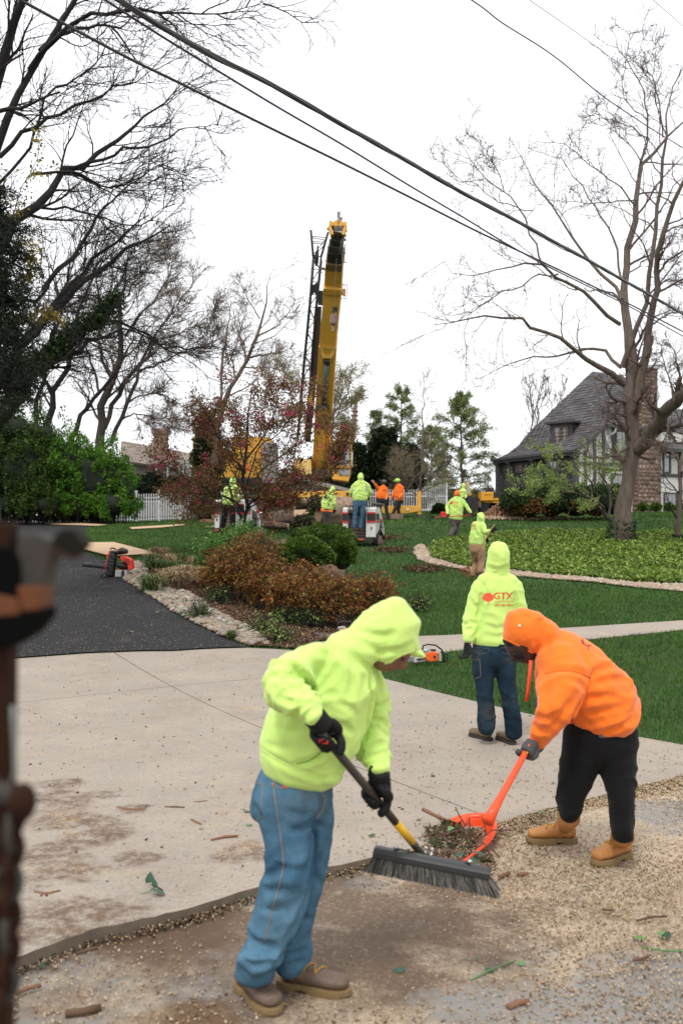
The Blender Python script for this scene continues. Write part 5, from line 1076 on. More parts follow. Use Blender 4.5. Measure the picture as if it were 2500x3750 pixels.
pine(1500, 1640, 56, 110, 'dark low evergreen left of the thin bare tree', 26, G2, 14000, solid=True, size=.18)
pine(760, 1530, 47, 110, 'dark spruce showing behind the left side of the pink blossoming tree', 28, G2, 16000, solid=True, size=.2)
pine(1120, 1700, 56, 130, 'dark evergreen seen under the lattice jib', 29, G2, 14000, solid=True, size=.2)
# drooping spruce in the left foreground
sp = empty('spruce_tree', GZ(-60, 15.5), 0, 'dark drooping spruce hanging in front of the black tree at the left edge', 'spruce tree'); rg = np.random.default_rng(33); Zp = 15.5; P = []
for k in range(36):
    y = 690 + k*21 + rg.normal(0, 10); L = rg.uniform(60, 170)*min(1, .45 + k/22); x0 = -40; P.append([W(x0 + L*u, y + 70*u*u*rg.uniform(.6,1.3) - 20*u, Zp + rg.uniform(-1.2,1.2)*u) for u in np.linspace(0, 1, 7)])
P = np.array([[tuple(p) for p in q_] for q_ in P]); T = Tree(34).limbs([([GZ(-60, 15.5), W(-50, 1200, Zp), W(-40, 600, Zp)], [.3,.2,.08])]); T.lv.append((P, np.tile(np.linspace(.03,.008,7), (len(P),1))))
T.grow(9, .25, 50, n=5, trop=-.25, rr=.5, rmin=.006, wander=.1); T.build(sp, BK_DARK, BK_DARK, sides=(8,4,3)); leaves('needles', np.vstack([T.pts(-1, 11000, .03), T.pts(-2, 4000, .04)]), .08, leafmat('spruce_needles', [(0,(.004,.010,.005)),(.6,(.010,.022,.009)),(1,(.035,.055,.018))], .6, .1), sp, 34, aspect=.2)
T2 = Tree(35).limbs([limb(Z_, [(-40,1900),(40,1500),(90,1200),(180,1000),(230,850)], 16.5, [10,8,7,5,3]), limb(Z_, [(-40,1950),(60,1850),(200,1830),(330,1810)], 16.5, [8,6,5,3]), limb(Z_, [(0,1700),(120,1620),(200,1500),(180,1420)], 16.5, [8,6,5,3])])
T2.grow(9, .3, 45, rmin=.006); yb = empty('shrub', GZ(-30, 16.5), 0, 'straggly twigs with mustard yellow young leaves in front of the dark spruce', 'shrub'); T2.build(yb, TW_D, TW_D, sides=(5,3)); leaves('leaves', T2.pts(-1, 1100, .05), .075, leafmat('mustard_leaf', [(0,(.20,.15,.02)),(1,(.45,.36,.08))], .5, .3), yb, 36)
# ------------------------------------------------------------------ hedges and shrubs
def blob_leaves(ells, n, seed, thick=.35):
    """points in the outer shell of a union of ellipsoids (centre, radii)"""
    rg = np.random.default_rng(seed); vol = np.array([r[0]*r[1]+r[0]*r[2]+r[1]*r[2] for c, r in ells]); pr = vol/vol.sum(); out = []
    for (c, r), k in zip(ells, rg.multinomial(n, pr)):
        d = rg.normal(size=(k,3)); d /= np.linalg.norm(d, axis=1)[:,None]; d[:,2] = np.where(d[:,2] < -.5, -d[:,2], d[:,2])
        s_ = 1 - thick*rg.random(k)**1.5 + .07*np.sin(d[:,0]*9+d[:,2]*7+seed)+.05*np.sin(d[:,1]*17+d[:,2]*13); out.append(np.array(c) + d*np.array(r)*s_[:,None])
    return np.vstack(out)
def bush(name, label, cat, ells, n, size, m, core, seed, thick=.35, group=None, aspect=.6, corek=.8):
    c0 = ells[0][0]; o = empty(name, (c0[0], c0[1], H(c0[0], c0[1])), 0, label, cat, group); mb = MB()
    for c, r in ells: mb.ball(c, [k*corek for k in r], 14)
    if core: mb.build('branches', core, o, smooth=True)  # solid filler core, the bush's inner shade put into its colour
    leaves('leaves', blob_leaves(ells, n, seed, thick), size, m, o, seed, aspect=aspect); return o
def el(px, py, Z, rx, rz, ry=None): p = W(px, py, Z); return ((p.x, p.y, p.z), (rx*pxm(Z), (ry if ry else rx*pxm(Z)), rz*pxm(Z)))
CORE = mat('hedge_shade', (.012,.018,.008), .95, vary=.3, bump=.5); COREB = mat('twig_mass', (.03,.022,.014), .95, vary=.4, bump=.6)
M_HG = leafmat('hedge_leaf_green', [(0,(.04,.12,.008)),(.5,(.09,.25,.018)),(.85,(.16,.36,.03)),(1,(.30,.46,.06))], .5, .35); M_YEW = leafmat('yew_leaf', [(0,(.010,.026,.008)),(.6,(.028,.060,.014)),(1,(.09,.14,.035))], .5, .2); M_BOX = leafmat('boxwood_leaf', [(0,(.03,.075,.010)),(.5,(.09,.18,.028)),(.9,(.22,.34,.06)),(1,(.36,.46,.10))], .45, .25)
def shoots(name, label, ells, nst, seed, leafn, size, m, bark, cat='shrub', g=(.25,), spread=.25, core=None, corek=.55, group=None):
    """shrub of rising stems that fork into leafy twigs, filling the given ellipsoids"""
    rg = np.random.default_rng(seed); L = []
    tot = sum(r[0] for c, r in ells)
    for c, r in ells:
        k = max(3, int(nst*r[0]/tot)); gz = H(c[0], c[1])
        for _ in range(k):
            a = rg.uniform(0, 6.283); q_ = math.sqrt(rg.random()); tip = Vector((c[0]+math.cos(a)*r[0]*q_, c[1]+math.sin(a)*r[1]*q_, c[2]+r[2]*math.sqrt(max(0,1-q_*q_))*rg.uniform(.6,1.05)))
            bs = Vector((c[0]+math.cos(a)*r[0]*q_*spread, c[1]+math.sin(a)*r[1]*q_*spread, gz)); md = bs.lerp(tip, .5) + Vector((rg.normal(0,.05), rg.normal(0,.05), (tip.z-gz)*.12)); L.append(([bs, md, tip], [.012*max(1,r[2]), .008*max(1,r[2]), .003]))
    T = Tree(seed).limbs(L); T.grow(7, .35, 42, n=5, rr=.5, rmin=.003, trop=.08, lo=.25); T.grow(4, .45, 42, n=4, rr=.6, rmin=.0025, trop=.05)
    c0 = ells[0][0]; o = empty(name, (c0[0], c0[1], H(c0[0], c0[1])), 0, label, cat, group); T.build(o, bark, bark, sides=(5,3,3)); leaves('leaves', np.vstack([T.pts(-1, int(leafn*.7), size*.5), T.pts(-2, int(leafn*.3), size*.5, lo=2)]), size, m, o, seed)
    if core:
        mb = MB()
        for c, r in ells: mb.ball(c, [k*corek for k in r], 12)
        mb.build('shade_core', core, o, smooth=True)  # solid ellipsoids added inside, coloured as the shade between the stems
    return o
Zh = 43.5
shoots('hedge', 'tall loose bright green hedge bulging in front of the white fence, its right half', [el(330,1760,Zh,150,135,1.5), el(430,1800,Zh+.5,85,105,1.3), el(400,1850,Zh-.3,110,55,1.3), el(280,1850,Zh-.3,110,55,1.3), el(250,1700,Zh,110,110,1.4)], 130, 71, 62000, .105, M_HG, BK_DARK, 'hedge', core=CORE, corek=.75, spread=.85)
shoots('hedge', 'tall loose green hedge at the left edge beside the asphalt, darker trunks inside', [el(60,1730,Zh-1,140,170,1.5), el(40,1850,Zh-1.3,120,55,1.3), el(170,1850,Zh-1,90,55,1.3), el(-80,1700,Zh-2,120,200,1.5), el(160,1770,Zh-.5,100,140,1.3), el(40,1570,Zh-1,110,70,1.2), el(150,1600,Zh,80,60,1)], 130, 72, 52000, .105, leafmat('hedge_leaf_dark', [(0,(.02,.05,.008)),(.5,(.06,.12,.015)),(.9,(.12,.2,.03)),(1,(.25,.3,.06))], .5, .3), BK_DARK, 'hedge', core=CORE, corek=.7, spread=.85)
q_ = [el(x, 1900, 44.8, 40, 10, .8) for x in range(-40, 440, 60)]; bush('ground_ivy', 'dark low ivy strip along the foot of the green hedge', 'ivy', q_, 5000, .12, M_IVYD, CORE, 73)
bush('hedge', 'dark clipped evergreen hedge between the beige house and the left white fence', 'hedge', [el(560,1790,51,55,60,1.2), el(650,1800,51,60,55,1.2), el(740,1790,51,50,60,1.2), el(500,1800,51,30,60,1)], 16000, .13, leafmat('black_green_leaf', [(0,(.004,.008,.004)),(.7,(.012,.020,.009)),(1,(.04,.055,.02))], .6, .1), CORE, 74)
Zy = 44
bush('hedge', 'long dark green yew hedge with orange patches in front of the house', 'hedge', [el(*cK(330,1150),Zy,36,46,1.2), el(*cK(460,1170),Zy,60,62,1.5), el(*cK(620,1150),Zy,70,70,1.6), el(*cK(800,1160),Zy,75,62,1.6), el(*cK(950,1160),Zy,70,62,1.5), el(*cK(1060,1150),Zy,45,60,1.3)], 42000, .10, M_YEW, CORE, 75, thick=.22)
for cx, cy in ((515,1175),(380,1205),(925,1215),(790,1180)): 
    p = W(*cK(cx,cy), 42.3); rg = np.random.default_rng(int(cx)); n_ = 160 if cx == 515 else 35; leaves('orange_leaves', np.array(p) + rg.normal(0, 1, (n_,3))*np.array([.28,.1,.22]) - np.array([0,.1,0]), .08, leafmat('orange_leaf', [(0,(.20,.05,.01)),(1,(.55,.18,.03))], .5, .3), [o for o in bpy.data.objects if o.get('label','').startswith('long dark green yew')][0], 5)
for k, (cx, rr2, nm) in enumerate(((1277,36,'round dwarf shrub nearest the stone chimney'),(1372,36,'round dwarf shrub right under the basement window'),(1466,34,'round dwarf shrub between the basement window and the slim tree'),(1545,32,'round dwarf shrub beside the slim tree at the right edge'))):
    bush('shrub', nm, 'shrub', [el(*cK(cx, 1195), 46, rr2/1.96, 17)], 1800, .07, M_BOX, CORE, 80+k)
bush('shrub', 'small rounded green shrub in front of the white gate', 'shrub', [el(*cM(168,272),49,25,27)], 3500, .08, M_YEW, CORE, 86, thick=.2)
# boxwood mounds
def mound(px, py, rx, ry, Z, lab, seed): return bush('boxwood_mound', lab, 'boxwood', [el(px, py, Z, rx, ry)], 15000, .05, M_BOX, CORE, seed, thick=.14, corek=.88)
mound(*cL(835,500), 112, 78, 22.8, 'largest clipped boxwood mound, at the back of the shrub bed', 91); mound(*cL(930,540), 48, 66, 22.2, 'boxwood mound at the right end of the shrub bed by the lawn', 92)
mound(*cL(770,460), 75, 30, 24.2, 'low boxwood mound behind the largest one', 93); mound(*cL(735,545), 100, 62, 20.8, 'front clipped boxwood mound with rusty twigs before it', 94)
# rusty barberry-like shrubs
M_RUST = leafmat('rusty_leaf', [(0,(.10,.035,.012)),(.3,(.32,.085,.022)),(.5,(.15,.16,.03)),(.8,(.46,.15,.035)),(1,(.25,.30,.06))], .5, .3)
def rust(pts, lab, seed, n): return shoots('shrub', lab, [el(*cL(x, y), Z, rx, rz) for x, y, rx, rz, Z in pts], 40, seed, int(n*.72), .06, M_RUST, BK_MID, spread=.35)
rust([(330,680,75,110,17.6),(420,620,60,90,18)], 'rusty red twiggy shrub nearest the river stones', 101, 9000); rust([(560,720,80,85,17.2),(640,780,60,60,16.4)], 'rusty red twiggy shrub in the middle of the bed, in front of the boxwood', 102, 12000)
rust([(760,740,85,78,16.9),(850,790,65,62,16.2)], 'rusty brown twiggy shrub between the middle one and the lawn', 103, 12000); rust([(980,780,70,66,15.8),(1080,760,80,50,16)], 'sparse rusty shrub at the right end, behind the bent man in lime', 104, 6500); rust([(500,560,60,70,19)], 'thin rusty shrub between the light green shrub and the boxwood', 105, 4000)
shoots('shrub', 'fresh light green shrub at the foot of the pink blossoming tree', [el(*cL(370,520),20.5,90,62), el(*cL(250,560),20,55,42), el(*cL(440,480),21,45,50)], 50, 106, 7000, .075, leafmat('light_green_leaf', [(0,(.05,.14,.02)),(.5,(.13,.30,.05)),(1,(.28,.46,.12))], .5, .4), TW_D)
for k, (x, y, r_) in enumerate(((230,900-40,0),(750,920,26),(510,955,14),(270,795,16),(590,1000,18),(180,880,10),(640,900,22),(1320,830,24))):
    if r_: p = G(*cL(x, y+r_*.6)); px, py = cL(x, y); shoots('seedling', 'low green seedling on the mulch, ' + ('', 'largest, before the middle rusty shrub', 'close to the concrete corner', 'left of the rusty shrubs', 'under the middle rusty shrub', '', 'below the front boxwood', 'yellowish, out on the lawn edge')[k], [((p.x,p.y,p.z+r_*pxm(p.y)*.6),(r_*pxm(p.y),)*2+(r_*pxm(p.y)*.8,))], 9, 110+k, 260, .05, M_FRESH if k in (2,4,7) else M_BOX, TW_D, 'seedling', group='green seedlings on the mulch')
# pink blossoming crab apple
Zc = 24.5; bc = GZ(898, Zc)
co = empty('crab_apple_tree', bc, 0, 'crab apple tree with bronze leaves and deep pink blossom in the middle', 'crab apple tree')
c_ = lambda *p: p
T = Tree(5).limbs([limb(cL, [(425,560),(425,450),(425,350),(430,240),(420,100),(430,-60),(450,-200),(460,-330)], Zc, [24,22,20,18,14,11,8,4]), limb(cL, [(425,380),(380,290),(340,180),(290,60),(240,-60),(200,-150)], Zc, [14,13,11,9,6,3], 1.5), limb(cL, [(430,300),(500,230),(600,190),(700,170),(780,150)], Zc, [13,12,10,6,3], -1.5), limb(cL, [(430,200),(520,90),(620,20),(720,-50),(820,-140)], Zc, [12,11,9,6,3], 1.5),
 limb(cL, [(425,330),(350,250),(230,200),(100,140),(0,60),(-60,40)], Zc, [12,11,9,7,5,3], -1.5), limb(cL, [(420,120),(330,0),(260,-120),(200,-220)], Zc, [10,8,6,3], -1.5), limb(cL, [(430,50),(520,-80),(580,-200),(600,-330)], Zc, [10,8,6,3], 1), limb(cL, [(430,200),(480,0),(560,-60),(700,-200),(760,-250)], Zc, [8,7,6,5,3], -2), limb(cL, [(440,260),(560,260),(660,250)], Zc, [9,7,3], -1), limb(cL, [(390,300),(280,290),(160,230),(60,180)], Zc, [9,8,6,3], 1), limb(cL, [(425,120),(400,-40),(350,-180),(340,-300),(350,-380)], Zc, [9,8,6,5,2], 2), limb(cL, [(830,140),(900,40),(960,-60)], Zc-1.5, [4,3,2])])
T.grow(11, .34, 48, n=7, rr=.45, rmin=.006, trop=.06, wander=.16, lo=.2); T.grow(6, .5, 45, n=5, rr=.6, rmin=.004, trop=.05); T.build(co, TW_D, TW_D, sides=(8,5,4,3))
leaves('leaves', T.pts(-1, 29000, .09), .064, leafmat('bronze_leaf', [(0,(.085,.04,.018)),(.4,(.22,.10,.038)),(.7,(.21,.16,.045)),(1,(.36,.23,.09))], .5, .35), co, 51)
rg = np.random.default_rng(52); cl = T.pts(-1, 330, .05); Q = np.repeat(cl, 11, axis=0) + rg.normal(0, .05, (330*11, 3)); leaves('blossom', Q, .045, leafmat('pink_blossom', [(0,(.42,.015,.09)),(.6,(.70,.045,.20)),(1,(.85,.16,.36))], .5, .35), co, 53, aspect=.9)
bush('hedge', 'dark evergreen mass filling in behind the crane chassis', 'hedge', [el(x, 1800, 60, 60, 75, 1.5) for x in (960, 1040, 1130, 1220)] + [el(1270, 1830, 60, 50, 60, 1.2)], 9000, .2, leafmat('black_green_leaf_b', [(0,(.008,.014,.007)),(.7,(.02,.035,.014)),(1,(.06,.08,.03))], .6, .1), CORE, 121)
# ================================================================== people
def m_cloth(name, c, rough=.95, v=.12, weave=260, ws=.25, stains=None, sheen=.25):
    m = bpy.data.materials.new(name); n = N(m); n.set(Roughness=rough); n.b.inputs['Specular IOR Level'].default_value = .15
    n.b.inputs['Sheen Weight'].default_value = sheen
    a = n.mix(n.noise(5, 5, .6), tuple(k*(1-v) for k in c), tuple(min(1, k*(1+v*.5)) for k in c))
    if stains: a = n.mix(n.ramp(n.noise(stains[1], 6, .75, dist=.5), [(.55, 0.), (.72, stains[2])]), a, stains[0])
    n.col(a); n.bump(n.noise(weave, 2, .6), ws, .002); n.bump(n.noise(14, 4, .6), .15, .012); return m
LIME = m_cloth('lime_fleece', (.56,.78,.20), stains=((.40,.52,.14), 3, .3)); ORANGE = m_cloth('orange_fleece', (.88,.185,.022), stains=((.55,.10,.02), 3.5, .3))
def m_denim(name, a, b, fade):
    m = bpy.data.materials.new(name); n = N(m); n.set(Roughness=.9); n.b.inputs['Specular IOR Level'].default_value = .15
    c = n.mix(n.ramp(n.noise(3.2, 5, .65), [(.38, 0.), (.66, 1.)]), a, b); c = n.mix(n.ramp(n.noise(2.0, 6, .7, dist=.5, src=n.mapping((1,1,.5))), [(.56, 0.), (.74, fade[3])]), c, fade[:3])
    c = n.mix(n.ramp(n.noise(1.7, 5, .7, src=n.mapping(loc=(3,7,2))), [(.57, 0.), (.75, .5)]), c, (.13,.11,.085))
    c = n.mix(.5, c, n.ramp(n.noise(300, 2, .8), [(.3, .7), (.7, 1.2)]), 'MULTIPLY'); n.col(c); n.bump(n.noise(300, 2), .2, .002); n.bump(n.noise(26, 4, .65), .5, .012); return m
DENIM = m_denim('faded_blue_denim', (.035,.095,.16), (.095,.20,.285), (.25,.34,.39,.75)); DENIM_D = m_denim('dirty_dark_denim', (.007,.018,.032), (.018,.042,.062), (.055,.058,.06,.8)); DENIM_M = m_denim('mid_blue_denim', (.03,.09,.15), (.07,.16,.24), (.15,.22,.28,.5))
BLACKC = m_cloth('black_work_cloth', (.008,.008,.009), v=.2, sheen=.05); GREYC = m_cloth('grey_camo_cloth', (.09,.075,.068), v=.3, stains=((.04,.035,.035), 5, .7)); TANC = m_cloth('tan_canvas', (.36,.22,.12), v=.2); DARKC = m_cloth('charcoal_cloth', (.03,.027,.03), v=.3, sheen=.1); OLIVEC = m_cloth('dark_olive_cloth', (.055,.05,.042), v=.4, stains=((.02,.02,.02), 4, .6))
SKIN = mat('brown_skin', (.16,.075,.045), .5, vary=.12); SKIN_D = mat('dark_skin', (.035,.018,.012), .5, vary=.1); SKIN_L = mat('fair_skin', (.50,.27,.20), .5)
GLOVE = m_cloth('black_glove', (.012,.012,.013), .6, sheen=0); GLOVE_G = m_cloth('grey_glove_cloth', (.075,.075,.08), .8, sheen=0); GLOVE_R = mat('red_glove_print', (.55,.02,.015), .6)
BOOT_B = mat('worn_brown_leather', (.13,.085,.062), .6, vary=.35, vscale=14, bump=.3); BOOT_T = mat('tan_nubuck_leather', (.40,.17,.045), .6, vary=.3, vscale=12, bump=.3); BOOT_O = mat('olive_suede', (.17,.115,.06), .8, vary=.3, vscale=14, bump=.3); SOLE = mat('tan_rubber_sole', (.20,.13,.055), .7, vary=.3, vscale=20); SOLE_D = mat('dark_rubber_sole', (.03,.025,.02), .8); LACE = mat('yellow_boot_lace', (.45,.24,.03), .8)
DETAIL = {}
def ridge(x): return (1 - np.abs(np.sin(x)))**1.6*1.1
def fold_disp(co, nrm, folds, seed):
    rg = np.random.default_rng(seed); d = np.zeros(len(co))
    for f in folds:
        if 'pts' not in f:                                            # free drapery: warped plane waves
            dr = np.array(f['dir'], float); dr /= np.linalg.norm(dr); ph = co @ dr * f['freq'] * 2*np.pi
            wob = sum(rg.uniform(.5,1.2)*np.sin(co @ (rg.normal(size=3)*f['freq']*2.2) + rg.uniform(0,6)) for _ in range(3))
            msk = .5 + .5*np.sin(co @ rg.normal(size=3)*f['freq']*1.6 + rg.uniform(0,6)); d += 1.5*f['amp']*msk*(ridge(ph*.5 + wob*.9) - .22); continue
        P = np.array([tuple(p) for p in f['pts']]); best = np.full(len(co), 1e9); s = np.zeros(len(co)); rad = np.zeros((len(co),3)); acc = 0; tv = np.zeros((len(co),3))
        for a, b in zip(P, P[1:]):
            ab = b-a; L = np.linalg.norm(ab); t = np.clip(((co-a) @ ab)/L**2, 0, 1); q_ = a + t[:,None]*ab; r = co - q_; dd = np.linalg.norm(r, axis=1); k = dd < best
            best[k] = dd[k]; s[k] = acc + t[k]*L; rad[k] = r[k]; tv[k] = ab/L; acc += L
        u = np.cross(tv, [0.2,1,.1]); u /= np.linalg.norm(u, axis=1)[:,None]+1e-9; w = np.cross(tv, u); th = np.arctan2((rad*w).sum(1), (rad*u).sum(1)); sn = s/acc
        env = np.exp(-np.maximum(best - f['r'], 0)**2/(.3*f['r'])**2)*np.clip((sn - f.get('lo',0))/.12, 0, 1)*np.clip((f.get('hi',1.01) - sn)/.12, 0, 1)
        if 'bias' in f: env = env*(1-f['bias'] + f['bias']*sn**2)
        v = 0
        for k in range(3):
            fr = f['freq']*(1, 1.7, .6)[k]; v = v + (1, .6, .8)[k]*(ridge(np.pi*fr*s*.8 + rg.uniform(0,6) + rg.uniform(1.0,2.2)*np.sin(th*(1,1,1)[k] + rg.uniform(0,6)) + .9*np.sin(s*fr*1.9+rg.uniform(0,6))) - .22)*np.clip(.45+.75*np.sin(th*(1,2,1)[k]+s*fr*.8+rg.uniform(0,6)), 0, 1.2)
        d += f['amp']*env*v
    return d
def creases(me, cr, amp=.011, w=.014):
    """press single creases into the cloth along lines read off the photograph"""
    co = np.empty(len(me.vertices)*3, np.float32); me.vertices.foreach_get('co', co); co = co.reshape(-1,3).astype(float); nr = np.array([v.normal[:] for v in me.vertices])
    t = BVHTree.FromPolygons([v.co.copy() for v in me.vertices], [tuple(p.vertices) for p in me.polygons]); d = np.zeros(len(co))
    for c, pts, k in cr:
        P = []
        for a, b in zip(pts, pts[1:]):
            for j in range(6): P.append(hit(t, *c(a[0]+(b[0]-a[0])*j/6, a[1]+(b[1]-a[1])*j/6), 0))
        P = [p for p in P if p is not None]
        if len(P) < 2: continue
        for i, p in enumerate(P):
            e = math.sin(math.pi*(i+.7)/(len(P)+.4))**.6; p = np.array(p); r = np.linalg.norm(co-p, axis=1); q = r < w*5
            v = -amp*k*e*np.exp(-(r[q]/w)**2) + .45*amp*k*e*np.exp(-((r[q]-w*2.2)/(w*.9))**2); idx = np.where(q)[0]; dd = d[idx]
            neg = v < 0; dd[neg] = np.minimum(dd[neg], v[neg]); pos = (~neg) & (dd >= 0); dd[pos] = np.maximum(dd[pos], v[pos]); d[idx] = dd
    co += nr*d[:,None]; me.vertices.foreach_set('co', co.astype(np.float32).ravel()); me.update()
def organic(name, lofts, m, parent, voxel=.01, smooth=4, folds=(), seed=1, label=None, balls=(), cr=None, ca=.011, cw=.014):
    mb = MB()
    for l in lofts: mb.loft(l)
    for b in balls: mb.ball(*b)
    me = mb.mesh('tmp', None); o = bpy.data.objects.new('tmp', me); col.objects.link(o)
    r = o.modifiers.new('r', 'REMESH'); r.mode = 'VOXEL'; r.voxel_size = voxel; r.use_smooth_shade = True
    s = o.modifiers.new('s', 'SMOOTH'); s.factor = .5; s.iterations = smooth
    post = 4 if voxel < .009 else 2
    dg = bpy.context.evaluated_depsgraph_get(); dg.update(); me2 = bpy.data.meshes.new_from_object(o.evaluated_get(dg)); bpy.data.objects.remove(o)
    me2.name = name; me2.materials.clear(); me2.materials.append(m); n = len(me2.vertices)
    if folds and n:
        co = np.empty(n*3, np.float32); me2.vertices.foreach_get('co', co); co = co.reshape(-1,3).astype(float); nr = np.array([v.normal[:] for v in me2.vertices])
        co += nr*fold_disp(co, nr, folds, seed)[:,None]; me2.vertices.foreach_set('co', co.astype(np.float32).ravel()); me2.update()
        if cr: creases(me2, cr, ca, cw)
        o = bpy.data.objects.new('tmp', me2); col.objects.link(o); s = o.modifiers.new('s', 'SMOOTH'); s.factor = .5; s.iterations = post
        dg = bpy.context.evaluated_depsgraph_get(); dg.update(); me3 = bpy.data.meshes.new_from_object(o.evaluated_get(dg)); bpy.data.objects.remove(o); me2 = me3; me2.name = name
    me2.polygons.foreach_set('use_smooth', [True]*len(me2.polygons))
    return link(name, me2, parent, label)
def bvh(objs):
    vs, fs, n = [], [], 0
    for o in objs: vs += [v.co.copy() for v in o.data.vertices]; fs += [tuple(i+n for i in p.vertices) for p in o.data.polygons]; n = len(vs)
    return BVHTree.FromPolygons(vs, fs)
CAMP = Vector((0,0,CAMH))
def hit(tree, px, py, off=.003, default=None):
    d = ray(px, py).normalized(); h = tree.ray_cast(CAMP, d)
    if h[0] is None: return default
    return h[0] - d*off
def surf_line(name, o, pts, r, m, parent, off=.001, step=8):
    """a seam, cord or band lying on the cloth"""
    par = parent; t = bvh([o]) if not isinstance(o, BVHTree) else o; P = []; last = None
    for a, b in zip(pts, pts[1:]):
        n = max(1, int(math.dist(a, b)/step))
        for k in range(n): p = hit(t, a[0]+(b[0]-a[0])*k/n, a[1]+(b[1]-a[1])*k/n, off); P.append(p)
    P.append(hit(t, *pts[-1], off)); P = [p for p in P if p is not None]
    if len(P) < 2: return None
    return MB().tube(P, r, 6).build(name, m, par, smooth=True)
def surf_shape(name, tree, polys, m, parent, off=.004):
    """flat print: triangulated 2-D outlines (pixels) dropped onto the cloth"""
    vs, fs = [], []
    for poly in polys:
        v2, _, f2, _, _, _ = delaunay_2d_cdt([Vector(p) for p in poly], [], [list(range(len(poly)))], 1, 1e-5); n = len(vs); H_ = [hit(tree, v.x, v.y, off) for v in v2]
        for v in H_: vs.append(tuple(v) if v is not None else None)
        for f in f2:
            if all(H_[i] is not None for i in f): fs.append(tuple(i+n for i in f))
    used = sorted({i for f in fs for i in f}); mp = {k: i for i, k in enumerate(used)}
    if not fs: return None
    return MB().add([vs[k] for k in used], [tuple(mp[i] for i in f) for f in fs]).build(name, m, parent)
def text_geo(body):
    cu = bpy.data.curves.new('t', 'FONT'); cu.body = body; cu.resolution_u = 2; o = bpy.data.objects.new('t', cu); col.objects.link(o)
    dg = bpy.context.evaluated_depsgraph_get(); dg.update(); me = bpy.data.meshes.new_from_object(o.evaluated_get(dg)); bpy.data.objects.remove(o)
    return [v.co.copy() for v in me.vertices], [tuple(p.vertices) for p in me.polygons]
def surf_text(name, tree, body, x0, y0, x1, hgt, m, parent, slope=0.0, off=.004, bold=0):
    v, f = text_geo(body); mn = min(p.x for p in v); mxx = max(p.x for p in v); ty = max(p.y for p in v); by = min(p.y for p in v); vs = []; ok = True; Vv = []
    for dx in ((0,) if not bold else (-bold, 0, bold)):
        for p in v:
            u = (p.x-mn)/(mxx-mn); px = x0 + (x1-x0)*u + dx; py = y0 - hgt*(p.y-by)/(ty-by) + slope*(px-x0); h = hit(tree, px, py, off + (.0006*(dx != 0))); Vv.append(h)
    n = len(v); F_ = []
    for k in range(len(Vv)//n): F_ += [tuple(i+k*n for i in q_) for q_ in f if all(Vv[i+k*n] is not None for i in q_)]
    used = sorted({i for q_ in F_ for i in q_}); mp = {k: i for i, k in enumerate(used)}
    if F_: return MB().add([tuple(Vv[k]) for k in used], [tuple(mp[i] for i in q_) for q_ in F_]).build(name, m, parent)
def tree_mark(tree, cx, cy, w, m, parent, seed=3):
    """the round-crowned tree emblem: lumpy crown, trunk"""
    rg = random.Random(seed); pts = []
    for k in range(44):
        a = 2*math.pi*k/44; r = w/2*(1 + (.12 if k % 3 else -.12) + rg.uniform(-.10,.10)); pts.append((cx + math.cos(a)*r*1.05, cy + math.sin(a)*r*.82))
    return surf_shape('tree_emblem', tree, [pts, [(cx-w*.05, cy+w*.3), (cx+w*.06, cy+w*.3), (cx+w*.04, cy+w*.72), (cx-w*.02, cy+w*.72)]], m, parent)
INK = mat('orange_red_ink', (.75,.09,.03), .8); INK_D = mat('dark_ink', (.04,.07,.03), .8); INK_P = mat('plum_ink', (.22,.03,.05), .8)
def back_print(hoodie, parent, x0, y0, w, h, ink, slope=0.0, full=True):
    """tree emblem, GTX, two small lines below; x0,y0 = top left in source pixels"""
    t = bvh([hoodie]); tw = w*.36; tree_mark(t, x0 + tw*.5, y0 + h*.38, tw*.92, ink, parent)
    surf_text('print_letters', t, 'GTX', x0 + tw*1.02, y0 + h*.50 + slope*tw, x0 + w, h*.46, ink, parent, slope, bold=max(.35, w*.006))
    if full: surf_text('print_line', t, 'Greene Tree Xperts', x0 + tw*1.06, y0 + h*.74 + slope*tw, x0 + w, h*.16, ink, parent, slope); surf_text('print_number', t, '937-765-7255', x0 + tw*1.12, y0 + h*1.0 + slope*tw, x0 + w, h*.17, ink, parent, slope, bold=.3)
def head_skin(c, f, u, r, body_balls):
    """skull, jaw, nose, brow and ears for the body mesh; returns eye positions"""
    f = Vector(f).normalized(); u = Vector(u); u = (u - f*u.dot(f)).normalized(); s = f.cross(u); c = Vector(c); M = Matrix((s, f, u)).transposed()
    body_balls += [(c, (r*.80, r*.98, r*1.0), 14, M), (c + f*r*.32 - u*r*.62, (r*.58, r*.62, r*.55), 12, M), (c + f*r*1.02 - u*r*.22, (r*.14, r*.22, r*.26), 8, M), (c + f*r*.88 - u*r*.60, (r*.28, r*.14, r*.09), 8, M), (c + f*r*.86 + u*r*.16, (r*.5, r*.14, r*.1), 8, M)]
    for k in (-1, 1): body_balls.append((c + s*k*r*.82 - u*r*.15, (r*.1, r*.2, r*.28), 8, M))
    return [c + f*r*.9 + s*k*r*.34 - u*r*.02 for k in (-1, 1)], f
EYE = mat('dark_eye', (.02,.015,.012), .3)
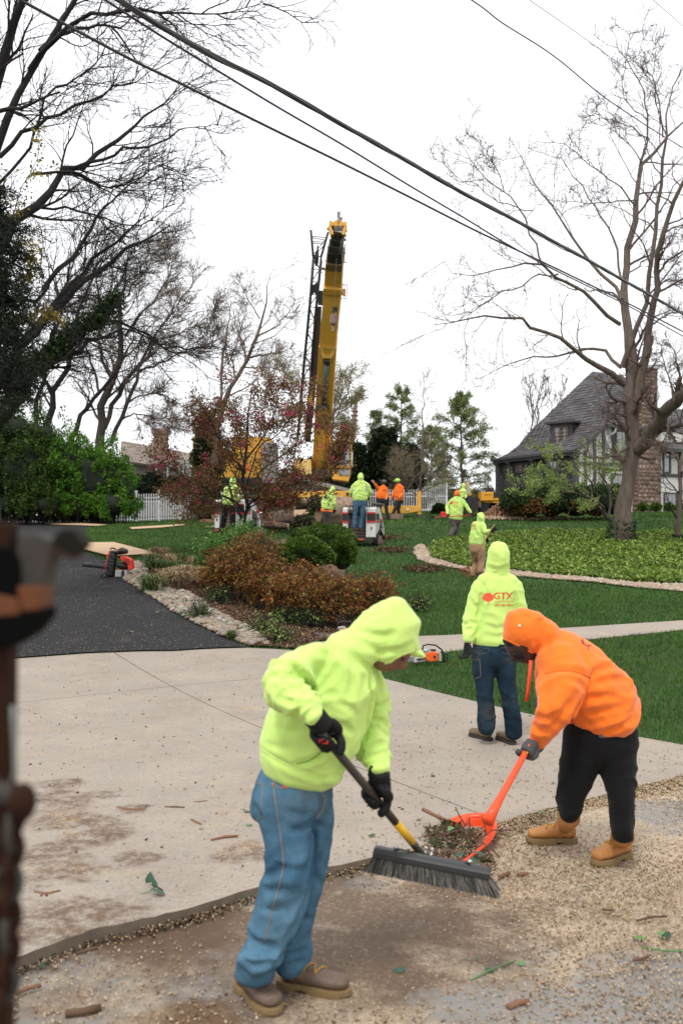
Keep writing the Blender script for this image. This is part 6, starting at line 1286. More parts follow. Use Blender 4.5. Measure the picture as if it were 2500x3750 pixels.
def grip_glove(name, wrist, C, axis, parent, m, R_=.021, sc=1.0, seed=1, flip=1):
    """five separate fingers closed round a handle; wrist, C world points, axis along the handle towards the thumb"""
    C = Vector(C); a = Vector(axis).normalized(); w = Vector(wrist); p = (w - C); p = (p - a*p.dot(a)).normalized(); t = a.cross(p)*flip; L = []
    pc = C + p*(R_+.014)*sc; L.append([(w, .030*sc, .024*sc), (w.lerp(pc, .5), .034*sc, .024*sc), (pc + t*.01, .040*sc, .022*sc)])
    L.append([(pc - t*.03*sc, .040*sc, .018*sc, a), (pc + t*.03*sc, .042*sc, .018*sc, a)])
    for k, o in enumerate((-.034, -.0115, .0115, .034)):
        ln = (.85, .97, 1.0, .93)[k]; pts = []
        for j in range(8):
            th = R(15 + 225*ln*j/7); rr = (R_ + .012 - .001*j)*sc; pts.append(C + a*(o*sc*(1 - .05*j)) + (p*math.cos(th) + t*math.sin(th))*rr)
        L.append([(q_, (.0125 - .0004*j)*sc, (.0115 - .0004*j)*sc) for j, q_ in enumerate(pts)])
    pts = [pc - t*.022*sc + a*.02*sc] + [C + a*(.030 + .006*j)*sc + (p*math.cos(R(-35-26*j)) + t*math.sin(R(-35-26*j)))*(R_+.014)*sc for j in range(5)]
    L.append([(q_, .0140*sc, .0130*sc) for q_ in pts])
    return organic(name, L, m, parent, voxel=.0042, smooth=2, seed=seed)
def open_hand(name, wrist, direc, side, parent, m, sc=1.0, voxel=.005, curl=.35):
    """relaxed hand: palm, four unequal slightly curled fingers, thumb from the palm's side"""
    w = Vector(wrist); d = Vector(direc).normalized(); s = Vector(side); s = (s - d*s.dot(d)).normalized(); nn = d.cross(s); L = [[(w, .027*sc, .02*sc, s), (w+d*.04*sc, .036*sc, .018*sc, s), (w+d*.085*sc, .04*sc, .015*sc, s)]]
    for k, (o, ln) in enumerate(((-.03,.062),(-.010,.075),(.010,.080),(.03,.07))):
        b = w + d*.08*sc + s*o*sc; c1 = b + (d*math.cos(curl*.7) + nn*math.sin(curl*.7))*ln*.5*sc; c2 = c1 + (d*math.cos(curl*2) + nn*math.sin(curl*2))*ln*.5*sc; L.append([(b, .0105*sc, .0105*sc), (c1, .010*sc, .010*sc), (c2, .0085*sc, .0085*sc)])
    b = w + d*.025*sc + s*.028*sc; L.append([(b, .013*sc, .013*sc), (b + (d*.6+s*.7)*.035*sc, .012*sc, .012*sc), (b + (d*.9+s*.62+nn*.3)*.062*sc, .010*sc, .010*sc)])
    return organic(name, L, m, parent, voxel=voxel, smooth=2)
def boot(heel, dirv, ankle, parent, up, sole, L=.30, sc=1.0, lace=None, label=None, pitch=0, voxel=.007, shaft=.13):
    """heel: point under the heel; dirv: toe direction; ankle: where the shaft leaves"""
    d = Vector(dirv).normalized(); h = Vector(heel); z = Vector((0,0,1)); s = d.cross(z).normalized(); zz = s.cross(d).normalized(); k = sc
    P = lambda f, u, o=0: h + d*f*L + zz*u*k + s*o*k
    fl = [(P(.08,.062), .036*k, .034*k, s), (P(.3,.066), .040*k, .040*k, s), (P(.52,.062), .044*k, .037*k, s), (P(.74,.055), .050*k, .030*k, s), (P(.92,.052), .042*k, .026*k, s)]
    a = Vector(ankle); m1 = P(.22,.10); fs = [(P(.2,.055), .040*k, .044*k), (m1, .043*k, .047*k), (m1.lerp(a, .6), .050*k, .052*k), (a, .054*k, .056*k)]
    ob = organic('boot', [fl, fs], up, parent, voxel=voxel, smooth=3, label=label, folds=[dict(dir=tuple(d), freq=22, amp=.004*k)])
    out = []
    for f, o in ((-.03,.022),(-.045,0),(-.03,-.022),(.1,-.042),(.35,-.038),(.55,-.048),(.78,-.056),(.93,-.046),(1.03,-.02),(1.05,0),(1.03,.02),(.93,.046),(.78,.056),(.55,.048),(.35,.038),(.1,.042)): out.append(P(f, .0, o))
    mb = MB(); mb.prism([p + zz*.012*k for p in out], zz*.022*k); mb.prism([P(f, 0, o) for f, o in ((-.03,.022),(-.045,0),(-.03,-.022),(.1,-.041),(.28,-.038),(.28,.038),(.1,.041))], zz*.016*k); mb.prism([P(f, 0, o) for f, o in ((.42,-.04),(.55,-.047),(.78,-.054),(.93,-.044),(1.02,0),(.93,.044),(.78,.054),(.55,.047),(.42,.04))], zz*.014*k)
    mb.build('sole', sole, ob, bevel=.003)
    if lace:
        t = bvh([ob])
        for j in range(5):
            c = P(.34 + .055*j if False else .60 - .085*j, .12 + .02*j); q_ = []
            for o in np.linspace(-.032, .032, 7):
                st = c + s*o*k + zz*.1; r = t.ray_cast(st, -zz)
                if r[0] is not None: q_.append(r[0] + zz*.003 + d*(.012*k*(o/.032)*(1 if j % 2 else -1)))
            if len(q_) > 2: MB().tube(q_, .0035*k, 6).build('lace', lace, ob, smooth=True)
        c = P(.30, .15); r = t.ray_cast(c + zz*.1 , -zz); c = r[0] + zz*.004 if r[0] is not None else c
        for sg in (-1, 1): MB().tube([c, c + s*sg*.022*k + zz*.012 + d*.01, c + s*sg*.034*k - zz*.004 + d*.016, c + s*sg*.02*k + d*.01, c], .003*k, 6).build('lace', lace, ob, smooth=True)
    return ob
def ws(c, Z):                                    # stations from crop pixels: (x, y, half width, depth radius in m[, dz])
    k = pxm(Z)/c.k
    return lambda *st: [(W(*c(q_[0], q_[1]), Z + (q_[4] if len(q_) > 4 else 0)), q_[2]*k, q_[3]) for q_ in st]
def pth(c, Z, *st): return [W(*c(q_[0], q_[1]), Z + (q_[2] if len(q_) > 2 else 0)) for q_ in st]
# ------------------------------------------------------------------ 1: bending man in lime with the push broom
ZA = 4.0; A_ = ws(cA, ZA); B_ = ws(cB, ZA)
p1 = empty('person', (W(*cB(420,1700), ZA).x, ZA, -.05), 0, 'person in lime hoodie and faded blue jeans bending over a push broom', 'person')
torso = A_((560,1600,165,.150),(600,1490,182,.160) if False else (610,1480,330,.165),(650,1370,345,.175),(725,1230,335,.175),(800,1080,315,.165),(860,950,290,.155),(905,830,240,.140),(960,740,150,.11)); torso[0] = (W(*cA(590,1590), ZA), 300*pxm(ZA)/1.96, .150)
hem_low = A_((760,1560,110,.12,-.03),(800,1640,95,.10,-.03))
slv1 = A_((640,830,125,.115,-.05),(545,900,135,.11,-.12),(470,985,130,.10,-.2),(470,1050,125,.095,-.24),(560,1110,105,.085,-.28),(640,1165,85,.07,-.30),(688,1222,68,.06,-.31))
slv2 = A_((1080,940,105,.10,.10),(1120,1060,100,.095,.16),(1125,1200,98,.085,.16),(1110,1340,98,.08,.12),(1105,1440,102,.078,.08),(1130,1530,90,.07,.04),(1150,1595,74,.06,.02))
hood = A_((985,760,150,.11),(1060,690,155,.11),(1150,610,165,.115),(1235,560,185,.115),(1300,560,150,.10))
hood2 = A_((1265,430,95,.085),(1285,560,165,.115),(1290,690,150,.11),(1200,760,110,.09)); hood3 = A_((1290,640,150,.10),(1370,690,85,.085),(1400,735,60,.06))
L1 = [torso, hem_low, slv1, slv2, hood, hood2, hood3, A_((900,800,190,.12),(1050,700,130,.10),(1140,650,120,.09))]
arm1 = [q_[0] for q_ in slv1]; arm2 = [q_[0] for q_ in slv2]
h1 = organic('hoodie', L1, LIME, p1, voxel=.0075, smooth=5, seed=5, folds=[dict(pts=arm1, r=.09, amp=.026, freq=10, bias=.4), dict(pts=arm2, r=.08, amp=.024, freq=10, bias=.5), dict(dir=(.8,.1,.55), freq=2.6, amp=.010), dict(dir=(.3,.3,-1), freq=3.5, amp=.007), dict(pts=arm1, r=.09, amp=.012, freq=22, lo=.25), dict(pts=arm2, r=.08, amp=.012, freq=22, lo=.4), dict(dir=(.9,.1,.4), freq=6, amp=.007), dict(pts=pth(cA, ZA, (1050,700),(1200,620),(1290,640)), r=.11, amp=.004, freq=9)], cw=.013, ca=.013, cr=[(cA,p_,k_) for p_,k_ in (([(530,855),(610,950),(660,1020),(682,1065)],1.9),([(682,1065),(760,1000),(820,920),(850,850)],1),([(690,1080),(780,1062),(850,1065)],.8),([(545,920),(620,1000),(640,1020)],1),([(470,985),(560,1020),(650,1075)],1.2),([(400,1070),(520,1120),(640,1125)],1.1),([(540,1205),(620,1150),(700,1095)],1.1),([(590,1240),(650,1190),(720,1150)],1),([(380,930),(450,950),(540,930)],.7),([(375,1000),(430,1040),(500,1060)],.7),([(1010,600),(1100,640),(1200,645),(1260,620)],.8),([(1060,700),(1150,765),(1300,745),(1400,700)],.9),([(960,760),(1010,840),(1080,880)],1.1),([(1030,560),(1090,500),(1150,490)],.5),([(960,790),(965,950),(940,1100)],.7),([(1085,900),(1095,1060),(1060,1250),(1045,1400)],1.5),([(1120,900),(1160,1000),(1170,1100)],.8),([(1060,1300),(1120,1270),(1200,1250)],.8),([(1020,1480),(1100,1440),(1210,1410)],1.2),([(1030,1530),(1120,1500),(1215,1480)],1.2),([(1060,1570),(1140,1550),(1220,1545)],1),([(560,1565),(660,1545),(720,1510),(750,1465)],1.5),([(800,1260),(900,1290),(960,1340)],.7),([(830,1480),(880,1560),(910,1640)],.9),([(400,1300),(500,1330),(620,1320)],.5),([(330,1420),(450,1450),(560,1440)],.5),([(700,1600),(760,1620),(840,1600)],.6),([(850,1120),(930,1150),(1000,1220)],.6),([(640,700),(720,760),(820,790)],.5),([(285,1445),(400,1525),(560,1605),(720,1665),(850,1645),(960,1545)],.7),([(590,1255),(640,1205),(690,1170)],.8),([(1055,1555),(1140,1545),(1225,1535)],.8),([(620,1120),(560,1060),(500,1040)],.6))])
brim = A_((1385,745,45,.05),(1430,768,34,.045),(1465,788,18,.03)); organic('cap_peak', [brim], LIME, p1, voxel=.006, smooth=2)
balls = []; hc = W(*cA(1235,690), ZA-.01); eyes, fdir = head_skin(hc, (.62,-.25,-.75), (.6,0,.7), .098, balls)
body = [A_((1020,760,70,.06),(1150,720,80,.07)), A_((560,1560,170,.10),(740,1200,200,.11),(880,900,170,.10),(1000,780,80,.07)), A_((640,850,50,.05,-.05),(480,1010,45,.045,-.2),(680,1220,30,.03,-.31)), A_((1090,960,50,.05,.1),(1125,1220,45,.045,.16),(1150,1590,30,.03,.02)), B_((500,400,120,.1),(500,850,70,.07),(280,1500,45,.045,.02)), B_((650,400,100,.1,.08),(650,900,60,.06,.08),(510,1480,42,.045,.12))]
organic('body', body, SKIN, p1, voxel=.010, smooth=2, balls=balls)
for e_ in eyes: MB().ball(e_, .007, 8).build('eye', EYE, p1, smooth=True)
surf_line('drawstring', h1, [cA(1098,880),(cA(1085,960)),cA(1078,1060)], .004, LIME, p1, -.001); surf_line('hood_seam', h1, [cA(1088,878),cA(1150,860),cA(1230,825),cA(1310,780),cA(1400,745)], .006, LIME, p1, -.002)
surf_line('pocket_seam', h1, [cA(560,1560),cA(640,1545),cA(700,1510),cA(745,1465)], .004, mat('lime_shadow_seam', (.22,.42,.05), .9), p1, -.0015); surf_line('arm_seam', h1, [cA(620,695),cA(590,780),cA(640,930),cA(660,1020)], .003, LIME, p1, -.001)
surf_line('waistband_seam', h1, [cA(285,1440),cA(400,1520),cA(560,1600),cA(720,1660),cA(850,1640),cA(960,1540)], .003, LIME, p1, -.001)
# jeans
legN = B_((470,330,235,.135,-.02),(485,520,190,.115,-.03),(505,700,168,.105,-.05),(505,860,158,.10,-.06),(470,1000,166,.098,-.05),(405,1200,160,.09,-.04),(325,1390,140,.085,-.03),(275,1540,146,.085,-.02),(262,1595,142,.082,-.02))
legF = B_((640,350,185,.125,.06),(690,500,150,.105,.08),(680,700,125,.10,.09),(650,900,120,.095,.09),(600,1100,112,.088,.10),(560,1290,106,.085,.11),(520,1470,112,.085,.12),(505,1545,108,.08,.12))
seat = B_((560,180,262,.125,.02),(545,260,285,.135,.02),(530,360,303,.14,.02),(560,450,262,.125,.04))
j1_ = organic('jeans', [seat, legN, legF, B_((330,300,90,.10,.05),(300,420,80,.10,.05))], DENIM, p1, voxel=.0088, smooth=4, seed=8, folds=[dict(pts=[q_[0] for q_ in legN], r=.10, amp=.020, freq=5, bias=.6, lo=.1), dict(pts=[q_[0] for q_ in legF], r=.08, amp=.018, freq=5, bias=.6, lo=.1), dict(pts=[q_[0] for q_ in legN], r=.11, amp=.024, freq=11, lo=.72), dict(pts=[q_[0] for q_ in legF], r=.09, amp=.022, freq=11, lo=.72), dict(dir=(.5,0,.7), freq=5, amp=.007)], cw=.014, ca=.013, cr=[(cB,p_,k_) for p_,k_ in (([(350,905),(400,870),(450,850),(520,880)],1.5),([(430,830),(520,860),(640,845)],.8),([(180,1290),(290,1385),(420,1395)],1.4),([(210,1430),(330,1455),(440,1410)],1.3),([(150,1510),(260,1545),(390,1520)],1.1),([(440,1480),(540,1470),(640,1420)],1.3),([(430,1560),(520,1540),(630,1500)],1),([(690,485),(610,560),(500,575)],1),([(745,300),(745,420),(690,485)],1.2),([(690,490),(675,700),(655,900),(640,1050)],1.8),([(640,1050),(560,1250),(470,1400)],1.6),([(250,380),(290,440),(310,520)],.7),([(500,440),(600,460),(680,450)],.7),([(700,520),(760,560),(820,560)],.8),([(690,900),(730,940),(760,1000)],1),([(340,1000),(420,1010),(500,990)],.7),([(300,1130),(380,1150),(470,1120)],.7),([(600,1180),(630,1220),(690,1210)],.8))])
SEAM = mat('ochre_stitching', (.20,.17,.13), .9); PATCH = mat('leather_patch', (.50,.17,.07), .7)
surf_line('side_seam', j1_, [cB(385,120),cB(400,300),cB(425,480),cB(450,640),cB(468,820),cB(440,950),cB(400,1090),cB(360,1250),cB(330,1380)], .0028, SEAM, p1, .0); surf_line('pocket_seam', j1_, [cB(228,245),cB(270,235),cB(322,238),cB(310,360),cB(300,480),cB(262,500)], .0026, SEAM, p1, .0); surf_line('pocket_seam', j1_, [cB(385,230),cB(430,262),cB(500,262),cB(580,238)], .0026, SEAM, p1, .0); surf_line('fly_seam', j1_, [cB(745,300),cB(760,350),cB(745,420),cB(700,490)], .003, SEAM, p1, .0)
t_ = bvh([j1_]); surf_shape('leather_patch', t_, [[cB(262,66),cB(304,82),cB(298,130),cB(258,124)]], PATCH, p1); surf_shape('pocket_tab', t_, [[cB(460,250),cB(486,252),cB(484,268),cB(458,266)]], GLOVE_R, p1)
for a in ((392,240),(420,150)): q_ = hit(t_, *cB(*a)); MB().ball(q_, .006, 8).build('rivet', PATCH, p1)
for cx, cy in ((275,1600),(505,1550)): pass
GS = -.05
def ground_at(px, py, z): d = ray(px, py); return CAMP + d*((z-CAMH)/d.z)
hl = ground_at(*cB(150,1700), GS); tl_ = ground_at(*cB(405,1905), GS); bt = boot(hl, tl_-hl, W(*cB(262,1570), ZA-.02), p1, BOOT_B, SOLE, L=.30, sc=1.08, lace=LACE, label='brown work boot in front')
hl = ground_at(*cB(440,1690), GS); tl_ = ground_at(*cB(790,1745), GS); boot(hl, tl_-hl, W(*cB(510,1540), ZA+.12), p1, BOOT_B, SOLE, L=.30, sc=1.05, lace=LACE)
# the broom handle line, in three dimensions
HB0 = W(*cA(730,1330), 3.70); HB1 = W(1564, 3152, 4.37)
def hb(px): t = (px - 1172.5)/(1564-1172.5); Z = 1/((1-t)/3.70 + t/4.37); return None
u_h = (HB1 - HB0).normalized()
Cg1 = HB0 + u_h*.045; wr1 = W(*cA(705,1245), 3.70)
gl1 = grip_glove('glove', wr1, Cg1, u_h, p1, GLOVE, R_=.017, sc=1.28, flip=-1)
LH = (HB1-HB0).length
def on_handle(px, py):
    best = min((( (W(px,py,1)-CAMP).normalized().cross((HB0+u_h*(LH*k/200))-CAMP)).length, k) for k in range(201)); return HB0 + u_h*(LH*best[1]/200)
Cg2 = on_handle(*cA(1125,1790)); wr2 = W(*cA(1160,1640), Cg2.y - .02)
gl2 = grip_glove('glove', wr2, Cg2, u_h, p1, GLOVE, R_=.017, sc=1.25, flip=-1)
organic('glove_cuff', [[(W(*cA(690,1225),3.69), .045, .042), (W(*cA(722,1262),3.695), .044, .04), (W(*cA(745,1300),3.70), .038, .034)]], GLOVE, p1, voxel=.006, smooth=2); organic('glove_cuff', [[(W(*cA(1150,1625),4.03), .046, .042), (W(*cA(1155,1680),Cg2.y-.01), .044, .04)]], GLOVE, p1, voxel=.006, smooth=2)
tg = bvh([gl1]); surf_shape('glove_back', tg, [[cA(672,1325),cA(690,1290),cA(765,1255),cA(800,1290),cA(835,1345),cA(780,1360),cA(700,1350)]], GLOVE_G, p1, .002); surf_shape('glove_print', tg, [[cA(722,1390),cA(750,1384),cA(788,1396),cA(784,1422),cA(750,1418),cA(720,1410)]], GLOVE_R, p1, .003)
tg = bvh([gl2]); surf_shape('glove_back', tg, [[cA(1085,1700),cA(1200,1695),cA(1205,1760),cA(1150,1790),cA(1090,1770)]], GLOVE_G, p1, .002); surf_shape('glove_print', tg, [[cA(1110,1835),cA(1150,1845),cA(1195,1840),cA(1190,1860),cA(1150,1868),cA(1115,1855)]], GLOVE_R, p1, .003)
organic('glove_tab', [[(W(*cA(1112,1590),3.98), .017, .012), (W(*cA(1095,1650),3.99), .017, .012)]], GLOVE, p1, voxel=.005, smooth=1)
# ------------------------------------------------------------------ 2: standing man seen from the back
ZC = 8.65; C_ = ws(cC, ZC)
p2 = empty('person', (W(*cC(300,1600), ZC).x, ZC, 0), 0, 'person in lime hoodie and dark dirty jeans standing on the concrete, seen from behind', 'person')
tors = C_((300,885,148,.135),(305,800,140,.135),(318,700,142,.135),(330,600,150,.135),(335,510,152,.13),(333,450,128,.115),(333,410,85,.09)); lsl = C_((215,480,62,.075),(180,560,58,.072),(158,660,58,.07),(145,750,58,.068,-.02),(130,820,50,.06,-.05),(118,875,38,.05,-.08)); rsl = C_((450,480,62,.075),(482,580,55,.07),(500,690,52,.07),(500,800,48,.065),(490,900,42,.055,-.02))
hoodb = C_((333,400,88,.095),(335,350,82,.105),(340,290,82,.115),(343,235,80,.115),(345,205,66,.095))
h2 = organic('hoodie', [tors, lsl, rsl, hoodb, C_((230,455,55,.08),(330,425,70,.09),(440,455,55,.08))], LIME, p2, voxel=.011, smooth=4, seed=11, folds=[dict(pts=[q_[0] for q_ in lsl], r=.07, amp=.011, freq=11, bias=.5), dict(pts=[q_[0] for q_ in rsl], r=.07, amp=.010, freq=11), dict(dir=(.9,.1,.35), freq=4, amp=.008), dict(dir=(.15,0,1), freq=6, amp=.005), dict(pts=[q_[0] for q_ in hoodb], r=.09, amp=.006, freq=13, hi=.55)], cw=.020, ca=.014, cr=[(cC,p_,k_) for p_,k_ in (([(195,700),(218,620),(222,540)],1.6),([(160,850),(200,800),(215,740)],1),([(455,540),(462,640),(470,760)],1.4),([(88,765),(140,745),(190,760)],1),([(95,800),(140,790),(170,800)],.9),([(262,350),(330,368),(415,345)],1.3),([(260,378),(330,392),(415,375)],1.3),([(300,400),(370,405),(420,395)],1),([(340,175),(348,240),(340,320)],.6),([(230,430),(250,520),(240,600)],.6),([(240,760),(330,790),(420,770)],.6),([(250,840),(330,850),(430,830)],.6),([(130,560),(160,620),(190,640)],.7))])
balls = []; hc = W(*cC(342,270), ZC+.01); eyes, _ = head_skin(hc, (-.25,1,-.1), (0,0,1), .092, balls)
organic('body', [C_((300,850,90,.09),(330,600,100,.09),(335,400,40,.05),(340,300,40,.05)), C_((215,490,30,.04),(150,740,26,.035),(115,890,18,.025,-.08)), C_((450,490,30,.04),(500,690,26,.035),(488,910,18,.025)), C_((240,950,60,.07),(250,1250,40,.05),(255,1500,30,.04)), C_((400,950,60,.07),(420,1250,40,.05),(450,1500,30,.04))], SKIN, p2, voxel=.013, smooth=2, balls=balls)
for e_ in eyes: MB().ball(e_, .007, 8).build('eye', EYE, p2, smooth=True)
lg = C_((235,960,88,.11),(230,1080,80,.10),(240,1180,66,.09),(245,1300,60,.085),(255,1400,66,.085),(255,1470,66,.085),(252,1515,58,.08)); rl = C_((378,960,90,.11),(390,1080,78,.10),(405,1200,64,.09),(422,1310,56,.085),(440,1410,62,.085),(448,1480,64,.085),(452,1545,58,.08)); st2 = C_((306,880,146,.125),(306,940,152,.13),(308,1010,150,.125))
j2_ = organic('jeans', [st2, lg, rl], DENIM_D, p2, voxel=.011, smooth=4, seed=12, folds=[dict(pts=[q_[0] for q_ in lg], r=.07, amp=.011, freq=11, bias=.8, lo=.3), dict(pts=[q_[0] for q_ in rl], r=.07, amp=.011, freq=11, bias=.8, lo=.3), dict(dir=(.4,0,1), freq=5, amp=.006)])
for a in (((165,925),(268,930),(272,962),(200,970),(166,950)), ((362,925),(452,930),(450,965),(400,972),(364,960))): surf_line('pocket_seam', j2_, [cC(*q_) for q_ in a], .0022, mat('dark_stitching', (.09,.09,.085), .9), p2, 0)
surf_line('side_seam', j2_, [cC(160,1010),cC(206,1010),cC(215,1130),cC(172,1150)], .0022, SEAM, p2, 0)
back_print(h2, p2, *cC(228,524), 217/1.96, 104/1.96, INK)
open_hand('glove', W(*cC(118,885), ZC-.08), (-.08,-.1,-1), (.5,-.9,0), p2, GLOVE, sc=1.15, curl=.7); open_hand('glove', W(*cC(488,915), ZC-.02), (0,-.1,-1), (-.5,-.9,0), p2, GLOVE, sc=1.1, curl=.7)
h_ = ground_at(*cC(285,1600), .0); t_ = ground_at(*cC(135,1560), .0); boot(h_, t_-h_, W(*cC(252,1500), ZC), p2, BOOT_O, SOLE_D, L=.27, lace=None); h_ = W(*cC(450,1615), ZC-.02); h_.z = .0; boot(h_, (-.35,1,0), W(*cC(450,1520), ZC), p2, BOOT_O, SOLE_D, L=.27)
# ------------------------------------------------------------------ 3: bent man in orange with the scoop
ZO = 5.7; O_ = ws(cC, ZO); D_ = ws(cD, ZO)
p3 = empty('person', (W(*cD(1150,750), ZO).x, ZO, 0), 0, 'person in orange hoodie and black trousers stooping with an orange scoop', 'person')
tor = O_((1175,1440,215,.20),(1120,1380,248,.225),(1060,1300,262,.23),(985,1215,262,.225),(905,1120,245,.21),(830,1020,215,.19),(765,945,170,.16),(700,890,125,.12))
sl = O_((775,1010,165,.13,-.08),(810,1120,158,.12,-.16),(795,1240,145,.11,-.22),(760,1360,128,.10,-.25),(705,1460,105,.085,-.24),(655,1530,82,.07,-.20),(622,1585,62,.058,-.16))
sr = O_((690,1020,90,.10,.15),(670,1130,60,.08,.22),(655,1230,48,.065,.25),(648,1300,34,.05,.25))
hd = O_((690,850,125,.12),(620,830,135,.12),(540,800,150,.12),(480,775,118,.11),(440,765,85,.10)); hd2 = O_((450,700,60,.08),(480,790,105,.11),(500,850,85,.10)); hd3 = O_((420,830,60,.08),(480,850,90,.09),(570,905,75,.08)); hd4 = O_((500,700,70,.08),(600,740,80,.09),(670,790,70,.08))
h3 = organic('hoodie', [tor, sl, sr, hd, hd2, hd3, hd4, O_((1180,1480,120,.14),(1060,1530,75,.12),(930,1520,60,.10)), O_((640,760,60,.07),(680,800,60,.07))], ORANGE, p3, voxel=.0105, smooth=5, seed=21, folds=[dict(pts=[q_[0] for q_ in sl], r=.11, amp=.014, freq=6, bias=.4), dict(dir=(.6,.1,-.8), freq=2.4, amp=.010), dict(dir=(-.3,.2,1), freq=3.2, amp=.008), dict(dir=(.5,.1,-.9), freq=6.5, amp=.008), dict(pts=[q_[0] for q_ in hd], r=.12, amp=.004, freq=8)], cw=.019, ca=.017, cr=[(cC,p_,k_) for p_,k_ in (([(1000,1140),(1060,1085),(1130,1060),(1200,1060)],1),([(945,1290),(1080,1280),(1230,1262)],1),([(945,1285),(880,1410),(825,1500)],2),([(1010,1185),(1150,1155),(1280,1150)],.9),([(1050,1545),(1200,1500),(1330,1420)],1.1),([(980,1390),(1120,1380),(1290,1340)],.7),([(700,1190),(682,1300),(680,1400)],.8),([(840,1330),(760,1450),(690,1540)],.8),([(640,1420),(700,1440),(760,1400)],.9),([(600,1500),(660,1520),(720,1490)],1),([(640,745),(655,850),(625,950)],1.4),([(560,700),(600,800),(600,900)],.7),([(690,790),(700,880),(680,1000)],1),([(860,1470),(930,1530),(1010,1545)],1),([(850,1150),(930,1180),(960,1240)],.6),([(690,1110),(760,1090),(850,1088),(930,1106),(1000,1142)],.6),([(1100,1450),(1200,1430),(1320,1370)],.6))])
balls = []; hc = W(*cC(505,880), ZO); eyes, fd = head_skin(hc, (-.62,-.25,-.74), (-.6,0,.7), .105, balls)
organic('body', [O_((1150,1400,130,.13),(900,1100,140,.13),(720,900,80,.07),(560,880,60,.06)), O_((790,1030,50,.06,-.08),(770,1340,45,.05,-.25),(625,1580,28,.03,-.16)), O_((690,1030,40,.05,.15),(650,1300,26,.03,.25)), D_((1120,200,60,.09),(1060,400,45,.07),(1040,560,30,.05)), D_((1290,200,60,.09),(1310,400,45,.07),(1325,640,30,.05,-.1))], SKIN_D, p3, voxel=.014, smooth=2, balls=balls)
for e_ in eyes: MB().ball(e_, .007, 8).build('eye', EYE, p3, smooth=True)
bd = []; M_HAIR = mat('black_hair', (.006,.005,.005), .9, bump=.6, bscale=120); organic('beard', [O_((470,960,50,.07),(530,985,45,.06),(575,985,30,.05))], M_HAIR, p3, voxel=.008, smooth=2); organic('hair', [O_((405,880,30,.07),(440,905,32,.07),(470,930,28,.06))], M_HAIR, p3, voxel=.008, smooth=2)
surf_line('hood_seam', h3, [cC(367,852),cC(430,880),cC(520,925),cC(606,972)], .008, ORANGE, p3, -.003); surf_line('arm_seam', h3, [cC(680,1112),cC(760,1092),cC(850,1090),cC(930,1108),cC(998,1142)], .005, mat('orange_seam', (.62,.10,.01), .9), p3, -.003); surf_line('pocket_seam', h3, [cC(850,1460),cC(900,1500),cC(990,1530)], .005, mat('orange_seam2', (.55,.08,.01), .9), p3, -.003)
tree_mark(bvh([h3]), *cC(985,875), 46, INK_P, p3, 8); MB().ball(hit(bvh([h3]), *cC(492,768)), .008, 8).build('paint_fleck', mat('white_fleck', (.8,.8,.8)), p3)
MB().tube([W(*cC(572,1015),ZO-.12), W(*cC(565,1120),ZO-.13), W(*cC(553,1220),ZO-.13), W(*cC(542,1310),ZO-.13)], [.010,.010,.009,.009], 8).build('drawstring', mat('red_orange_cord', (.80,.05,.01), .6), p3, smooth=True)
lgl = D_((1130,130,118,.15),(1115,220,110,.14),(1085,320,98,.125),(1062,420,82,.11),(1048,490,66,.10),(1045,545,54,.09)); lgr = D_((1270,130,135,.16),(1292,240,106,.14,-.03),(1305,350,86,.12,-.06),(1316,450,72,.105,-.1),(1316,540,62,.095,-.12),(1322,620,60,.09,-.14),(1325,650,56,.085,-.14)); st3 = D_((1215,60,170,.17),(1215,130,182,.18),(1215,200,180,.17))
j3_ = organic('trousers', [st3, lgl, lgr], BLACKC, p3, voxel=.0115, smooth=4, seed=22, folds=[dict(pts=[q_[0] for q_ in lgl], r=.10, amp=.016, freq=9, bias=.6), dict(pts=[q_[0] for q_ in lgr], r=.10, amp=.015, freq=9, bias=.6), dict(dir=(.5,0,.8), freq=4, amp=.008)])
organic('belt', [D_((1205,135,12,.02,-.16),(1240,135,14,.02,-.16),(1275,130,12,.02,-.16))], mat('grey_belt', (.11,.11,.12), .7), p3, voxel=.006, smooth=2)
h_ = ground_at(*cD(1075,690), -.045); t_ = ground_at(*cD(845,700), -.045); h_.y = t_.y = ground_at(*cD(960,694), -.045).y; boot(h_, t_-h_, W(*cD(1048,560), ZO), p3, BOOT_T, SOLE, L=.29, sc=1.12, lace=LACE)
h_ = ground_at(*cD(1355,765), -.045); t_ = ground_at(*cD(1190,815), -.045); boot(h_, t_-h_, W(*cD(1328,655), ZO-.14), p3, BOOT_T, SOLE, L=.30, sc=1.15, lace=LACE)
SB0 = W(*cC(600,1560), 5.50); SB1 = W(1795, 2988, 5.15); us = (SB1-SB0).normalized(); SBT = SB0 - us*.30
Cg3 = W(*cD(825,215), 5.47); wr3 = W(*cC(628,1610), 5.56)
grip_glove('glove', wr3, SB0 + us*max(.02, (Cg3-SB0).dot(us)), us, p3, GLOVE_G, R_=.019, sc=1.15, flip=1); organic('glove_cuff', [[(wr3, .042, .04), (W(*cC(610,1640), 5.53), .04, .036)]], GLOVE_G, p3, voxel=.006, smooth=2)
organic('glove_print', [[(W(*cD(832,185),5.42), .008, .012), (W(*cD(826,225),5.41), .008, .012)]], mat('yellow_glove_trim', (.7,.55,.02), .6), p3, voxel=.005, smooth=1); organic('glove_print', [[(W(*cD(838,180),5.42), .006, .012), (W(*cD(834,215),5.41), .006, .012)]], GLOVE_R, p3, voxel=.004, smooth=1)
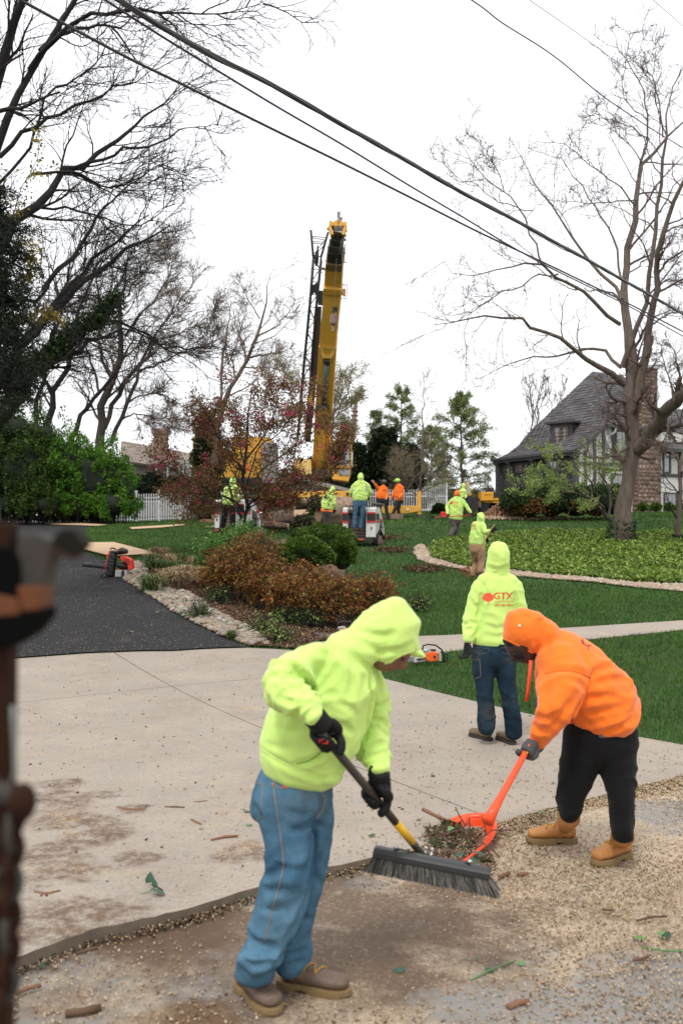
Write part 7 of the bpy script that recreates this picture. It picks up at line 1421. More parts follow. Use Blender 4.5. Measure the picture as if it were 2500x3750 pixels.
Cg4 = SBT + us*.06; wr4 = W(*cC(648,1320), 5.93); grip_glove('glove', wr4, Cg4, us, p3, GLOVE_G, R_=.019, sc=1.1, flip=1); organic('glove_cuff', [[(wr4, .04, .036), (W(*cC(643,1350), 5.9), .036, .032)]], GLOVE_G, p3, voxel=.006, smooth=2)
# ------------------------------------------------------------------ smaller figures
def figure(label, c, Z, J, hoodie, pants, hm, seed, hood=True, headface=(0,1,0), skin=SKIN, bootm=BOOT_B, glove=GLOVE, helmet=None, ink=None, prt=None, tr=1.0, name='hoodie', hands=True, hipw=None, feet=True, hood_m=None, beanie=None, ground=True, feetdir=None, sc=None):
    """J: joints in crop pixels (x, y[, dz]); hm = standing height in metres; sc = metres scale of radii"""
    s = (sc or hm)/1.75; k = lambda q_: W(*c(q_[0], q_[1]), Z + (q_[2] if len(q_) > 2 else 0)); P = {a: k(b) for a, b in J.items()}
    hipc = (P['hl']+P['hr'])/2; fx = ((P['hl']-P['hr']).length)/2
    zf = min(P['al'].z, P['ar'].z); root = empty('person', (hipc.x, hipc.y, zf - .09), 0, label, 'person')
    nk = P['n']; shl, shr = P['sl'], P['sr']; sw = (shl-shr).length/2; shc = (shl+shr)/2; hem = P.get('hem', hipc + UP*.03); hw = hipw*pxm(Z)/c.k if hipw else sw*1.05
    tor = [(hem, hw, .135*s), (hem.lerp(shc, .33), hw*1.02, .145*s), (hem.lerp(shc, .7), (hw+sw)/2*1.05, .135*s), (shc, sw*.98, .115*s), (nk, .075*s, .075*s)]
    arms = {}
    for q_ in 'lr': arms[q_] = [(P['s'+q_], .072*s, .072*s), (P['s'+q_].lerp(P['e'+q_], .5), .066*s, .066*s), (P['e'+q_], .062*s, .062*s), (P['e'+q_].lerp(P['w'+q_], .5), .058*s, .056*s), (P['w'+q_], .044*s, .042*s)]
    Lh = [tor, arms['l'], arms['r'], [(shl, .07*s, .07*s), (nk, .08*s, .08*s), (shr, .07*s, .07*s)]]; hc = P['h']; fv = Vector(headface).normalized()
    if hood: Lh += [[(nk, .09*s, .085*s), (nk.lerp(hc, .6), .10*s, .11*s), (hc, .105*s, .118*s), (hc + UP*.07*s - fv*.01, .075*s, .085*s)]]
    else: Lh += [[(nk + Vector((-.06*s,0,.0)), .05*s, .06*s), (nk + Vector((.06*s,0,.0)), .05*s, .06*s)]]
    v = max(.012, pxm(Z)*.9); v = min(v, .024)
    ho = organic(name, Lh, hoodie, root, voxel=v, smooth=3, seed=seed, folds=[dict(pts=[q_[0] for q_ in arms['l']], r=.065*s, amp=.013, freq=10), dict(pts=[q_[0] for q_ in arms['r']], r=.065*s, amp=.013, freq=10), dict(dir=(.8,.1,.6), freq=3.5, amp=.016), dict(dir=(.1,0,1), freq=5, amp=.010)])
    balls = []; r = .098*s if not hood else .094*s; eyes, f = head_skin(hc + (fv*.022*s if hood else Vector()), headface, (0,0,1), r, balls)
    bd = [[(hem, .09*s, .08*s), (shc, .09*s, .08*s), (nk, .045*s, .045*s), (hc, .05*s, .05*s)]]
    for q_ in 'lr': bd += [[(P['s'+q_], .03*s, .03*s), (P['e'+q_], .03*s, .03*s), (P['w'+q_], .025*s, .025*s)], [(P['h'+q_], .06*s, .06*s), (P['k'+q_], .04*s, .04*s), (P['a'+q_], .03*s, .03*s)]]
    organic('body', bd, skin, root, voxel=max(.013, v*.8), smooth=1, balls=balls)
    for e_ in eyes: MB().ball(e_, .011*s, 6).build('eye', EYE, root)
    legs = {}
    for q_ in 'lr': a = P['h'+q_]; b = P['k'+q_]; d = P['a'+q_]; legs[q_] = [(a, .098*s*tr, .11*s), (a.lerp(b, .55), .088*s*tr, .10*s), (b, .074*s*tr, .085*s), (b.lerp(d, .55), .072*s*tr, .082*s), (d, .068*s*tr, .076*s)]
    organic('trousers', [[(hipc + UP*.06*s, hw*.92, .115*s), (hipc - UP*.07*s, max(fx*1.0+.08*s, hw*.9), .115*s)], legs['l'], legs['r']], pants, root, voxel=v, smooth=3, seed=seed+1, folds=[dict(pts=[q_[0] for q_ in legs[a]], r=.08*s, amp=.016, freq=8, bias=.5) for a in 'lr'])
    for q_ in 'lr':
        if feet:
            a = P['a'+q_]; fdv = Vector(J.get('f'+q_+'d', feetdir or (0,1,0))); hh = a - fdv.normalized()*.05*s; hh.z = a.z - .10*s; boot(hh, fdv, a + UP*.02, root, bootm, SOLE_D, L=.27*s, sc=s, voxel=max(.010, v*.6))
        if hands: dv = (P['w'+q_] - P['e'+q_]); open_hand('hand' if glove in (SKIN, SKIN_L) else 'glove', P['w'+q_], J.get('d'+q_, tuple(dv)), (1,-.4,.2), root, glove, sc=1.1*s, voxel=max(.007, v*.45), curl=.5)
    if helmet: mb = MB(); mb.ball(hc + UP*.045*s, (.125*s,.14*s,.095*s), 14); mb.ball(hc + fv*.10*s + UP*.03*s, (.085*s,.06*s,.02*s), 10); ob = mb.build('helmet', helmet, root, smooth=True); MB().ball(hc + Vector((.115*s,0,0)), (.03*s,.045*s,.05*s), 8).ball(hc - Vector((.115*s,0,0)), (.03*s,.045*s,.05*s), 8).build('ear_muff', M_BLK, ob, smooth=True)
    if beanie: organic('beanie', [[(hc - UP*.02, .108*s, .115*s), (hc + UP*.05*s, .10*s, .108*s), (hc + UP*.09*s, .06*s, .07*s)]], beanie, root, voxel=.014, smooth=2)
    if prt: back_print(ho, root, *prt, ink or INK)
    return root, ho, P
gP = G(*cP(445,1110)); Z5 = gP.y
figure('person in lime hoodie, orange beanie and grey camo trousers striding up the lawn', cP, Z5, dict(h=(482,425),n=(480,480),sl=(400,530),sr=(562,530),el=(335,610,.05),wl=(348,715,-.25),er=(625,620,-.05),wr=(678,695,-.1),hl=(412,800),hr=(495,805),kl=(445,920,-.1),al=(375,1030,-.35),kr=(470,920,.1),ar=(452,1070,.15),hem=(455,775)), LIME, GREYC, 1.75, 41, hood=False, headface=(.4,.8,-.1), beanie=ORANGE, skin=SKIN_L, ink=INK, prt=(*cP(378,532),115/3.92,58/3.92), hipw=100, feetdir=(.5,.8,0), bootm=BOOT_B)
Z4 = G(*cM(360,650)).y
figure('person in lime hoodie and tan trousers raking at the tip of the ivy patch', cM, Z4, dict(h=(408,304),n=(404,335),sl=(368,352,.08),sr=(418,352,-.1),el=(362,400,.1),wl=(420,425,.2),er=(432,392,-.2),wr=(460,382,-.25),hl=(364,480),hr=(406,482,-.05),kl=(384,565,.15),al=(358,638,.1),kr=(410,560,-.05),ar=(402,618,-.1),hem=(386,455)), LIME, TANC, 1.62, 43, headface=(.9,.2,-.4), ink=INK, prt=(*cM(344,344),32/1.568,30/1.568), hipw=48, feetdir=(.9,.3,0), bootm=BOOT_B, tr=1.05, sc=1.8)
figure('person in lime hoodie standing behind the shield of the stump grinder', cP, 47, dict(h=(575,305),n=(570,350),sl=(530,385),sr=(600,395,-.2),el=(520,440),wl=(560,480,-.2),er=(612,440,-.2),wr=(600,490,-.3),hl=(540,540),hr=(580,540),kl=(540,620),al=(540,690),kr=(580,620),ar=(580,690),hem=(560,520)), LIME, DARKC, 1.6, 45, headface=(.9,-.2,-.2), sc=1.7)
ZH = 44
figure('person in orange hoodie and dark helmet pointing left with a raised arm', cH, ZH, dict(h=(1000,462),n=(995,510),sl=(925,555),sr=(1040,555),el=(888,508,-.1),wl=(858,466,-.2),er=(1050,620),wr=(1035,680,-.2),hl=(935,700),hr=(1020,700),kl=(940,840),al=(945,960),kr=(1038,860),ar=(1062,975),hem=(968,670),dl=(-.5,-.1,.5)), ORANGE, DARKC, 1.75, 47, hood=False, headface=(-.4,.8,0), helmet=mat('dark_grey_helmet', (.06,.06,.06), .4), skin=SKIN, glove=SKIN_L, hipw=92, ink=INK_P, prt=(*cH(985,560),60/3.92,36/3.92))
figure('person in orange hoodie and lime helmet resting one foot on a log block', cH, 45, dict(h=(1195,445),n=(1212,490),sl=(1175,535,.1),sr=(1262,535,-.1),el=(1140,620,.1),wl=(1108,690,.1),er=(1268,620,-.1),wr=(1222,675,-.3),hl=(1185,725),hr=(1235,725),kl=(1165,830,-.2),al=(1130,905,-.2),kr=(1207,840),ar=(1220,945),hem=(1213,700)), ORANGE, DARKC, 1.75, 49, hood=False, headface=(-1,-.1,-.05), helmet=mat('lime_helmet', (.42,.72,.10), .35), skin=SKIN, glove=SKIN, hipw=62, feetdir=(-1,.3,0), bootm=BOOT_B, sc=1.85)
Zk = 32.2
r9, h9, P9 = figure('person in lime jacket with grey reflective bands riding the right-hand loader', cH, Zk, dict(h=(664,378),n=(668,430),sl=(575,500),sr=(765,500),el=(522,595,.05),wl=(560,665,.25),er=(812,595,.05),wr=(780,660,.25),hl=(608,750),hr=(700,750),kl=(588,925),al=(578,1105),kr=(692,925),ar=(664,1105),hem=(655,690)), LIME, DENIM_M, 1.8, 51, headface=(0,1,-.2), skin=SKIN_L, hipw=112, name='jacket', feetdir=(-.2,1,0), sc=1.75)
REFL = mat('grey_reflective_tape', (.30,.33,.33), .4); t9 = bvh([h9])
for pl in (((545,556),(560,560),(655,566),(745,566),(765,560),(765,578),(745,584),(655,584),(560,580),(545,575)), ((564,470),(576,466),(578,560),(564,560)), ((742,466),(756,470),(758,562),(742,562)), ((508,572),(548,592),(546,610),(506,590)), ((770,552),(824,540),(828,558),(772,570))): surf_shape('reflective_band', t9, [[cH(*q_) for q_ in pl]], REFL, r9, .006)
figure('person in lime hoodie with orange hem showing, holding a chainsaw by the trunk', cH, 34.5, dict(h=(262,560),n=(240,610),sl=(165,650),sr=(270,655),el=(125,740),wl=(150,820,.2),er=(298,755,-.05),wr=(290,840,.1),hl=(150,870),hr=(215,880),kl=(160,970),al=(165,1080),kr=(218,980),ar=(215,1080),hem=(190,820)), LIME, OLIVEC, 1.6, 53, headface=(.5,.8,-.3), ink=INK_D, prt=(*cH(130,650),90/3.92,45/3.92), hipw=88, sc=1.75)
organic('shirt_hem', [[(W(*cH(115,855),34.5), .08,.1), (W(*cH(180,868),34.5), .10,.12), (W(*cH(245,872),34.5), .07,.1)]], ORANGE, [o for o in bpy.data.objects if 'orange hem' in o.get('label','')][0], voxel=.015)
figure('person in lime hoodie and black trousers at the left-hand loader behind the pink tree', cO, 33, dict(h=(405,628),n=(400,690),sl=(310,745),sr=(480,745),el=(275,850),wl=(330,900,.35),er=(525,840,.1),wr=(490,905,.3),hl=(300,1010),hr=(395,1010),kl=(275,1190),al=(232,1365),kr=(402,1200),ar=(385,1375),hem=(345,950)), LIME, BLACKC, 1.75, 55, headface=(.2,.9,-.3), ink=INK_D, prt=(*cO(285,740),110/3.92,50/3.92), hipw=100, bootm=BOOT_T, tr=1.25)
figure('crane operator in a pale lime jacket sitting behind the cab glass', cF, 48, dict(h=(845,1410),n=(855,1450),sl=(815,1480),sr=(905,1480),el=(800,1540,-.1),wl=(840,1560,-.4),er=(930,1530,-.1),wr=(890,1560,-.4),hl=(840,1590),hr=(890,1590),kl=(835,1600,-.45),al=(835,1640,-.5),kr=(895,1600,-.45),ar=(895,1640,-.5),hem=(865,1570)), m_cloth('pale_lime_cloth', (.42,.60,.30)), DARKC, 1.7, 57, hood=False, headface=(-.3,-1,0), skin=SKIN_L, glove=SKIN_L, sc=1.0, feet=False)
# ================================================================== machines, tools and litter
M_BROOM = mat('black_broom_plastic', (.022,.022,.024), .45, vary=.2); M_HANDLE = mat('dark_steel_tube', (.03,.024,.02), .4, vary=.3); M_YTAPE = mat('yellow_grip_band', (.72,.42,.01), .5); M_ZINC = mat('zinc_bolt', (.5,.5,.5), .3, metal=.8)
broom = empty('push_broom', W(*cD(330,850), 4.3), 0, 'wide black push broom with yellow banded handle held by the bending man in lime', 'push broom')
yA, yB = on_handle(*cB(1262,512)), on_handle(*cB(1388,655))
MB().tube([HB0 - u_h*.02, HB0 + u_h*LH*.55, yA], [.0165,.0165,.0165], 14).build('handle', M_HANDLE, broom, smooth=True); MB().tube([yA, yB], .0168, 14).build('yellow_band', M_YTAPE, broom, smooth=True); MB().tube([yB, HB1], [.0165,.015], 14).build('handle', M_HANDLE, broom, smooth=True)
bl, br = W(*cD(28,735), 4.22), W(*cD(632,852), 4.12); ub = (br-bl).normalized(); fb = Vector((0,-1,0)); fb = (fb - ub*fb.dot(ub)).normalized(); nb_ = ub.cross(fb)*-1; nb_ = nb_ if nb_.z > 0 else -nb_
M_ = Matrix((ub, fb, nb_)).transposed(); ctr = (bl+br)/2; Lb = (br-bl).length
mb = MB(); hw_, hh_ = .036, .020; prof = [(-hw_,-hh_),(hw_,-hh_),(hw_*1.0,hh_*.3),(hw_*.55,hh_),(-hw_*.55,hh_),(-hw_,hh_*.3)]
mb.prism([bl + fb*a + nb_*b for a, b in prof], ub*Lb); mb.build('broom_block', M_BROOM, broom, bevel=.004)
M_BRIS = leafmat('grey_bristles', [(0,(.02,.02,.019)),(.4,(.09,.085,.078)),(1,(.28,.26,.23))], .8, 0)
rg = np.random.default_rng(2); n_ = 9000; s_ = rg.random(n_); o_ = rg.uniform(-.032,.032,n_); tu = np.round(s_*46)/46; s2 = tu + (s_-tu)*.8; dn_ = -np.array(nb_); st_ = np.array(bl) + np.outer(s2*Lb, np.array(ub)) + np.outer(o_, np.array(fb)) - np.array(nb_)*.018
tip = st_ + np.outer(rg.uniform(.050,.061,n_), dn_) + np.outer((s2-.5)*.055 + rg.normal(0,.006,n_) + .015, np.array(ub)) + np.outer(o_*.55 + rg.normal(0,.004,n_) + .012, np.array(fb))
a_ = rg.uniform(0,3.14,n_); wv = np.outer(np.cos(a_), np.array(ub))*.0019 + np.outer(np.sin(a_), np.array(fb))*.0019
V_ = np.stack([st_-wv, st_+wv, tip+wv*.8, tip-wv*.8], 1).reshape(-1,3); o = fastmesh('bristles', V_, np.arange(4*n_).reshape(-1,4), M_BRIS, broom); o['kind'] = 'stuff'
sock = on_handle(*cD(300,775)); cb = ctr + nb_*.03 + ub*Lb*(-.01)
MB().tube([HB1 - u_h*.03, HB1 + u_h*.035], .022, 12).build('socket', M_BROOM, broom, smooth=True)
for sg in (-1, 1): e_ = ctr + ub*sg*Lb*.32 + nb_*.026 - fb*.0; MB().tube([HB1 - u_h*.06, HB1.lerp(e_, .5) + nb_*.008, e_], .006, 8).build('brace', M_BROOM, broom, smooth=True); MB().ball(e_ + nb_*.006, (.011,.011,.008), 10).build('bolt', M_ZINC, broom, smooth=True)
for k in (-.012, .014): MB().tube([HB1 + ub*k - fb*-.02 + nb_*.0, HB1 + ub*k + nb_*.05], .005, 8).ball(HB1 + ub*k + nb_*.052, .009, 8).build('wing_bolt', M_ZINC, broom, smooth=True)
# scoop ---------------------------------------------------------------
M_SCOOP = mat('red_orange_plastic', (.85,.075,.012), .38, vary=.06); sc_o = empty('scoop_shovel', W(1740, 3090, 5.0), 0, 'large red orange plastic scoop full of sweepings held by the man in orange', 'scoop')
MB().tube([SBT, SB0, SB1 - us*.16, SB1 - us*.05, SB1 + us*.04], [.0165,.0165,.018,.024,.034], 14).build('handle', M_SCOOP, sc_o, smooth=True); mb = MB(); mb.tube([SBT - us*.0 + Vector((-.05,0,.02)), SBT - us*.07, SBT + Vector((.05,0,-.0))], .012, 8); mb.build('grip', M_SCOOP, sc_o, smooth=True)
def gp_(px, py, z): return ground_at(px, py, z)
back = gp_(1800, 3005, .03); ltip = gp_(1527, 3095, -.03); rtip = gp_(1682, 3165, -.035); lb = gp_(1662, 3003, .06); rb = gp_(1812, 3035, .04)
fr = []; nu, nv = 14, 12
e0 = [ltip, ltip.lerp(lb,.5), lb]; A2 = [ltip, gp_(1590,3050,-.02), gp_(1650,3008,.03), gp_(1700,2994,.05), gp_(1760,2990,.06), gp_(1800,3003,.06), gp_(1815,3030,.05), gp_(1795,3075,.02), gp_(1745,3120,-.01), rtip]
def cr(P, t):
    n = len(P)-1; x = min(t*n, n-1e-6); i = int(x); f = x-i; p0, p1, p2, p3 = P[max(i-1,0)], P[i], P[i+1], P[min(i+2,n)]
    return .5*((2*p1) + (p2-p0)*f + (2*p0-5*p1+4*p2-p3)*f*f + (3*p1-p0-3*p2+p3)*f**3)
rim = [cr(A2, k/40) for k in range(41)]; cen0 = (ltip+rtip)/2; vs = []
for k in range(41):
    u = k/40; rimp = rim[k]; base = cen0.lerp(gp_(1740,3050,-.04), math.sin(math.pi*u)); base = ltip.lerp(rtip, u).lerp(base.lerp(Vector((rimp.x,rimp.y,-.04)), .55), math.sin(math.pi*u)**.5)
    for j in range(6): t = j/5; q_ = base.lerp(rimp, t); q_.z = -.042 + (rimp.z + .045 + .02*math.sin(math.pi*u))*t**2.2; vs.append(q_)
fs = [(k*6+j, (k+1)*6+j, (k+1)*6+j+1, k*6+j+1) for k in range(40) for j in range(5)]; fl_ = [k*6 for k in range(41)]
me = bpy.data.meshes.new('scoop_blade'); bm = bmesh.new(); bv = [bm.verts.new(v) for v in vs]; [bm.faces.new([bv[i] for i in f]) for f in fs]; bm.faces.new([bv[i] for i in fl_]); bmesh.ops.recalc_face_normals(bm, faces=bm.faces); bmesh.ops.triangulate(bm, faces=[f for f in bm.faces if len(f.verts) > 4]); bm.to_mesh(me); bm.free(); me.materials.append(M_SCOOP); me.polygons.foreach_set('use_smooth', [True]*len(me.polygons))
o = link('scoop_blade', me, sc_o); so = o.modifiers.new('t', 'SOLIDIFY'); so.thickness = .006; so.offset = 0
MB().tube(rim, .009, 8).build('rim', M_SCOOP, sc_o, smooth=True)
# sweepings: heap in the scoop and spilling in front of the broom
M_TW = mat('brown_twig', (.11,.06,.035), .9, vary=.4); M_BARK = mat('bark_strip', (.20,.10,.055), .9, vary=.4, bump=.5)
rg = np.random.default_rng(12); hc_ = gp_(1668, 3082, -.03); n_ = 8000; a = rg.uniform(0,6.28,n_); r_ = np.sqrt(rg.random(n_)); x = hc_.x - .03 + np.cos(a)*r_*.20; y = hc_.y - .03 + np.sin(a)*r_*.23; z = -.04 + rg.random(n_)*.10*np.clip(1-r_**1.4,0,1)
tag(chips('wood_chips', x, y, z, .0062, leafmat('heap_chip', [(0,(.05,.03,.02)),(.35,(.20,.12,.07)),(.6,(.42,.30,.2)),(1,(.72,.6,.48))], .9, 0), 3), 'heap of sweepings and chips lying in the orange scoop', 'debris heap', kind='stuff')
n_ = 9000; px_ = rg.uniform(1290, 1790, n_); tt = rg.normal(0, 1, n_); x, y = [], []
l0, l1 = gp_(1260,3110,-.045), gp_(1800,3150,-.045); u = rg.random(n_); x = l0.x + (l1.x-l0.x)*u; y = l0.y + (l1.y-l0.y)*u + tt*.07; z = -.045 + rg.random(n_)*.035*np.exp(-tt**2)
tag(chips('wood_chips', x, y, z, .0075, leafmat('dirty_chip', [(0,(.05,.03,.018)),(.5,(.22,.13,.08)),(1,(.6,.46,.32))], .9, 0), 4), 'dirty swept ridge of chips just behind the broom', 'debris heap', kind='stuff')
def twig(pts, r, label, m=M_TW, cat='twig', z=None): tag(MB().tube(pts, [r*k for k in ([1,.9,.75,.5] if len(pts) == 4 else [1]*len(pts))], 6).build('twig', m, None, smooth=True), label, cat)
twig([gp_(1548,2964,.10), gp_(1590,2985,.10), gp_(1625,3000,.10), gp_(1665,3012,.07)], .013, 'thick reddish bark strip sticking out of the scoop to the left', M_BARK, 'bark strip')
for k, (a, b, c, l_) in enumerate((((1666,2955,.2),(1680,2985,.15),(1700,3020,.06),'upright thin twig at the back left of the scoop'),((1765,2985,.14),(1772,3020,.1),(1778,3060,.03),'thin twig leaning against the back wall of the scoop'),((1740,3085,.03),(1800,3040,.09),(1870,3040,.0),'forked dark twig poking out to the right of the scoop'),((1760,3080,.03),(1800,3110,.04),(1828,3140,-.04),'dark twig hanging over the right rim of the scoop'),((1600,3060,.08),(1680,3040,.12),(1750,3060,.06),'dark crooked twig lying across the heap'))):
    twig([gp_(*a), gp_(*b), gp_(*c)], .004, l_)
# leaves and sticks lying about ------------------------------------------------
M_LF = mat('fresh_fallen_leaf', (.10,.21,.06), .5, vary=.3); M_LFD = mat('dark_fallen_leaf', (.025,.075,.040), .5, vary=.3)
def leafmesh(seed, m):
    rg = random.Random(seed); n = 9; v = [(0,-1,0)]; f = []; L = []
    for sg in (-1, 1):
        for k in range(1, n-1):
            t = k/(n-1); w = .62*math.sin(math.pi*t**.75)*(1+rg.uniform(-.12,.12)); L.append((sg*w, -1+2*t, .18*w + .12*math.sin(t*3+seed)))
    ctrl = [(0, -1+2*k/(n-1), .12*math.sin(k/(n-1)*3+seed) - .06) for k in range(n)]; mb = MB(); vs = ctrl + L; h = n-2
    for sg in (0, 1):
        e = [0] + [n + sg*h + k for k in range(h)] + [n-1]
        for k in range(n-1):
            q_ = [k, k+1, e[k+1], e[k]]; q_ = list(dict.fromkeys(q_)); f.append(tuple(q_ if sg else q_[::-1]))
    mb.add(vs, f); me = mb.mesh('leaf', m, True); return me
LM = [leafmesh(k, M_LF) for k in range(2)] + [leafmesh(k+5, M_LFD) for k in range(2)]
def lay_leaf(px, py, size, dark, z, label, lift=0.0, group='leaves fallen on the pavement'):
    p = gp_(px, py, z) if z is not None else G(px, py, .02); o = link('leaf', LM[(2 if dark else 0) + int(px) % 2]); o.location = p + Vector((0,0,.008+lift)); s = size*pxm(p.y)/2; o.scale = (s, s, s); o.rotation_euler = (random.uniform(-.35,.35), random.uniform(-.35,.35), random.uniform(0,6.28))
    tag(o, label, 'leaf', group)
LV = [(cI(590,918),34,0,0,'pale green leaf above the brown stain on the concrete'),(cI(458,1042),34,0,0,'small bright leaf lying on the brown stain'),(cI(806,782),42,0,0,'broad light green leaf in the middle of the concrete'),(cI(766,710),34,1,0,'dark leaf just above the broad light green one'),(cI(720,1497),32,1,0,'small dark leaf left of the leafy sprig'),(cI(1420,1062),34,1,0,'dark leaf close behind the bent man in jeans'),(cI(1430,1138),36,0,0,'light leaf beside a twig behind the bent man'),(cI(1424,1550),38,1,.0,'dark leaf in the gutter behind the bent man'),(cI(932,1218),16,0,0,'tiny green leaf on the concrete'),(cI(753,975-1),1,0,0,''),
 (cD(335,347),28,0,0,'green leaf on the concrete between the two men sweeping'),(cD(260,577),26,1,0,'dark curled leaf on the concrete left of the scoop'),(cD(15,662),30,1,0,'dull leaf left of the broom head'),(cD(898,540),28,0,0,'leaf on the concrete edge left of the tan boot'),(cD(862,588),26,0,-.04,'leaf beside the toe of the farther tan boot'),(cD(795,637),28,1,-.04,'dark leaf left of the farther tan boot'),(cD(1050,696),34,1,-.04,'dark leaf under the heel of the farther tan boot'),(cD(1142,762),26,0,-.04,'light leaf left of the nearer tan boot'),(cD(1175,880),30,0,-.04,'leaf below the nearer tan boot'),(cD(1130,930),30,0,-.04,'bright curled leaf in the sawdust below the boots'),(cD(1385,980),22,1,-.04,'small leaf in the sawdust below the nearer boot'),(cD(962,385),24,0,0,'leaf on the concrete left of the black trousers'),(cD(820,130),24,1,0,'dark leaf beside the standing man'),(cD(1545,380),34,1,-.04,'leaf on the sawdust at the right edge'),(cD(620,800),64,0,-.04,'large green leaf right of the broom head'),(cD(545,795),60,1,-.04,'large dark leaf beneath the scoop edge'),(cD(575,760),52,1,0,'dark leaf leaning on the scoop edge'),(cD(660,930),24,0,-.04,'pale leaf at the right tip of the broom'),(cD(385,685),36,1,.08,'dark leaf on the heap in the scoop'),(cD(425,628),36,0,.09,'green leaf on top of the heap'),(cD(365,602),34,0,.05,'green leaf at the left rim of the scoop'),(cD(475,765),40,1,.0,'dark leaf at the open edge of the scoop'),(cD(515,650),30,1,.09,'small dark leaf at the back of the heap'),
 ((924,3490),40,1,-.045,'dark leaf beside the far boot heel'),((1458,3561),52,1,-.045,'flat blue green leaf in front of the boots'),(cB(1045,810),26,1,-.04,'small dark leaf left of the broom'),(cB(1160,860),34,1,-.04,'leaf under the left end of the broom'),(cB(1538,185),22,0,0,'light leaf right of the gloved hand'),((2340,3445),60,0,-.045,'green leaf at the lower right, left of the sprig'),((2440,3432),60,1,-.045,'dark leaf of the lower right sprig'),((2420,3425),34,0,-.045,'small leaf on the lower right sprig'),((1790,3560),44,1,-.045,'dark leaf at the bottom centre by a yellow stem'),((1905,3535),38,0,-.045,'light leaf at the end of the yellow stem'),((1752,3512),18,0,-.045,'tiny leaf at the bottom centre'),((150,3540),44,1,-.045,'dark leaf in the gutter at the lower left'),((188,3512),28,0,-.045,'light leaf in the gutter at the lower left'),(cE(752,975),22,0,None,'pale leaf on the asphalt'),(cE(905,860),18,0,None,'small leaf on the asphalt near the stones'),(cE(552,763),18,0,None,'small leaf on the asphalt below the blower')]
for a, sz_, dk, z_, lb_ in LV:
    if lb_: lay_leaf(*a, sz_, dk, z_, lb_)
sp_o = empty('leafy_sprig', gp_(*cI(880,1530), 0), 0, 'sprig with several dark green leaves lying on the concrete at the lower left', 'sprig')
for cx, cy, s2, e_ in ((862,1465,52,(1.0,.1,.2)),(885,1490,46,(.7,.5,.8)),(898,1515,60,(.4,.2,2.0)),(905,1540,60,(.2,.1,1.5))): p = gp_(*cI(cx,cy+8), 0); o = link('leaf', LM[2]); o.parent = sp_o; o.matrix_parent_inverse = pw(sp_o).inverted(); s = s2*pxm(p.y)*.5; o.location = p + Vector((0,0,.03)); o.scale = (s,s,s); o.rotation_euler = e_
MB().tube([gp_(*cI(790,1530),.01), gp_(*cI(850,1515),.02), gp_(*cI(890,1490),.03)], .003, 6).build('stem', M_LF, sp_o)
for a, b, c, r_, l_, m_ in ((cI(545,998),cI(620,968),cI(830,970),.005,'long curved twig on the concrete beside the stain',M_TW),(cI(948,1030),cI(1000,1028),cI(1060,1032),.009,'straight dark stick on the concrete',M_TW),(cI(1213,550),cI(1240,545),cI(1272,542),.008,'short dark stick near the concrete joint',M_TW),(cI(1100,1100),cI(1125,1112),cI(1155,1128),.007,'short brown twig right of the straight stick',M_BARK),(cI(670,1032),cI(740,1042),cI(840,1045),.011,'splintered piece of bark in the middle of the concrete',M_BARK),(cI(1213,1218),cI(1290,1198),cI(1365,1195),.009,'bark stick in the sawdust patch left of the jeans',M_BARK),(cI(1112,1000),cI(1150,995),cI(1192,992),.004,'thin reddish twig above the short brown one',M_BARK),(cI(200,1520),cI(270,1530),cI(345,1515),.012,'curled brown bark scrap at the lower left',M_BARK),(cI(445,1868),cI(500,1850),cI(565,1838),.009,'dark stick in the gutter at the lower left',M_TW),(cI(300,155),cI(370,168),cI(460,178),.006,'thin stick on the seam between asphalt and concrete',M_TW)):
    twig([gp_(*a,.012), gp_(*b,.016), gp_(*c,.012)], r_, l_, m_, 'stick')
for a, b, c, r_, l_, m_ in (((240,3712),(310,3703),(368,3690),.016,'thick black stick at the bottom left',M_TW),((1860,3690),(1895,3672),(1935,3668),.014,'reddish bark chunk at the bottom centre',M_BARK),(cD(1220,1042),cD(1240,1044),cD(1268,1044),.006,'small dark twig in the sawdust under the boots',M_TW),((2330,3372),(2380,3358),(2440,3355),.006,'thin broken twig on the sawdust at the right',M_TW),((2318,3518),(2350,3510),(2378,3500),.007,'short stick at the lower right',M_TW),(cD(680,872),cD(705,860),cD(730,852),.012,'dark bark lump right of the broom tip',M_BARK),(cD(775,862),cD(800,856),cD(828,858),.012,'second bark lump farther right of the broom tip',M_BARK),(cD(1410,240),cD(1435,238),cD(1462,244),.008,'dark scrap on the concrete at the right',M_TW),((1720,3590),(1800,3550),(1880,3520),.004,'yellow green stem at the bottom centre',M_LF),((2350,3470),(2420,3480),(2510,3485),.005,'yellow green stem with leaves at the lower right',M_LF),((60,3640),(100,3620),(150,3610),.009,'brown stick at the bottom left corner',M_BARK)):
    twig([gp_(*a,-.038), gp_(*b,-.034), gp_(*c,-.038)], r_, l_, m_, 'stick')
# small grit on the concrete and asphalt
rg = np.random.default_rng(15); n_ = 3000; x = rg.uniform(-4,3.6,n_); y = rg.uniform(3.5,13,n_); ok = pip(apron_poly, x, y); x, y = x[ok], y[ok]; tag(chips('bark_crumbs', x, y, Hn(x,y)+.003, .0032*(1+2.2*rg.random(len(x))**5), leafmat('bark_crumb', [(0,(.04,.025,.02)),(.4,(.16,.09,.055)),(.6,(.36,.22,.12)),(1,(.62,.48,.32))], .9, 0), 6), 'dark bark crumbs sprinkled over the concrete', 'bark crumbs', kind='stuff')
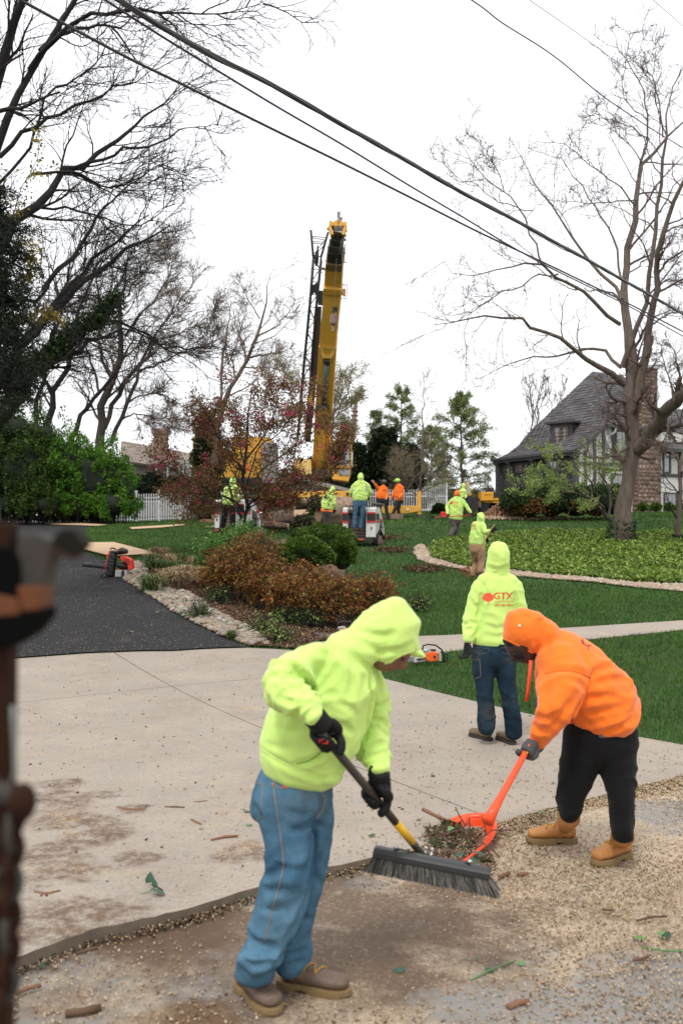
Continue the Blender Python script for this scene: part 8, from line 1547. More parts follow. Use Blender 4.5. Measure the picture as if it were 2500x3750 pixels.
# plywood sheets ---------------------------------------------------------
M_PLY = bpy.data.materials.new('plywood'); n = N(M_PLY); n.set(Roughness=.8); n.col(n.mix(n.noise(3, 6, .7, src=n.mapping((1,6,1))), (.42,.27,.15), (.60,.42,.26)))
def ply(pts, label, z=.03):
    Pp = [G(*p) if len(p) == 2 else GZ(p[0], p[1]) for p in pts]; c = sum(Pp, Vector())/len(Pp); o = MB().prism([p + UP*(z) for p in Pp], UP*.018).build('plywood_sheet', M_PLY); tag(o, label, 'plywood sheet')
ply([cE(455,497), cE(465,468), cE(655,465), cE(905,532), cE(690,542), cE(620,540)], 'tan plywood board on the lawn edge behind the backpack blower', .07)
ply([cE(210,341), cE(330,338), cE(615,356), cE(560,361), cE(300,352)], 'long plywood board lying across the far end of the asphalt', .05)
ply([cE(745,372), cE(900,362), cE(1060,353), cE(1062,357), cE(925,372), cE(760,381)], 'plywood strip on the grass in front of the white fence', .05); ply([cE(1180,368), cE(1255,362), cE(1255,367), cE(1180,371)], 'short plywood strip next to the left loader', .05)
# backpack blower ------------------------------------------------------------
gb = G(*cQ(760,745)); ZB = gb.y; bl_o = empty('backpack_blower', gb, 0, 'red and black backpack leaf blower with long black tube standing on the asphalt', 'leaf blower'); Q_ = ws(cQ, ZB); M_RED = mat('red_blower_plastic', (.75,.035,.012), .4, vary=.1); M_BP = mat('black_blower_plastic', (.015,.015,.016), .5, vary=.2); M_TANK = mat('milky_fuel_tank', (.38,.38,.36), .4)
organic('back_pad', [Q_((690,700,75,.10),(700,550,85,.11),(720,420,85,.10),(740,330,70,.08))], M_BP, bl_o, voxel=.012, smooth=2, folds=[dict(dir=(.3,0,1), freq=12, amp=.01)]); organic('engine_cover', [Q_((830,320,50,.12),(890,300,60,.14),(940,310,45,.12))], M_BP, bl_o, voxel=.010, smooth=2)
mb = MB(); k_ = lambda x, y, dz=0: W(*cQ(x,y), ZB+dz); mb.prism([k_(848,395,-.14), k_(920,388,-.14), k_(1030,450,-.14), k_(1048,600,-.14), k_(985,622,-.14), k_(968,510,-.14), k_(860,450,-.14)], (0,.26,0)); mb.build('engine_shroud', M_RED, bl_o, bevel=.012)
for r_ in range(5): MB().box(k_(958+r_*6, 436+r_*20, -.143), (.10,.008,.007)).build('cooling_slot', M_BP, bl_o)
organic('fan_housing', [Q_((850,540,60,.14),(920,550,65,.14),(960,560,55,.12))], M_BP, bl_o, voxel=.012, smooth=2)
for x0, x1 in ((768,892),(915,970)): a, b = k_(x0,615,-.10), k_(x1,735,-.10); MB().box(((a.x+b.x)/2,(a.y)+.08,(a.z+b.z)/2), (b.x-a.x,.17,a.z-b.z)).build('fuel_tank', M_TANK, bl_o, bevel=.02)
MB().tube([k_(830,622,-.08), k_(830,592,-.08)], .017, 12).build('fuel_cap', M_RED, bl_o, smooth=True); a = k_(905,680,-.03); MB().box(a, (.03,.2,.10)).build('tank_strap', M_BP, bl_o); mb = MB(); mb.box(k_(830,748,-.02), (.34,.26,.02)); mb.build('base_plate', M_BP, bl_o, bevel=.005)
MB().tube([k_(240,530,-.02), k_(320,535,-.02), k_(430,545), k_(620,570), k_(700,600,.05)], [.038,.040,.036,.040,.045], 16).build('blower_tube', M_BP, bl_o, smooth=True); MB().tube([k_(425,543,0), k_(440,547,0)], .043, 16).build('tube_clamp', M_HANDLE, bl_o, smooth=True); t_ = MB().box(k_(335,500,-.035), (.10,.05,.004)); t_.build('tube_sticker', mat('pale_sticker', (.5,.5,.5)), bl_o)
MB().tube([k_(700,290,-.13), k_(650,400,-.15), k_(618,540,-.15), k_(600,680,-.13)], .008, 6).build('red_piping', M_RED, bl_o, smooth=True); MB().tube([k_(690,275,-.1), k_(720,255,-.1), k_(760,262,-.1), k_(790,280,-.1)], .014, 8).build('carry_handle', M_BP, bl_o, smooth=True)
MB().tube([k_(610,670,-.1), k_(570,690,-.12), k_(530,715,-.12), k_(560,735,-.1), k_(620,725,-.1)], .012, 6).build('strap', M_BP, bl_o, smooth=True); MB().box(k_(815,290,-.16), (.03,.02,.022)).build('red_knob', M_RED, bl_o); MB().box(k_(640,370,-.12), (.03,.04,.04)).build('red_knob', M_RED, bl_o)
# chainsaws ------------------------------------------------------------------
M_SAWO = mat('orange_saw_plastic', (.80,.12,.012), .4, vary=.08); M_SAWG = mat('grey_saw_cover', (.42,.41,.38), .5, vary=.2)
def saw(c, base, label, sx, org, Zs):
    o = empty('chainsaw', base, 0, label, 'chainsaw'); q_ = lambda x, y, dz=0: W(org[0] + x*sx, org[1] + y*sx, Zs + dz); s = sx*pxm(Zs)
    mb = MB(); mb.prism([q_(42,36,-.08), q_(60,30,-.08), q_(85,32,-.08), q_(88,62,-.08), q_(60,66,-.08), q_(40,60,-.08)], (0,.16,0)); mb.build('body', M_SAWO, o, bevel=.01); mb = MB(); mb.prism([q_(30,26,-.06), q_(58,22,-.06), q_(66,34,-.06), q_(36,38,-.06)], (0,.13,0)); mb.build('top_cover', M_SAWG, o, bevel=.008)
    for k in range(4): MB().box(q_(36+k*5,29,-.063), (.006,.006,.018)).build('cooling_slot', M_BP, o)
    MB().tube([q_(30,24,-.09), q_(32,8,-.09), q_(50,3,-.09), q_(78,6,-.09), q_(100,22,-.06), q_(108,42,-.04), q_(108,64,-.02)], 3.0*s, 8).build('front_handle', M_BP, o, smooth=True); MB().tube([q_(95,30,.05), q_(120,38,.05), q_(120,64,.05), q_(95,68,.05)], 2.8*s, 8).build('rear_handle', M_BP, o, smooth=True)
    mb = MB(); mb.prism([q_(90,34,-.05), q_(98,36,-.05), q_(98,64,-.05), q_(90,62,-.05)], (0,.1,0)); mb.build('air_filter_cover', M_SAWG, o); MB().tube([q_(74,48,-.085), q_(74,48,-.092)], .018, 14).build('pull_start', M_BP, o)
    mb = MB(); mb.prism([q_(0,64,-.07), q_(6,52,-.07), q_(38,50,-.07), q_(42,64,-.07), q_(2,70,-.07)], (0,.12,0)); mb.build('muffler', M_SAWG, o, bevel=.006); MB().tube([q_(10,58,-.08), q_(42,53,-.08)], 3.2*s, 8).build('bumper', M_BP, o, smooth=True); MB().box(q_(64,24,-.03), (.10,.03,.025)).build('hand_guard', M_BP, o, bevel=.004)
    a = q_(20,60,.05); MB().box(a + Vector((-.16,.2,-.01)), (.02,.5,.07), R(40)).build('guide_bar', M_STEEL, o)
g0 = G(*cM(120,1160)); saw(cM, g0, 'orange and white chainsaw on the grass beside the path', 1/1.568*1.0*1.58, cM(25,1030), g0.y)
g1 = G(1250, 2352); saw(cA, g1, 'white topped chainsaw behind the shoulder of the bending man in lime', 1.0, (1205, 2272), g1.y)
# rake and rake --------------------------------------------------------------
def rake(label, A_pt, B_pt, m, fan, fm, n=13, spread=.5, ln=.3):
    o = empty('rake', B_pt, 0, label, 'rake'); MB().tube([A_pt, B_pt], .014, 8).build('handle', m, o, smooth=True); d = (B_pt-A_pt).normalized(); s = Vector(fan); s = (s - d*s.dot(d)).normalized(); dn2 = d.cross(s); dn2 = dn2 if dn2.z < 0 else -dn2
    for k in range(n): t = (k/(n-1)-.5); e = B_pt + d*ln*.9 + s*t*spread; MB().tube([B_pt, B_pt.lerp(e,.6) , e, e + dn2*.06], .0045, 5).build('tine', fm, o)
    MB().tube([B_pt + d*ln*.45 - s*spread*.25, B_pt + d*ln*.45 + s*spread*.25], .01, 6).build('cross_bar', fm, o)
a5 = W(*cP(700,728), Z5-.15); b5 = W(*cP(165,762), Z5-.3); rake('red handled leaf rake carried low by the striding man', a5, b5, mat('red_rake_pole', (.55,.03,.03), .5), (0,.3,-1), mat('dark_green_tine', (.01,.02,.015), .5), n=15, spread=.55, ln=.38)
h4 = W(*cM(484,345), Z4-.3); l4 = W(*cM(342,585), Z4-.25); rake('wooden rake with rusty tines held by the man in tan trousers', h4, l4, mat('yellow_wood_pole', (.30,.19,.05), .6), (1,-.3,0), mat('rusty_tine', (.22,.05,.02), .7), n=13, spread=.45, ln=.3)
rm = MB().box(W(*cP(300,720), 44), (.35,.3,.22)); o = rm.build('fuel_can', mat('red_fuel_can', (.6,.02,.02), .4), None, bevel=.03); o.name = 'fuel_can'; o.location.z -= 0; tag(o, 'red fuel can on the lawn behind the striding man', 'fuel can'); MB().tube([W(*cP(315,712),44)+UP*.1, W(*cP(330,690),44)+UP*.12], .03, 8).build('spout', M_BLK, o)
# stand-on track loaders -------------------------------------------------------
M_LW = mat('white_loader_paint', (.62,.61,.58), .45, vary=.12, vscale=5); M_LR = mat('red_loader_stripe', (.62,.025,.02), .45); M_TRK = mat('black_track_rubber', (.014,.014,.014), .85, vary=.3); M_LD = mat('dark_loader_metal', (.05,.045,.045), .6, vary=.3); M_PLAT = mat('red_platform', (.50,.07,.03), .6, vary=.3); M_MUD = mat('muddy_metal', (.20,.14,.09), .9, vary=.5)
def loader(label, loc, rz):
    o = empty('track_loader', loc, 0, label, 'track loader'); X = lambda x, y, z: Vector((x, y, z))
    def pod(x0, x1):
        mb = MB(); prof = [(-.02,.30),(-.02,.42),(.0,1.20),(.06,1.25),(.55,1.25),(.62,1.0),(.62,.36),(.1,.22)]; mb.prism([X(x0, y, z) for y, z in prof], (x1-x0,0,0)); return mb.build('side_pod', M_LW, o, bevel=.015)
    pl = pod(-.54, -.37); pr = pod(.22, .54)
    for x0, x1, pd in ((-.545,-.365,pl),(.26,.545,pr)):
        mb = MB(); mb.box(((x0+x1)/2,-.022,.93), (x1-x0,.02,.24)); mb.build('dark_recess', M_BLK, pd); 
        for zz in (1.07,.79): MB().box(((x0+x1)/2,-.030,zz), (x1-x0,.02,.05)).build('red_stripe', M_LR, pd)
        MB().box(((x0+x1)/2,-.028,.58), (.03,.02,.10)).build('latch', M_BLK, pd)
    MB().box((.545,.28,.95), (.02,.40,.20)).build('side_louvre', M_BLK, pr); MB().box((.552,.28,.80), (.02,.42,.05)).build('red_stripe', M_LR, pr)
    MB().box((-.075,.30,.62), (.58,.3,.9)).build('engine_bay', M_LD, o); MB().box((-.075,.18,1.12), (.58,.35,.12)).build('console', M_LD, o, bevel=.02)
    for k in range(7): MB().box((-.075,.14,.35+k*.1), (.5,.01,.03)).build('grille_bar', M_MUD, o)
    MB().box((-.075,-.18,.22), (.62,.42,.05)).build('platform', M_PLAT, o, bevel=.008); MB().box((0,.2,.22), (1.0,.9,.16)).build('chassis', M_BLK, o)
    for x in (-.22,.08): MB().tube([X(x,.15,1.17), X(x,.08,1.26)], .015, 8).ball((x,.08,1.28), .03, 8).build('control_lever', M_BLK, o, smooth=True)
    MB().tube([X(-.3,-.02,1.22), X(-.3,-.06,1.30), X(.18,-.06,1.30), X(.18,-.02,1.22)], .016, 8).build('grab_bar', M_BLK, o, smooth=True)
    for sx in (-.50, .50):                                            # tracks: rubber belt, lugs, wheels, inner frame
        P_ = [];
        for k in range(9): a = R(90 + 180*k/8); P_.append((-.02+.22 + math.cos(a)*.19, .20 + math.sin(a)*.19))
        for k in range(9): a = R(-90 + 150*k/8); P_.append((1.05 + math.cos(a)*.15, .17 + math.sin(a)*.15))
        P_.append((.55,.52)); mb = MB(); w_ = .20; n = len(P_); c = (.6,.25); outer = [X(sx-w_/2, y, z) for y, z in P_]; inner = [X(sx-w_/2, c[0]+(y-c[0])*.9, c[1]+(z-c[1])*.84) for y, z in P_]
        v = [tuple(p) for p in outer+inner] + [tuple(p+X(w_,0,0)) for p in outer+inner]; f = []
        for k in range(n): j = (k+1)%n; f += [(k,j,n+j,n+k),(2*n+k,3*n+k,3*n+j,2*n+j),(k,2*n+k,2*n+j,j),(n+k,n+j,3*n+j,3*n+k)]
        mb.add(v, f); tk = mb.build('track', M_TRK, o)
        L = 0; lug = MB()
        for k in range(n):
            a = Vector((0,)+P_[k]); b = Vector((0,)+P_[(k+1)%n]); m_ = max(1, int((b-a).length/.08))
            for j in range(m_): p = a.lerp(b, j/m_); d = (p - Vector((0,)+c)).normalized(); lug.beam(X(sx-w_/2,p.y,p.z)+d*.012, X(sx+w_/2,p.y,p.z)+d*.012, .03, .03, d)
        lug.build('track_lugs', M_TRK, tk)
        for y in (.2,.5,.78,1.05): MB().tube([X(sx-.07,y,.13 if y not in (.2,) else .2), X(sx+.085,y,.13 if y not in (.2,) else .2)], .09 if y != .2 else .13, 12).build('track_wheel', M_MUD, tk)
        MB().box((sx,.62,.27), (.12,.7,.16)).build('track_frame', M_MUD, tk)
    for sx in (-.46,.46):                                             # lift arms
        mb = MB(); mb.prism([X(sx,.42,1.15), X(sx,.62,1.22), X(sx,1.05,.95), X(sx,1.32,.55), X(sx,1.30,.30), X(sx,1.18,.30), X(sx,1.15,.58), X(sx,.92,.82), X(sx,.45,.98)], (.09,0,0)); am = mb.build('lift_arm', M_LW, o, bevel=.01); MB().tube([X(sx+.095,.85,.98), X(sx+.099,.85,.98)], .03, 12).build('pivot', M_BLK, am); MB().tube([X(sx+.02,.5,.7), X(sx+.02,1.1,.62)], .03, 8).build('lift_cylinder', M_BLK, am)
        MB().box((sx+.1,.98,.86), (.015,.12,.14), Matrix.Rotation(R(35),3,'X')).build('red_badge', M_LR, am)
    MB().box((0,1.38,.62), (.9,.08,.75)).build('attachment_plate', M_LD, o); MB().box((.36,1.42,1.12), (.14,.08,.5)).build('grapple_arm', M_LD, o); MB().tube([X(.1,1.4,1.40), X(.5,1.4,1.36)], .05, 10).build('grapple_tube', M_LD, o, smooth=True)
    for x in (.25,.45): MB().prism([X(x,1.42,.3), X(x,1.55,.28), X(x,1.85,.12), X(x,1.80,.08), X(x,1.42,.16)], (.05,0,0)).build('grapple_tooth', mat('worn_tooth', (.3,.3,.3), .5), o)
    for c_ in [k for k in bpy.data.objects if k.parent == o]: c_.matrix_parent_inverse = Matrix.Identity(4)
    for c_ in bpy.data.objects:
        if c_.parent and c_.parent.parent == o: c_.matrix_parent_inverse = Matrix.Identity(4)
    o.rotation_euler = (0,0,rz); return o
gL = GZ(1150+645/3.92, 32.4); lo1 = loader('white and red track loader on the open lawn, ridden by the man in reflective jacket', gL, R(-14)); lo1.scale = (1.02,1.0,1.02)
lo2 = copy_tree(lo1); lo2.location = GZ(750+355/3.92, 33.6); lo2.rotation_euler = (0,0,R(-20)); lo2['label'] = 'white and red stand-on track loader behind the trunk of the pink blossoming tree'; lo1['group'] = lo2['group'] = 'track loaders'
# felled trunks ---------------------------------------------------------------
M_LOG = m_bark('furrowed_log_bark', (.26,.18,.13), 9, .5); M_LOGD = m_bark('dark_log_bark', (.10,.065,.045), 8, .6); M_CUT = mat('fresh_cut_wood', (.78,.55,.33), .8, vary=.15, vscale=12)
def log(a, b, Za, Zb, r0, r1, label, m):
    A, B = W(*a, Za), W(*b, Zb); n = 13; pts = [A.lerp(B, k/(n-1)) for k in range(n)]; mb = MB(); mb.tube(pts, [r0+(r1-r0)*k/(n-1) for k in range(n)], 28, cap=False); o = mb.build('log', m, None, smooth=True); me = o.data; rgx = np.random.default_rng(int(a[0])); d = (B-A).normalized()
    co = np.array([v.co[:] for v in me.vertices]); nn = np.array([v.normal[:] for v in me.vertices]); ang = np.tile(np.arange(28), n); amp = .05*r0*np.sin(ang*2.3)+.05*r0*np.sin(ang*.9+co[:,0]*4)+rgx.normal(0,.012,len(co)); co += nn*amp[:,None]; me.vertices.foreach_set('co', co.astype(np.float32).ravel()); me.update()
    for p, dr, rr_ in ((pts[0], -d, r0), (pts[-1], d, r1)): MB().tube([p - dr*.02, p + dr*.01], rr_*.9, 24).build('cut_end', M_CUT, o)
    tag(o, label, 'log', 'felled trunk logs'); return o
log(cH(60,880), cH(560,885), 36.2, 36.6, .50, .56, 'thickest pale barked log lying behind the man with orange hem', M_LOG)
log(cO(820,1190), cO(1300,1165), 37, 36.8, .26, .34, 'dark split log left of the pale cut face, lowest of the pile', M_LOGD); log(cO(830,1060), cO(1290,1020), 37.6, 37.6, .20, .24, 'dark log on top of the pile behind the left loader', M_LOGD); log(cO(780,1010), cO(1500,930), 38.4, 38.2, .18, .15, 'long slim log sloping up behind the pile', M_LOG); log(cO(840,1260), cO(1200,1290), 36.2, 36, .13, .12, 'thin dark log on the grass in front of the pile', M_LOGD)
mb = MB(); mb.prism([W(*cO(1285,1050),36.3), W(*cO(1445,1040),36.3), W(*cO(1500,1085),36.3), W(*cO(1380,1140),36.3), W(*cO(1288,1158),36.3)], (0,.4,0)); tag(mb.build('split_wood', M_CUT), 'pale freshly split wood block in the middle of the log pile', 'split wood')
a_, b_ = W(*cO(920,1120),35.8), W(*cO(1040,1285),35.6); tag(MB().tube([a_, b_], [.05,.03], 6).build('stick', M_BARK), 'reddish broken branch leaning on the dark log', 'branch')
sb = W(*cH(1148,975), 44.6); tag(MB().tube([Vector((sb.x,44.7,H(sb.x,44.7))), Vector((sb.x,44.7,H(sb.x,44.7)+.24))], .42, 18).build('stump_block', M_LOG), 'low sawn log block under the foot of the man in lime helmet', 'stump')
bush('brush_pile', 'pile of cut branches with dull dark leaves between the logs', 'brush pile', [el(*cO(1420,1230),35.6,45,26,.6), el(*cO(1130,930),38,70,22,.8), el(*cH(20,800),36,30,40,.6), el(*cO(900,930),37.6,40,16,.6)], 12000, .10, leafmat('olive_dry_leaf', [(0,(.015,.02,.01)),(.6,(.05,.055,.025)),(.9,(.13,.12,.06)),(1,(.3,.24,.13))], .6, .2), None, 120, thick=1.0)
for k, (cx, cy, w_, h_, Zt, lb_) in enumerate(((165,1050,64,60,39,'upper stack of timber steps beside the left loader'),(155,1145,86,60,38.6,'lower timber step beside the left loader'),(70,1205,240,46,38.4,'long low timber edging running left from the steps'))):
    p = W(*cO(cx,cy), Zt); s2 = pxm(Zt)/3.92; o = MB().box(p, (w_*s2, .5, h_*s2)).build('timber', mat('garden_timber', (.22,.13,.08), .9, vary=.4), None, bevel=.01); tag(o, lb_, 'timber')
for cx, cy, lb_ in ((1180,520,'small debris heap on the lawn between boxwood and ivy patch'),(1350,620,'debris heap on the lawn below the stone edging tip'),(1145,455,'heap of leaf litter beside the right loader'),):
    p = G(*cL(cx+10,cy+10)); rg = np.random.default_rng(cx); n_ = 900; x = p.x + rg.normal(0,.28,n_); y = p.y + rg.normal(0,.22,n_); z = Hn(x,y) + .04 + rg.random(n_)*.08; o = leaves('debris', np.column_stack([x,y,z]), .09, leafmat('heap_litter', [(0,(.03,.018,.01)),(.6,(.13,.08,.045)),(1,(.35,.24,.13))], .9, 0), None, cx, aspect=.3); tag(o, lb_, 'debris heap', kind='stuff')
# stump grinder -------------------------------------------------------------
gs = GZ(1840, 47); sg_ = empty('stump_grinder', gs, 0, 'yellow stump grinder with black engine beside the hedge', 'stump grinder'); z_ = 47; m2 = lambda x, y, dz=0: W(*cP(x,y), z_+dz)
def sbx(x0,y0,x1,y1,d,nm,m,dz=0,bv=.02): a, b = m2(x0,y0,dz), m2(x1,y1,dz); return MB().box(((a.x+b.x)/2,z_+dz+d/2,(a.z+b.z)/2),(b.x-a.x,d,a.z-b.z)).build(nm,m,sg_,bevel=bv)
M_SY = mat('grinder_yellow', (.72,.34,.02), .5, vary=.15); hd_ = sbx(825,398,1003,525,1.0,'engine_hood',M_SY); sbx(1003,402,1085,485,.9,'engine_block',M_BLK,.05); sbx(1010,485,1110,520,.9,'rear_frame',M_SY,.05); sbx(860,520,1115,560,.9,'main_frame',M_SY,.1); sbx(875,560,1110,600,.8,'lower_frame',M_MUD,.15); sbx(700,490,770,650,.5,'boom_frame',M_SY,-.1); sbx(600,520,700,600,.6,'front_deck',M_SY,.2); sbx(770,540,830,620,.5,'cutter_arm',M_MUD,.1)
for x, y, r_ in ((905,378,.09),(970,372,.12),(925,352,.07)): MB().tube([m2(x,y,.3)-UP*.14, m2(x,y,.3)+UP*.12], r_*.9, 10).build('air_cleaner', M_BLK, sg_, smooth=True)
for x in (935,1060): p = m2(x,640,.1); MB().tube([p, p+Vector((0,.9,0))], .42, 16).build('wheel', M_TRK, sg_)
MB().tube([m2(665,590,-.25), m2(665,590,.1)], .42, 16).build('cutter_guard', M_BLK, sg_); 
mb = MB(); mb.prism([m2(600,262,-.3), m2(655,262,-.3), m2(692,470,-.3), m2(630,470,-.3)], (0,.06,0)); sh = mb.build('operator_shield', M_SY, sg_); mb = MB(); mb.prism([m2(608,275,-.33), m2(648,275,-.33), m2(668,430,-.33), m2(625,430,-.33)], (0,.03,0)); mb.build('shield_window', mat('scratched_plastic', (.36,.38,.38), .3), sh); mb = MB(); mb.prism([m2(632,450,-.32), m2(692,450,-.32), m2(700,520,-.32), m2(660,650,-.32), m2(632,640,-.32)], (0,.06,0)); mb.build('rubber_flap', M_BLK, sg_)
for k in range(3): MB().tube([m2(700,490+k*20,-.2), m2(750,470+k*25,-.3), m2(800,500+k*15,-.2)], .025, 6).build('hose', M_BLK, sg_, smooth=True)
tv = bvh([hd_]); surf_text('lettering', tv, 'RAYCO', *cP(876,447), cP(964,447)[0], 17/3.92, M_BLK, hd_, 0, .02, bold=.25); surf_text('lettering', tv, 'DIESEL', *cP(908,522), cP(975,522)[0], 10/3.92, M_BLK, hd_, 0, .02)
p = W(*cP(985,740), 45.2); rg = np.random.default_rng(44); n_ = 5200; a = rg.uniform(0,6.28,n_); r_ = np.sqrt(rg.random(n_)); x = p.x + .7 + np.cos(a)*r_*1.25; y = 45.6 + np.sin(a)*r_*.8; z = Hn(x,y) + rg.random(n_)*.95*np.clip(1-r_,0,1); tag(chips('chip_pile', x, y, z, .05, leafmat('orange_chip', [(0,(.10,.05,.03)),(.5,(.33,.17,.09)),(1,(.55,.34,.2))], .9, 0), 8), 'orange brown wood chip mound thrown up by the stump grinder', 'chip pile', kind='stuff')
n_ = 2500; x = rg.uniform(W(1745,1880,45).x, W(2060,1880,45).x, n_); y = 44.3 + rg.normal(0,.25,n_); z = Hn(x,y)+.05+rg.random(n_)*.05; tag(chips('chip_pile', x, y, z, .045, cm, 18), 'pale strip of spilled wood chips along the foot of the yew hedge', 'chip pile', kind='stuff')
# the blurred hook bracket, post and chain close to the lens ---------------------
M_RST = mat('rusty_steel', (.028,.011,.007), .8, spec=.1, vary=.5, vscale=12); M_GST = mat('bare_grey_steel', (.045,.040,.034), .7, spec=.2, vary=.3); M_ORP = mat('worn_orange_paint', (.11,.030,.004), .8, vary=.4, vscale=15); M_BK2 = mat('black_rubber_block', (.004,.004,.004), .9, spec=.03)
Zf = 1.15; hk = empty('tow_hook_mount', W(60, 2400, Zf), 0, 'rusty steel hook bracket on a post, blurred, at the left edge of the frame', 'hook bracket'); E = lambda x, y, dz=0: W(*cE(x,y), Zf+dz)
def pl(pts, d, nm, m, dz=0, b=.002): MB().prism([E(x,y,dz) for x,y in pts], (0,d,0)).build(nm, m, hk, bevel=b)
pl([(105,410),(200,400),(300,440),(330,470),(280,560),(255,660),(240,820),(150,860),(90,760),(85,560)], .05, 'bracket', M_GST); pl([(290,455),(345,455),(425,520),(400,550),(340,525),(280,520)], .04, 'hook_arm', mat('rust_grey_steel', (.045,.028,.021), .8, vary=.4, spec=.1), -.005); pl([(345,375),(410,370),(480,455),(430,520),(300,465),(300,430)], .045, 'hook_tip', mat('dark_olive_steel', (.012,.011,.008), .8, spec=.1), -.008)
pl([(-80,470),(60,480),(100,560),(105,760),(60,800),(-80,760)], .06, 'backing_plate', M_BK2, -.012); pl([(95,700),(240,700),(235,840),(120,850)], .05, 'orange_clamp', M_ORP, -.012); pl([(-80,740),(100,770),(120,900),(-80,930)], .05, 'orange_clamp', M_ORP, -.016); pl([(-80,880),(120,860),(245,830),(235,900),(160,990),(40,1060),(-80,1060)], .06, 'rubber_block', M_BK2, -.02)
E2 = lambda x, y, dz=0: W(x*.786, 1900+y*.7866, Zf+dz)
MB().box((W(10,2900,Zf).x-.012, Zf+.02, W(10,2900,Zf).z), (.035,.035,.62)).build('post', M_RST, hk, bevel=.003); MB().ball(E2(105,1320,-.03), (.016,.02,.022), 12).build('pin_head', M_RST, hk, smooth=True); MB().tube([E2(-20,1250,-.03), E2(40,1290,-.03), E2(100,1330,-.03)], .011, 10).build('pin', M_GST, hk, smooth=True); MB().tube([E2(60,870), E2(62,960), E2(70,1080), E2(72,1180), E2(50,1240)], .003, 8).build('wire_loop', mat('pale_wire', (.15,.17,.15), .5), hk, smooth=True)
ch_o = empty('chain', W(30, 3300, Zf-.03), 0, 'heavy rusty chain, blurred, hanging down the left edge of the frame', 'chain')
for k in range(12):
    y = 1380 + k*78; c = E2(52 - k*3.0, y, -.03); a = (k % 2)*R(82) + R(15); q_ = []
    for j in range(17):
        t = 2*math.pi*j/16; u = math.cos(t)*.0125; v = math.sin(t)*.0205; q_.append(c + Vector((u*math.cos(a), u*math.sin(a), v)))
    MB().tube(q_, .0052, 8, cap=False).build('chain_link', (M_RST, M_GST, M_RST)[k % 3], ch_o, smooth=True)

# pale grit on the asphalt, dirt packed along the step of the apron
rg = np.random.default_rng(71); n_ = 40000; y = 12.5 + 12*rg.random(n_)**1.8; x = rg.uniform(-9, 2, n_); ok = pip(asphalt_poly, x, y) & (np.abs(x) < y*.38); x, y = x[ok], y[ok]
tag(chips('grit', x, y, Hn(x,y)+.02, .0062, leafmat('asphalt_grit', [(0,(.05,.05,.05)),(.5,(.13,.125,.12)),(.85,(.26,.24,.22)),(1,(.55,.45,.33))], .9, 0), 72), 'pale grit speckling the dark asphalt', 'grit', kind='stuff')
P_ = [Vector(p) for p in street_edge]; xs_, ys_ = [], []
for a, b in zip(P_, P_[1:]):
    k = int((b-a).length*1100); t = rg.random(k); d = (b-a).normalized(); nn = Vector((d.y, -d.x)); nn = nn if nn.y < 0 else -nn; t = t[(np.sin(a.x*3+t*9)+np.sin(a.y*5+t*4+a.x)+rg.normal(0,.5,k)) > (.3 if a.x < .5 else 1.0)]; k = len(t); o_ = np.abs(rg.normal(0,.028,k)); xs_.append(a.x+(b.x-a.x)*t+nn.x*o_+rg.normal(0,.01,k)); ys_.append(a.y+(b.y-a.y)*t+nn.y*o_+rg.normal(0,.01,k))
x, y = np.concatenate(xs_), np.concatenate(ys_); tag(chips('gutter_dirt', x, y, -.046+rg.random(len(x))*.020, .0062, leafmat('gutter_dirt', [(0,(.03,.02,.014)),(.4,(.12,.075,.045)),(.65,(.34,.23,.14)),(1,(.62,.48,.32))], .9, 0), 73), 'dark crumbs packed along the edge of the concrete step', 'debris', kind='stuff')
rg = np.random.default_rng(81); Pm = np.array(bed_poly); n_ = 40000; x = rg.uniform(Pm[:,0].min(), Pm[:,0].max(), n_); y = rg.uniform(Pm[:,1].min(), Pm[:,1].max(), n_); ok = pip(bed_poly, x, y) & (y < 21); x, y = x[ok][:15000], y[ok][:15000]
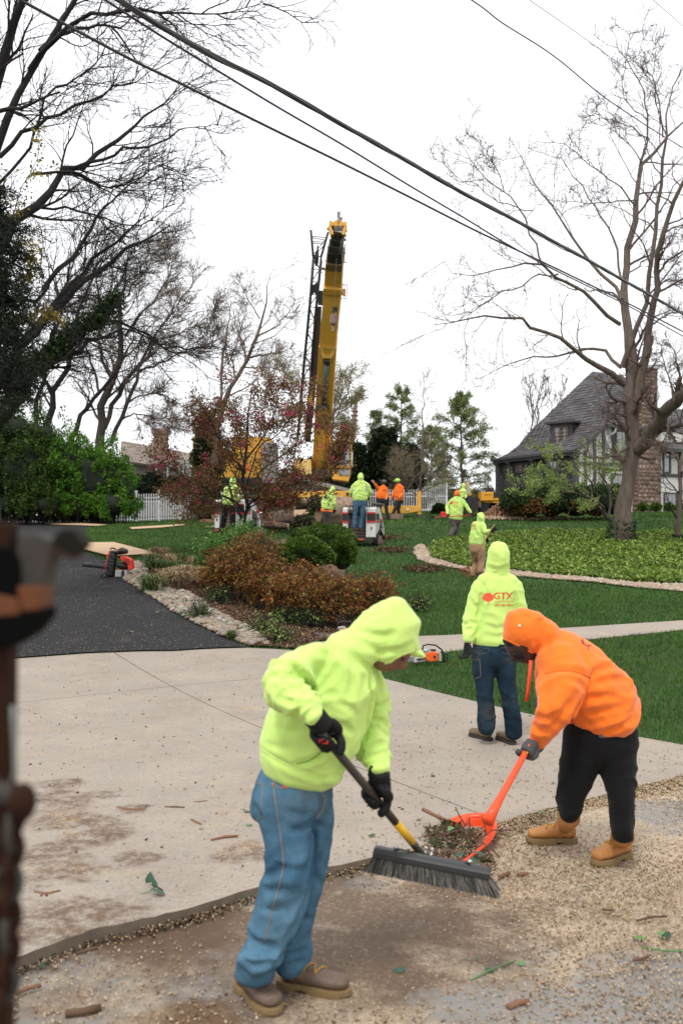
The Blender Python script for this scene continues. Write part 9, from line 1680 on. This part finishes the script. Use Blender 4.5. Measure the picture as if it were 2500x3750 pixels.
tag(chips('mulch_chips', x, y, Hn(x,y)+.035+rg.random(len(x))*.02, .018, leafmat('mulch_chip', [(0,(.03,.016,.010)),(.5,(.13,.065,.038)),(.85,(.27,.16,.095)),(1,(.42,.29,.18))], .95, 0), 82), 'brown shredded bark mulch under the shrubs', 'mulch', kind='stuff')
n_ = 110; a = rg.uniform(0,6.28,n_); r_ = np.sqrt(rg.random(n_)); Q = np.column_stack([hc_.x+-.03+np.cos(a)*r_*.17, hc_.y-.03+np.sin(a)*r_*.2, -.01+.08*np.clip(1-r_**1.4,0,1)+rg.random(n_)*.02]); tag(leaves('debris_leaves', Q, .045, leafmat('torn_leaf', [(0,(.02,.06,.02)),(.5,(.08,.16,.04)),(.7,(.10,.05,.03)),(1,(.2,.12,.06))], .5, .2), None, 91), 'torn green and brown leaves mixed into the heap in the scoop', 'debris heap', kind='stuff')
VV, FF, k0 = [], [], 0; n_ = 60; a = rg.uniform(0,6.28,n_); r_ = np.sqrt(rg.random(n_)); c0 = np.column_stack([hc_.x-.03+np.cos(a)*r_*.15, hc_.y-.03+np.sin(a)*r_*.16, .01+.06*(1-r_)]); d = rg.normal(size=(n_,3))*np.array([1,1,.35]); d /= np.linalg.norm(d,axis=1)[:,None]; d *= rg.uniform(.03,.11,n_)[:,None]
v, f = tubes_batch('', np.stack([c0-d, c0+rg.normal(0,.008,(n_,3)), c0+d], 1), np.tile(np.array([.0035,.003,.002]), (n_,1)), 4, None); tag(fastmesh('debris_twigs', v, f, M_TW), 'little brown twigs tangled in the heap in the scoop', 'debris heap', kind='stuff')
xs_, ys_, os_ = [], [], []
for a, b in zip(P_, P_[1:]):
    if a.x < .25: continue
    k = int((b-a).length*2600); t = rg.random(k); d = (b-a).normalized(); nn = Vector((d.y, -d.x)); nn = nn if nn.y < 0 else -nn; o_ = rg.random(k)**1.4*.14 - .012; xs_.append(a.x+(b.x-a.x)*t+nn.x*o_); ys_.append(a.y+(b.y-a.y)*t+nn.y*o_); os_.append(o_)
x, y, o_ = np.concatenate(xs_), np.concatenate(ys_), np.concatenate(os_); tag(chips('wood_chips', x, y, -.046+.046*rg.random(len(x))**.5*np.clip(1-o_/.13,0,1), .0065, cm, 93), 'pale sawdust drifted against the step of the concrete behind the tan boots', 'wood chips', kind='stuff')
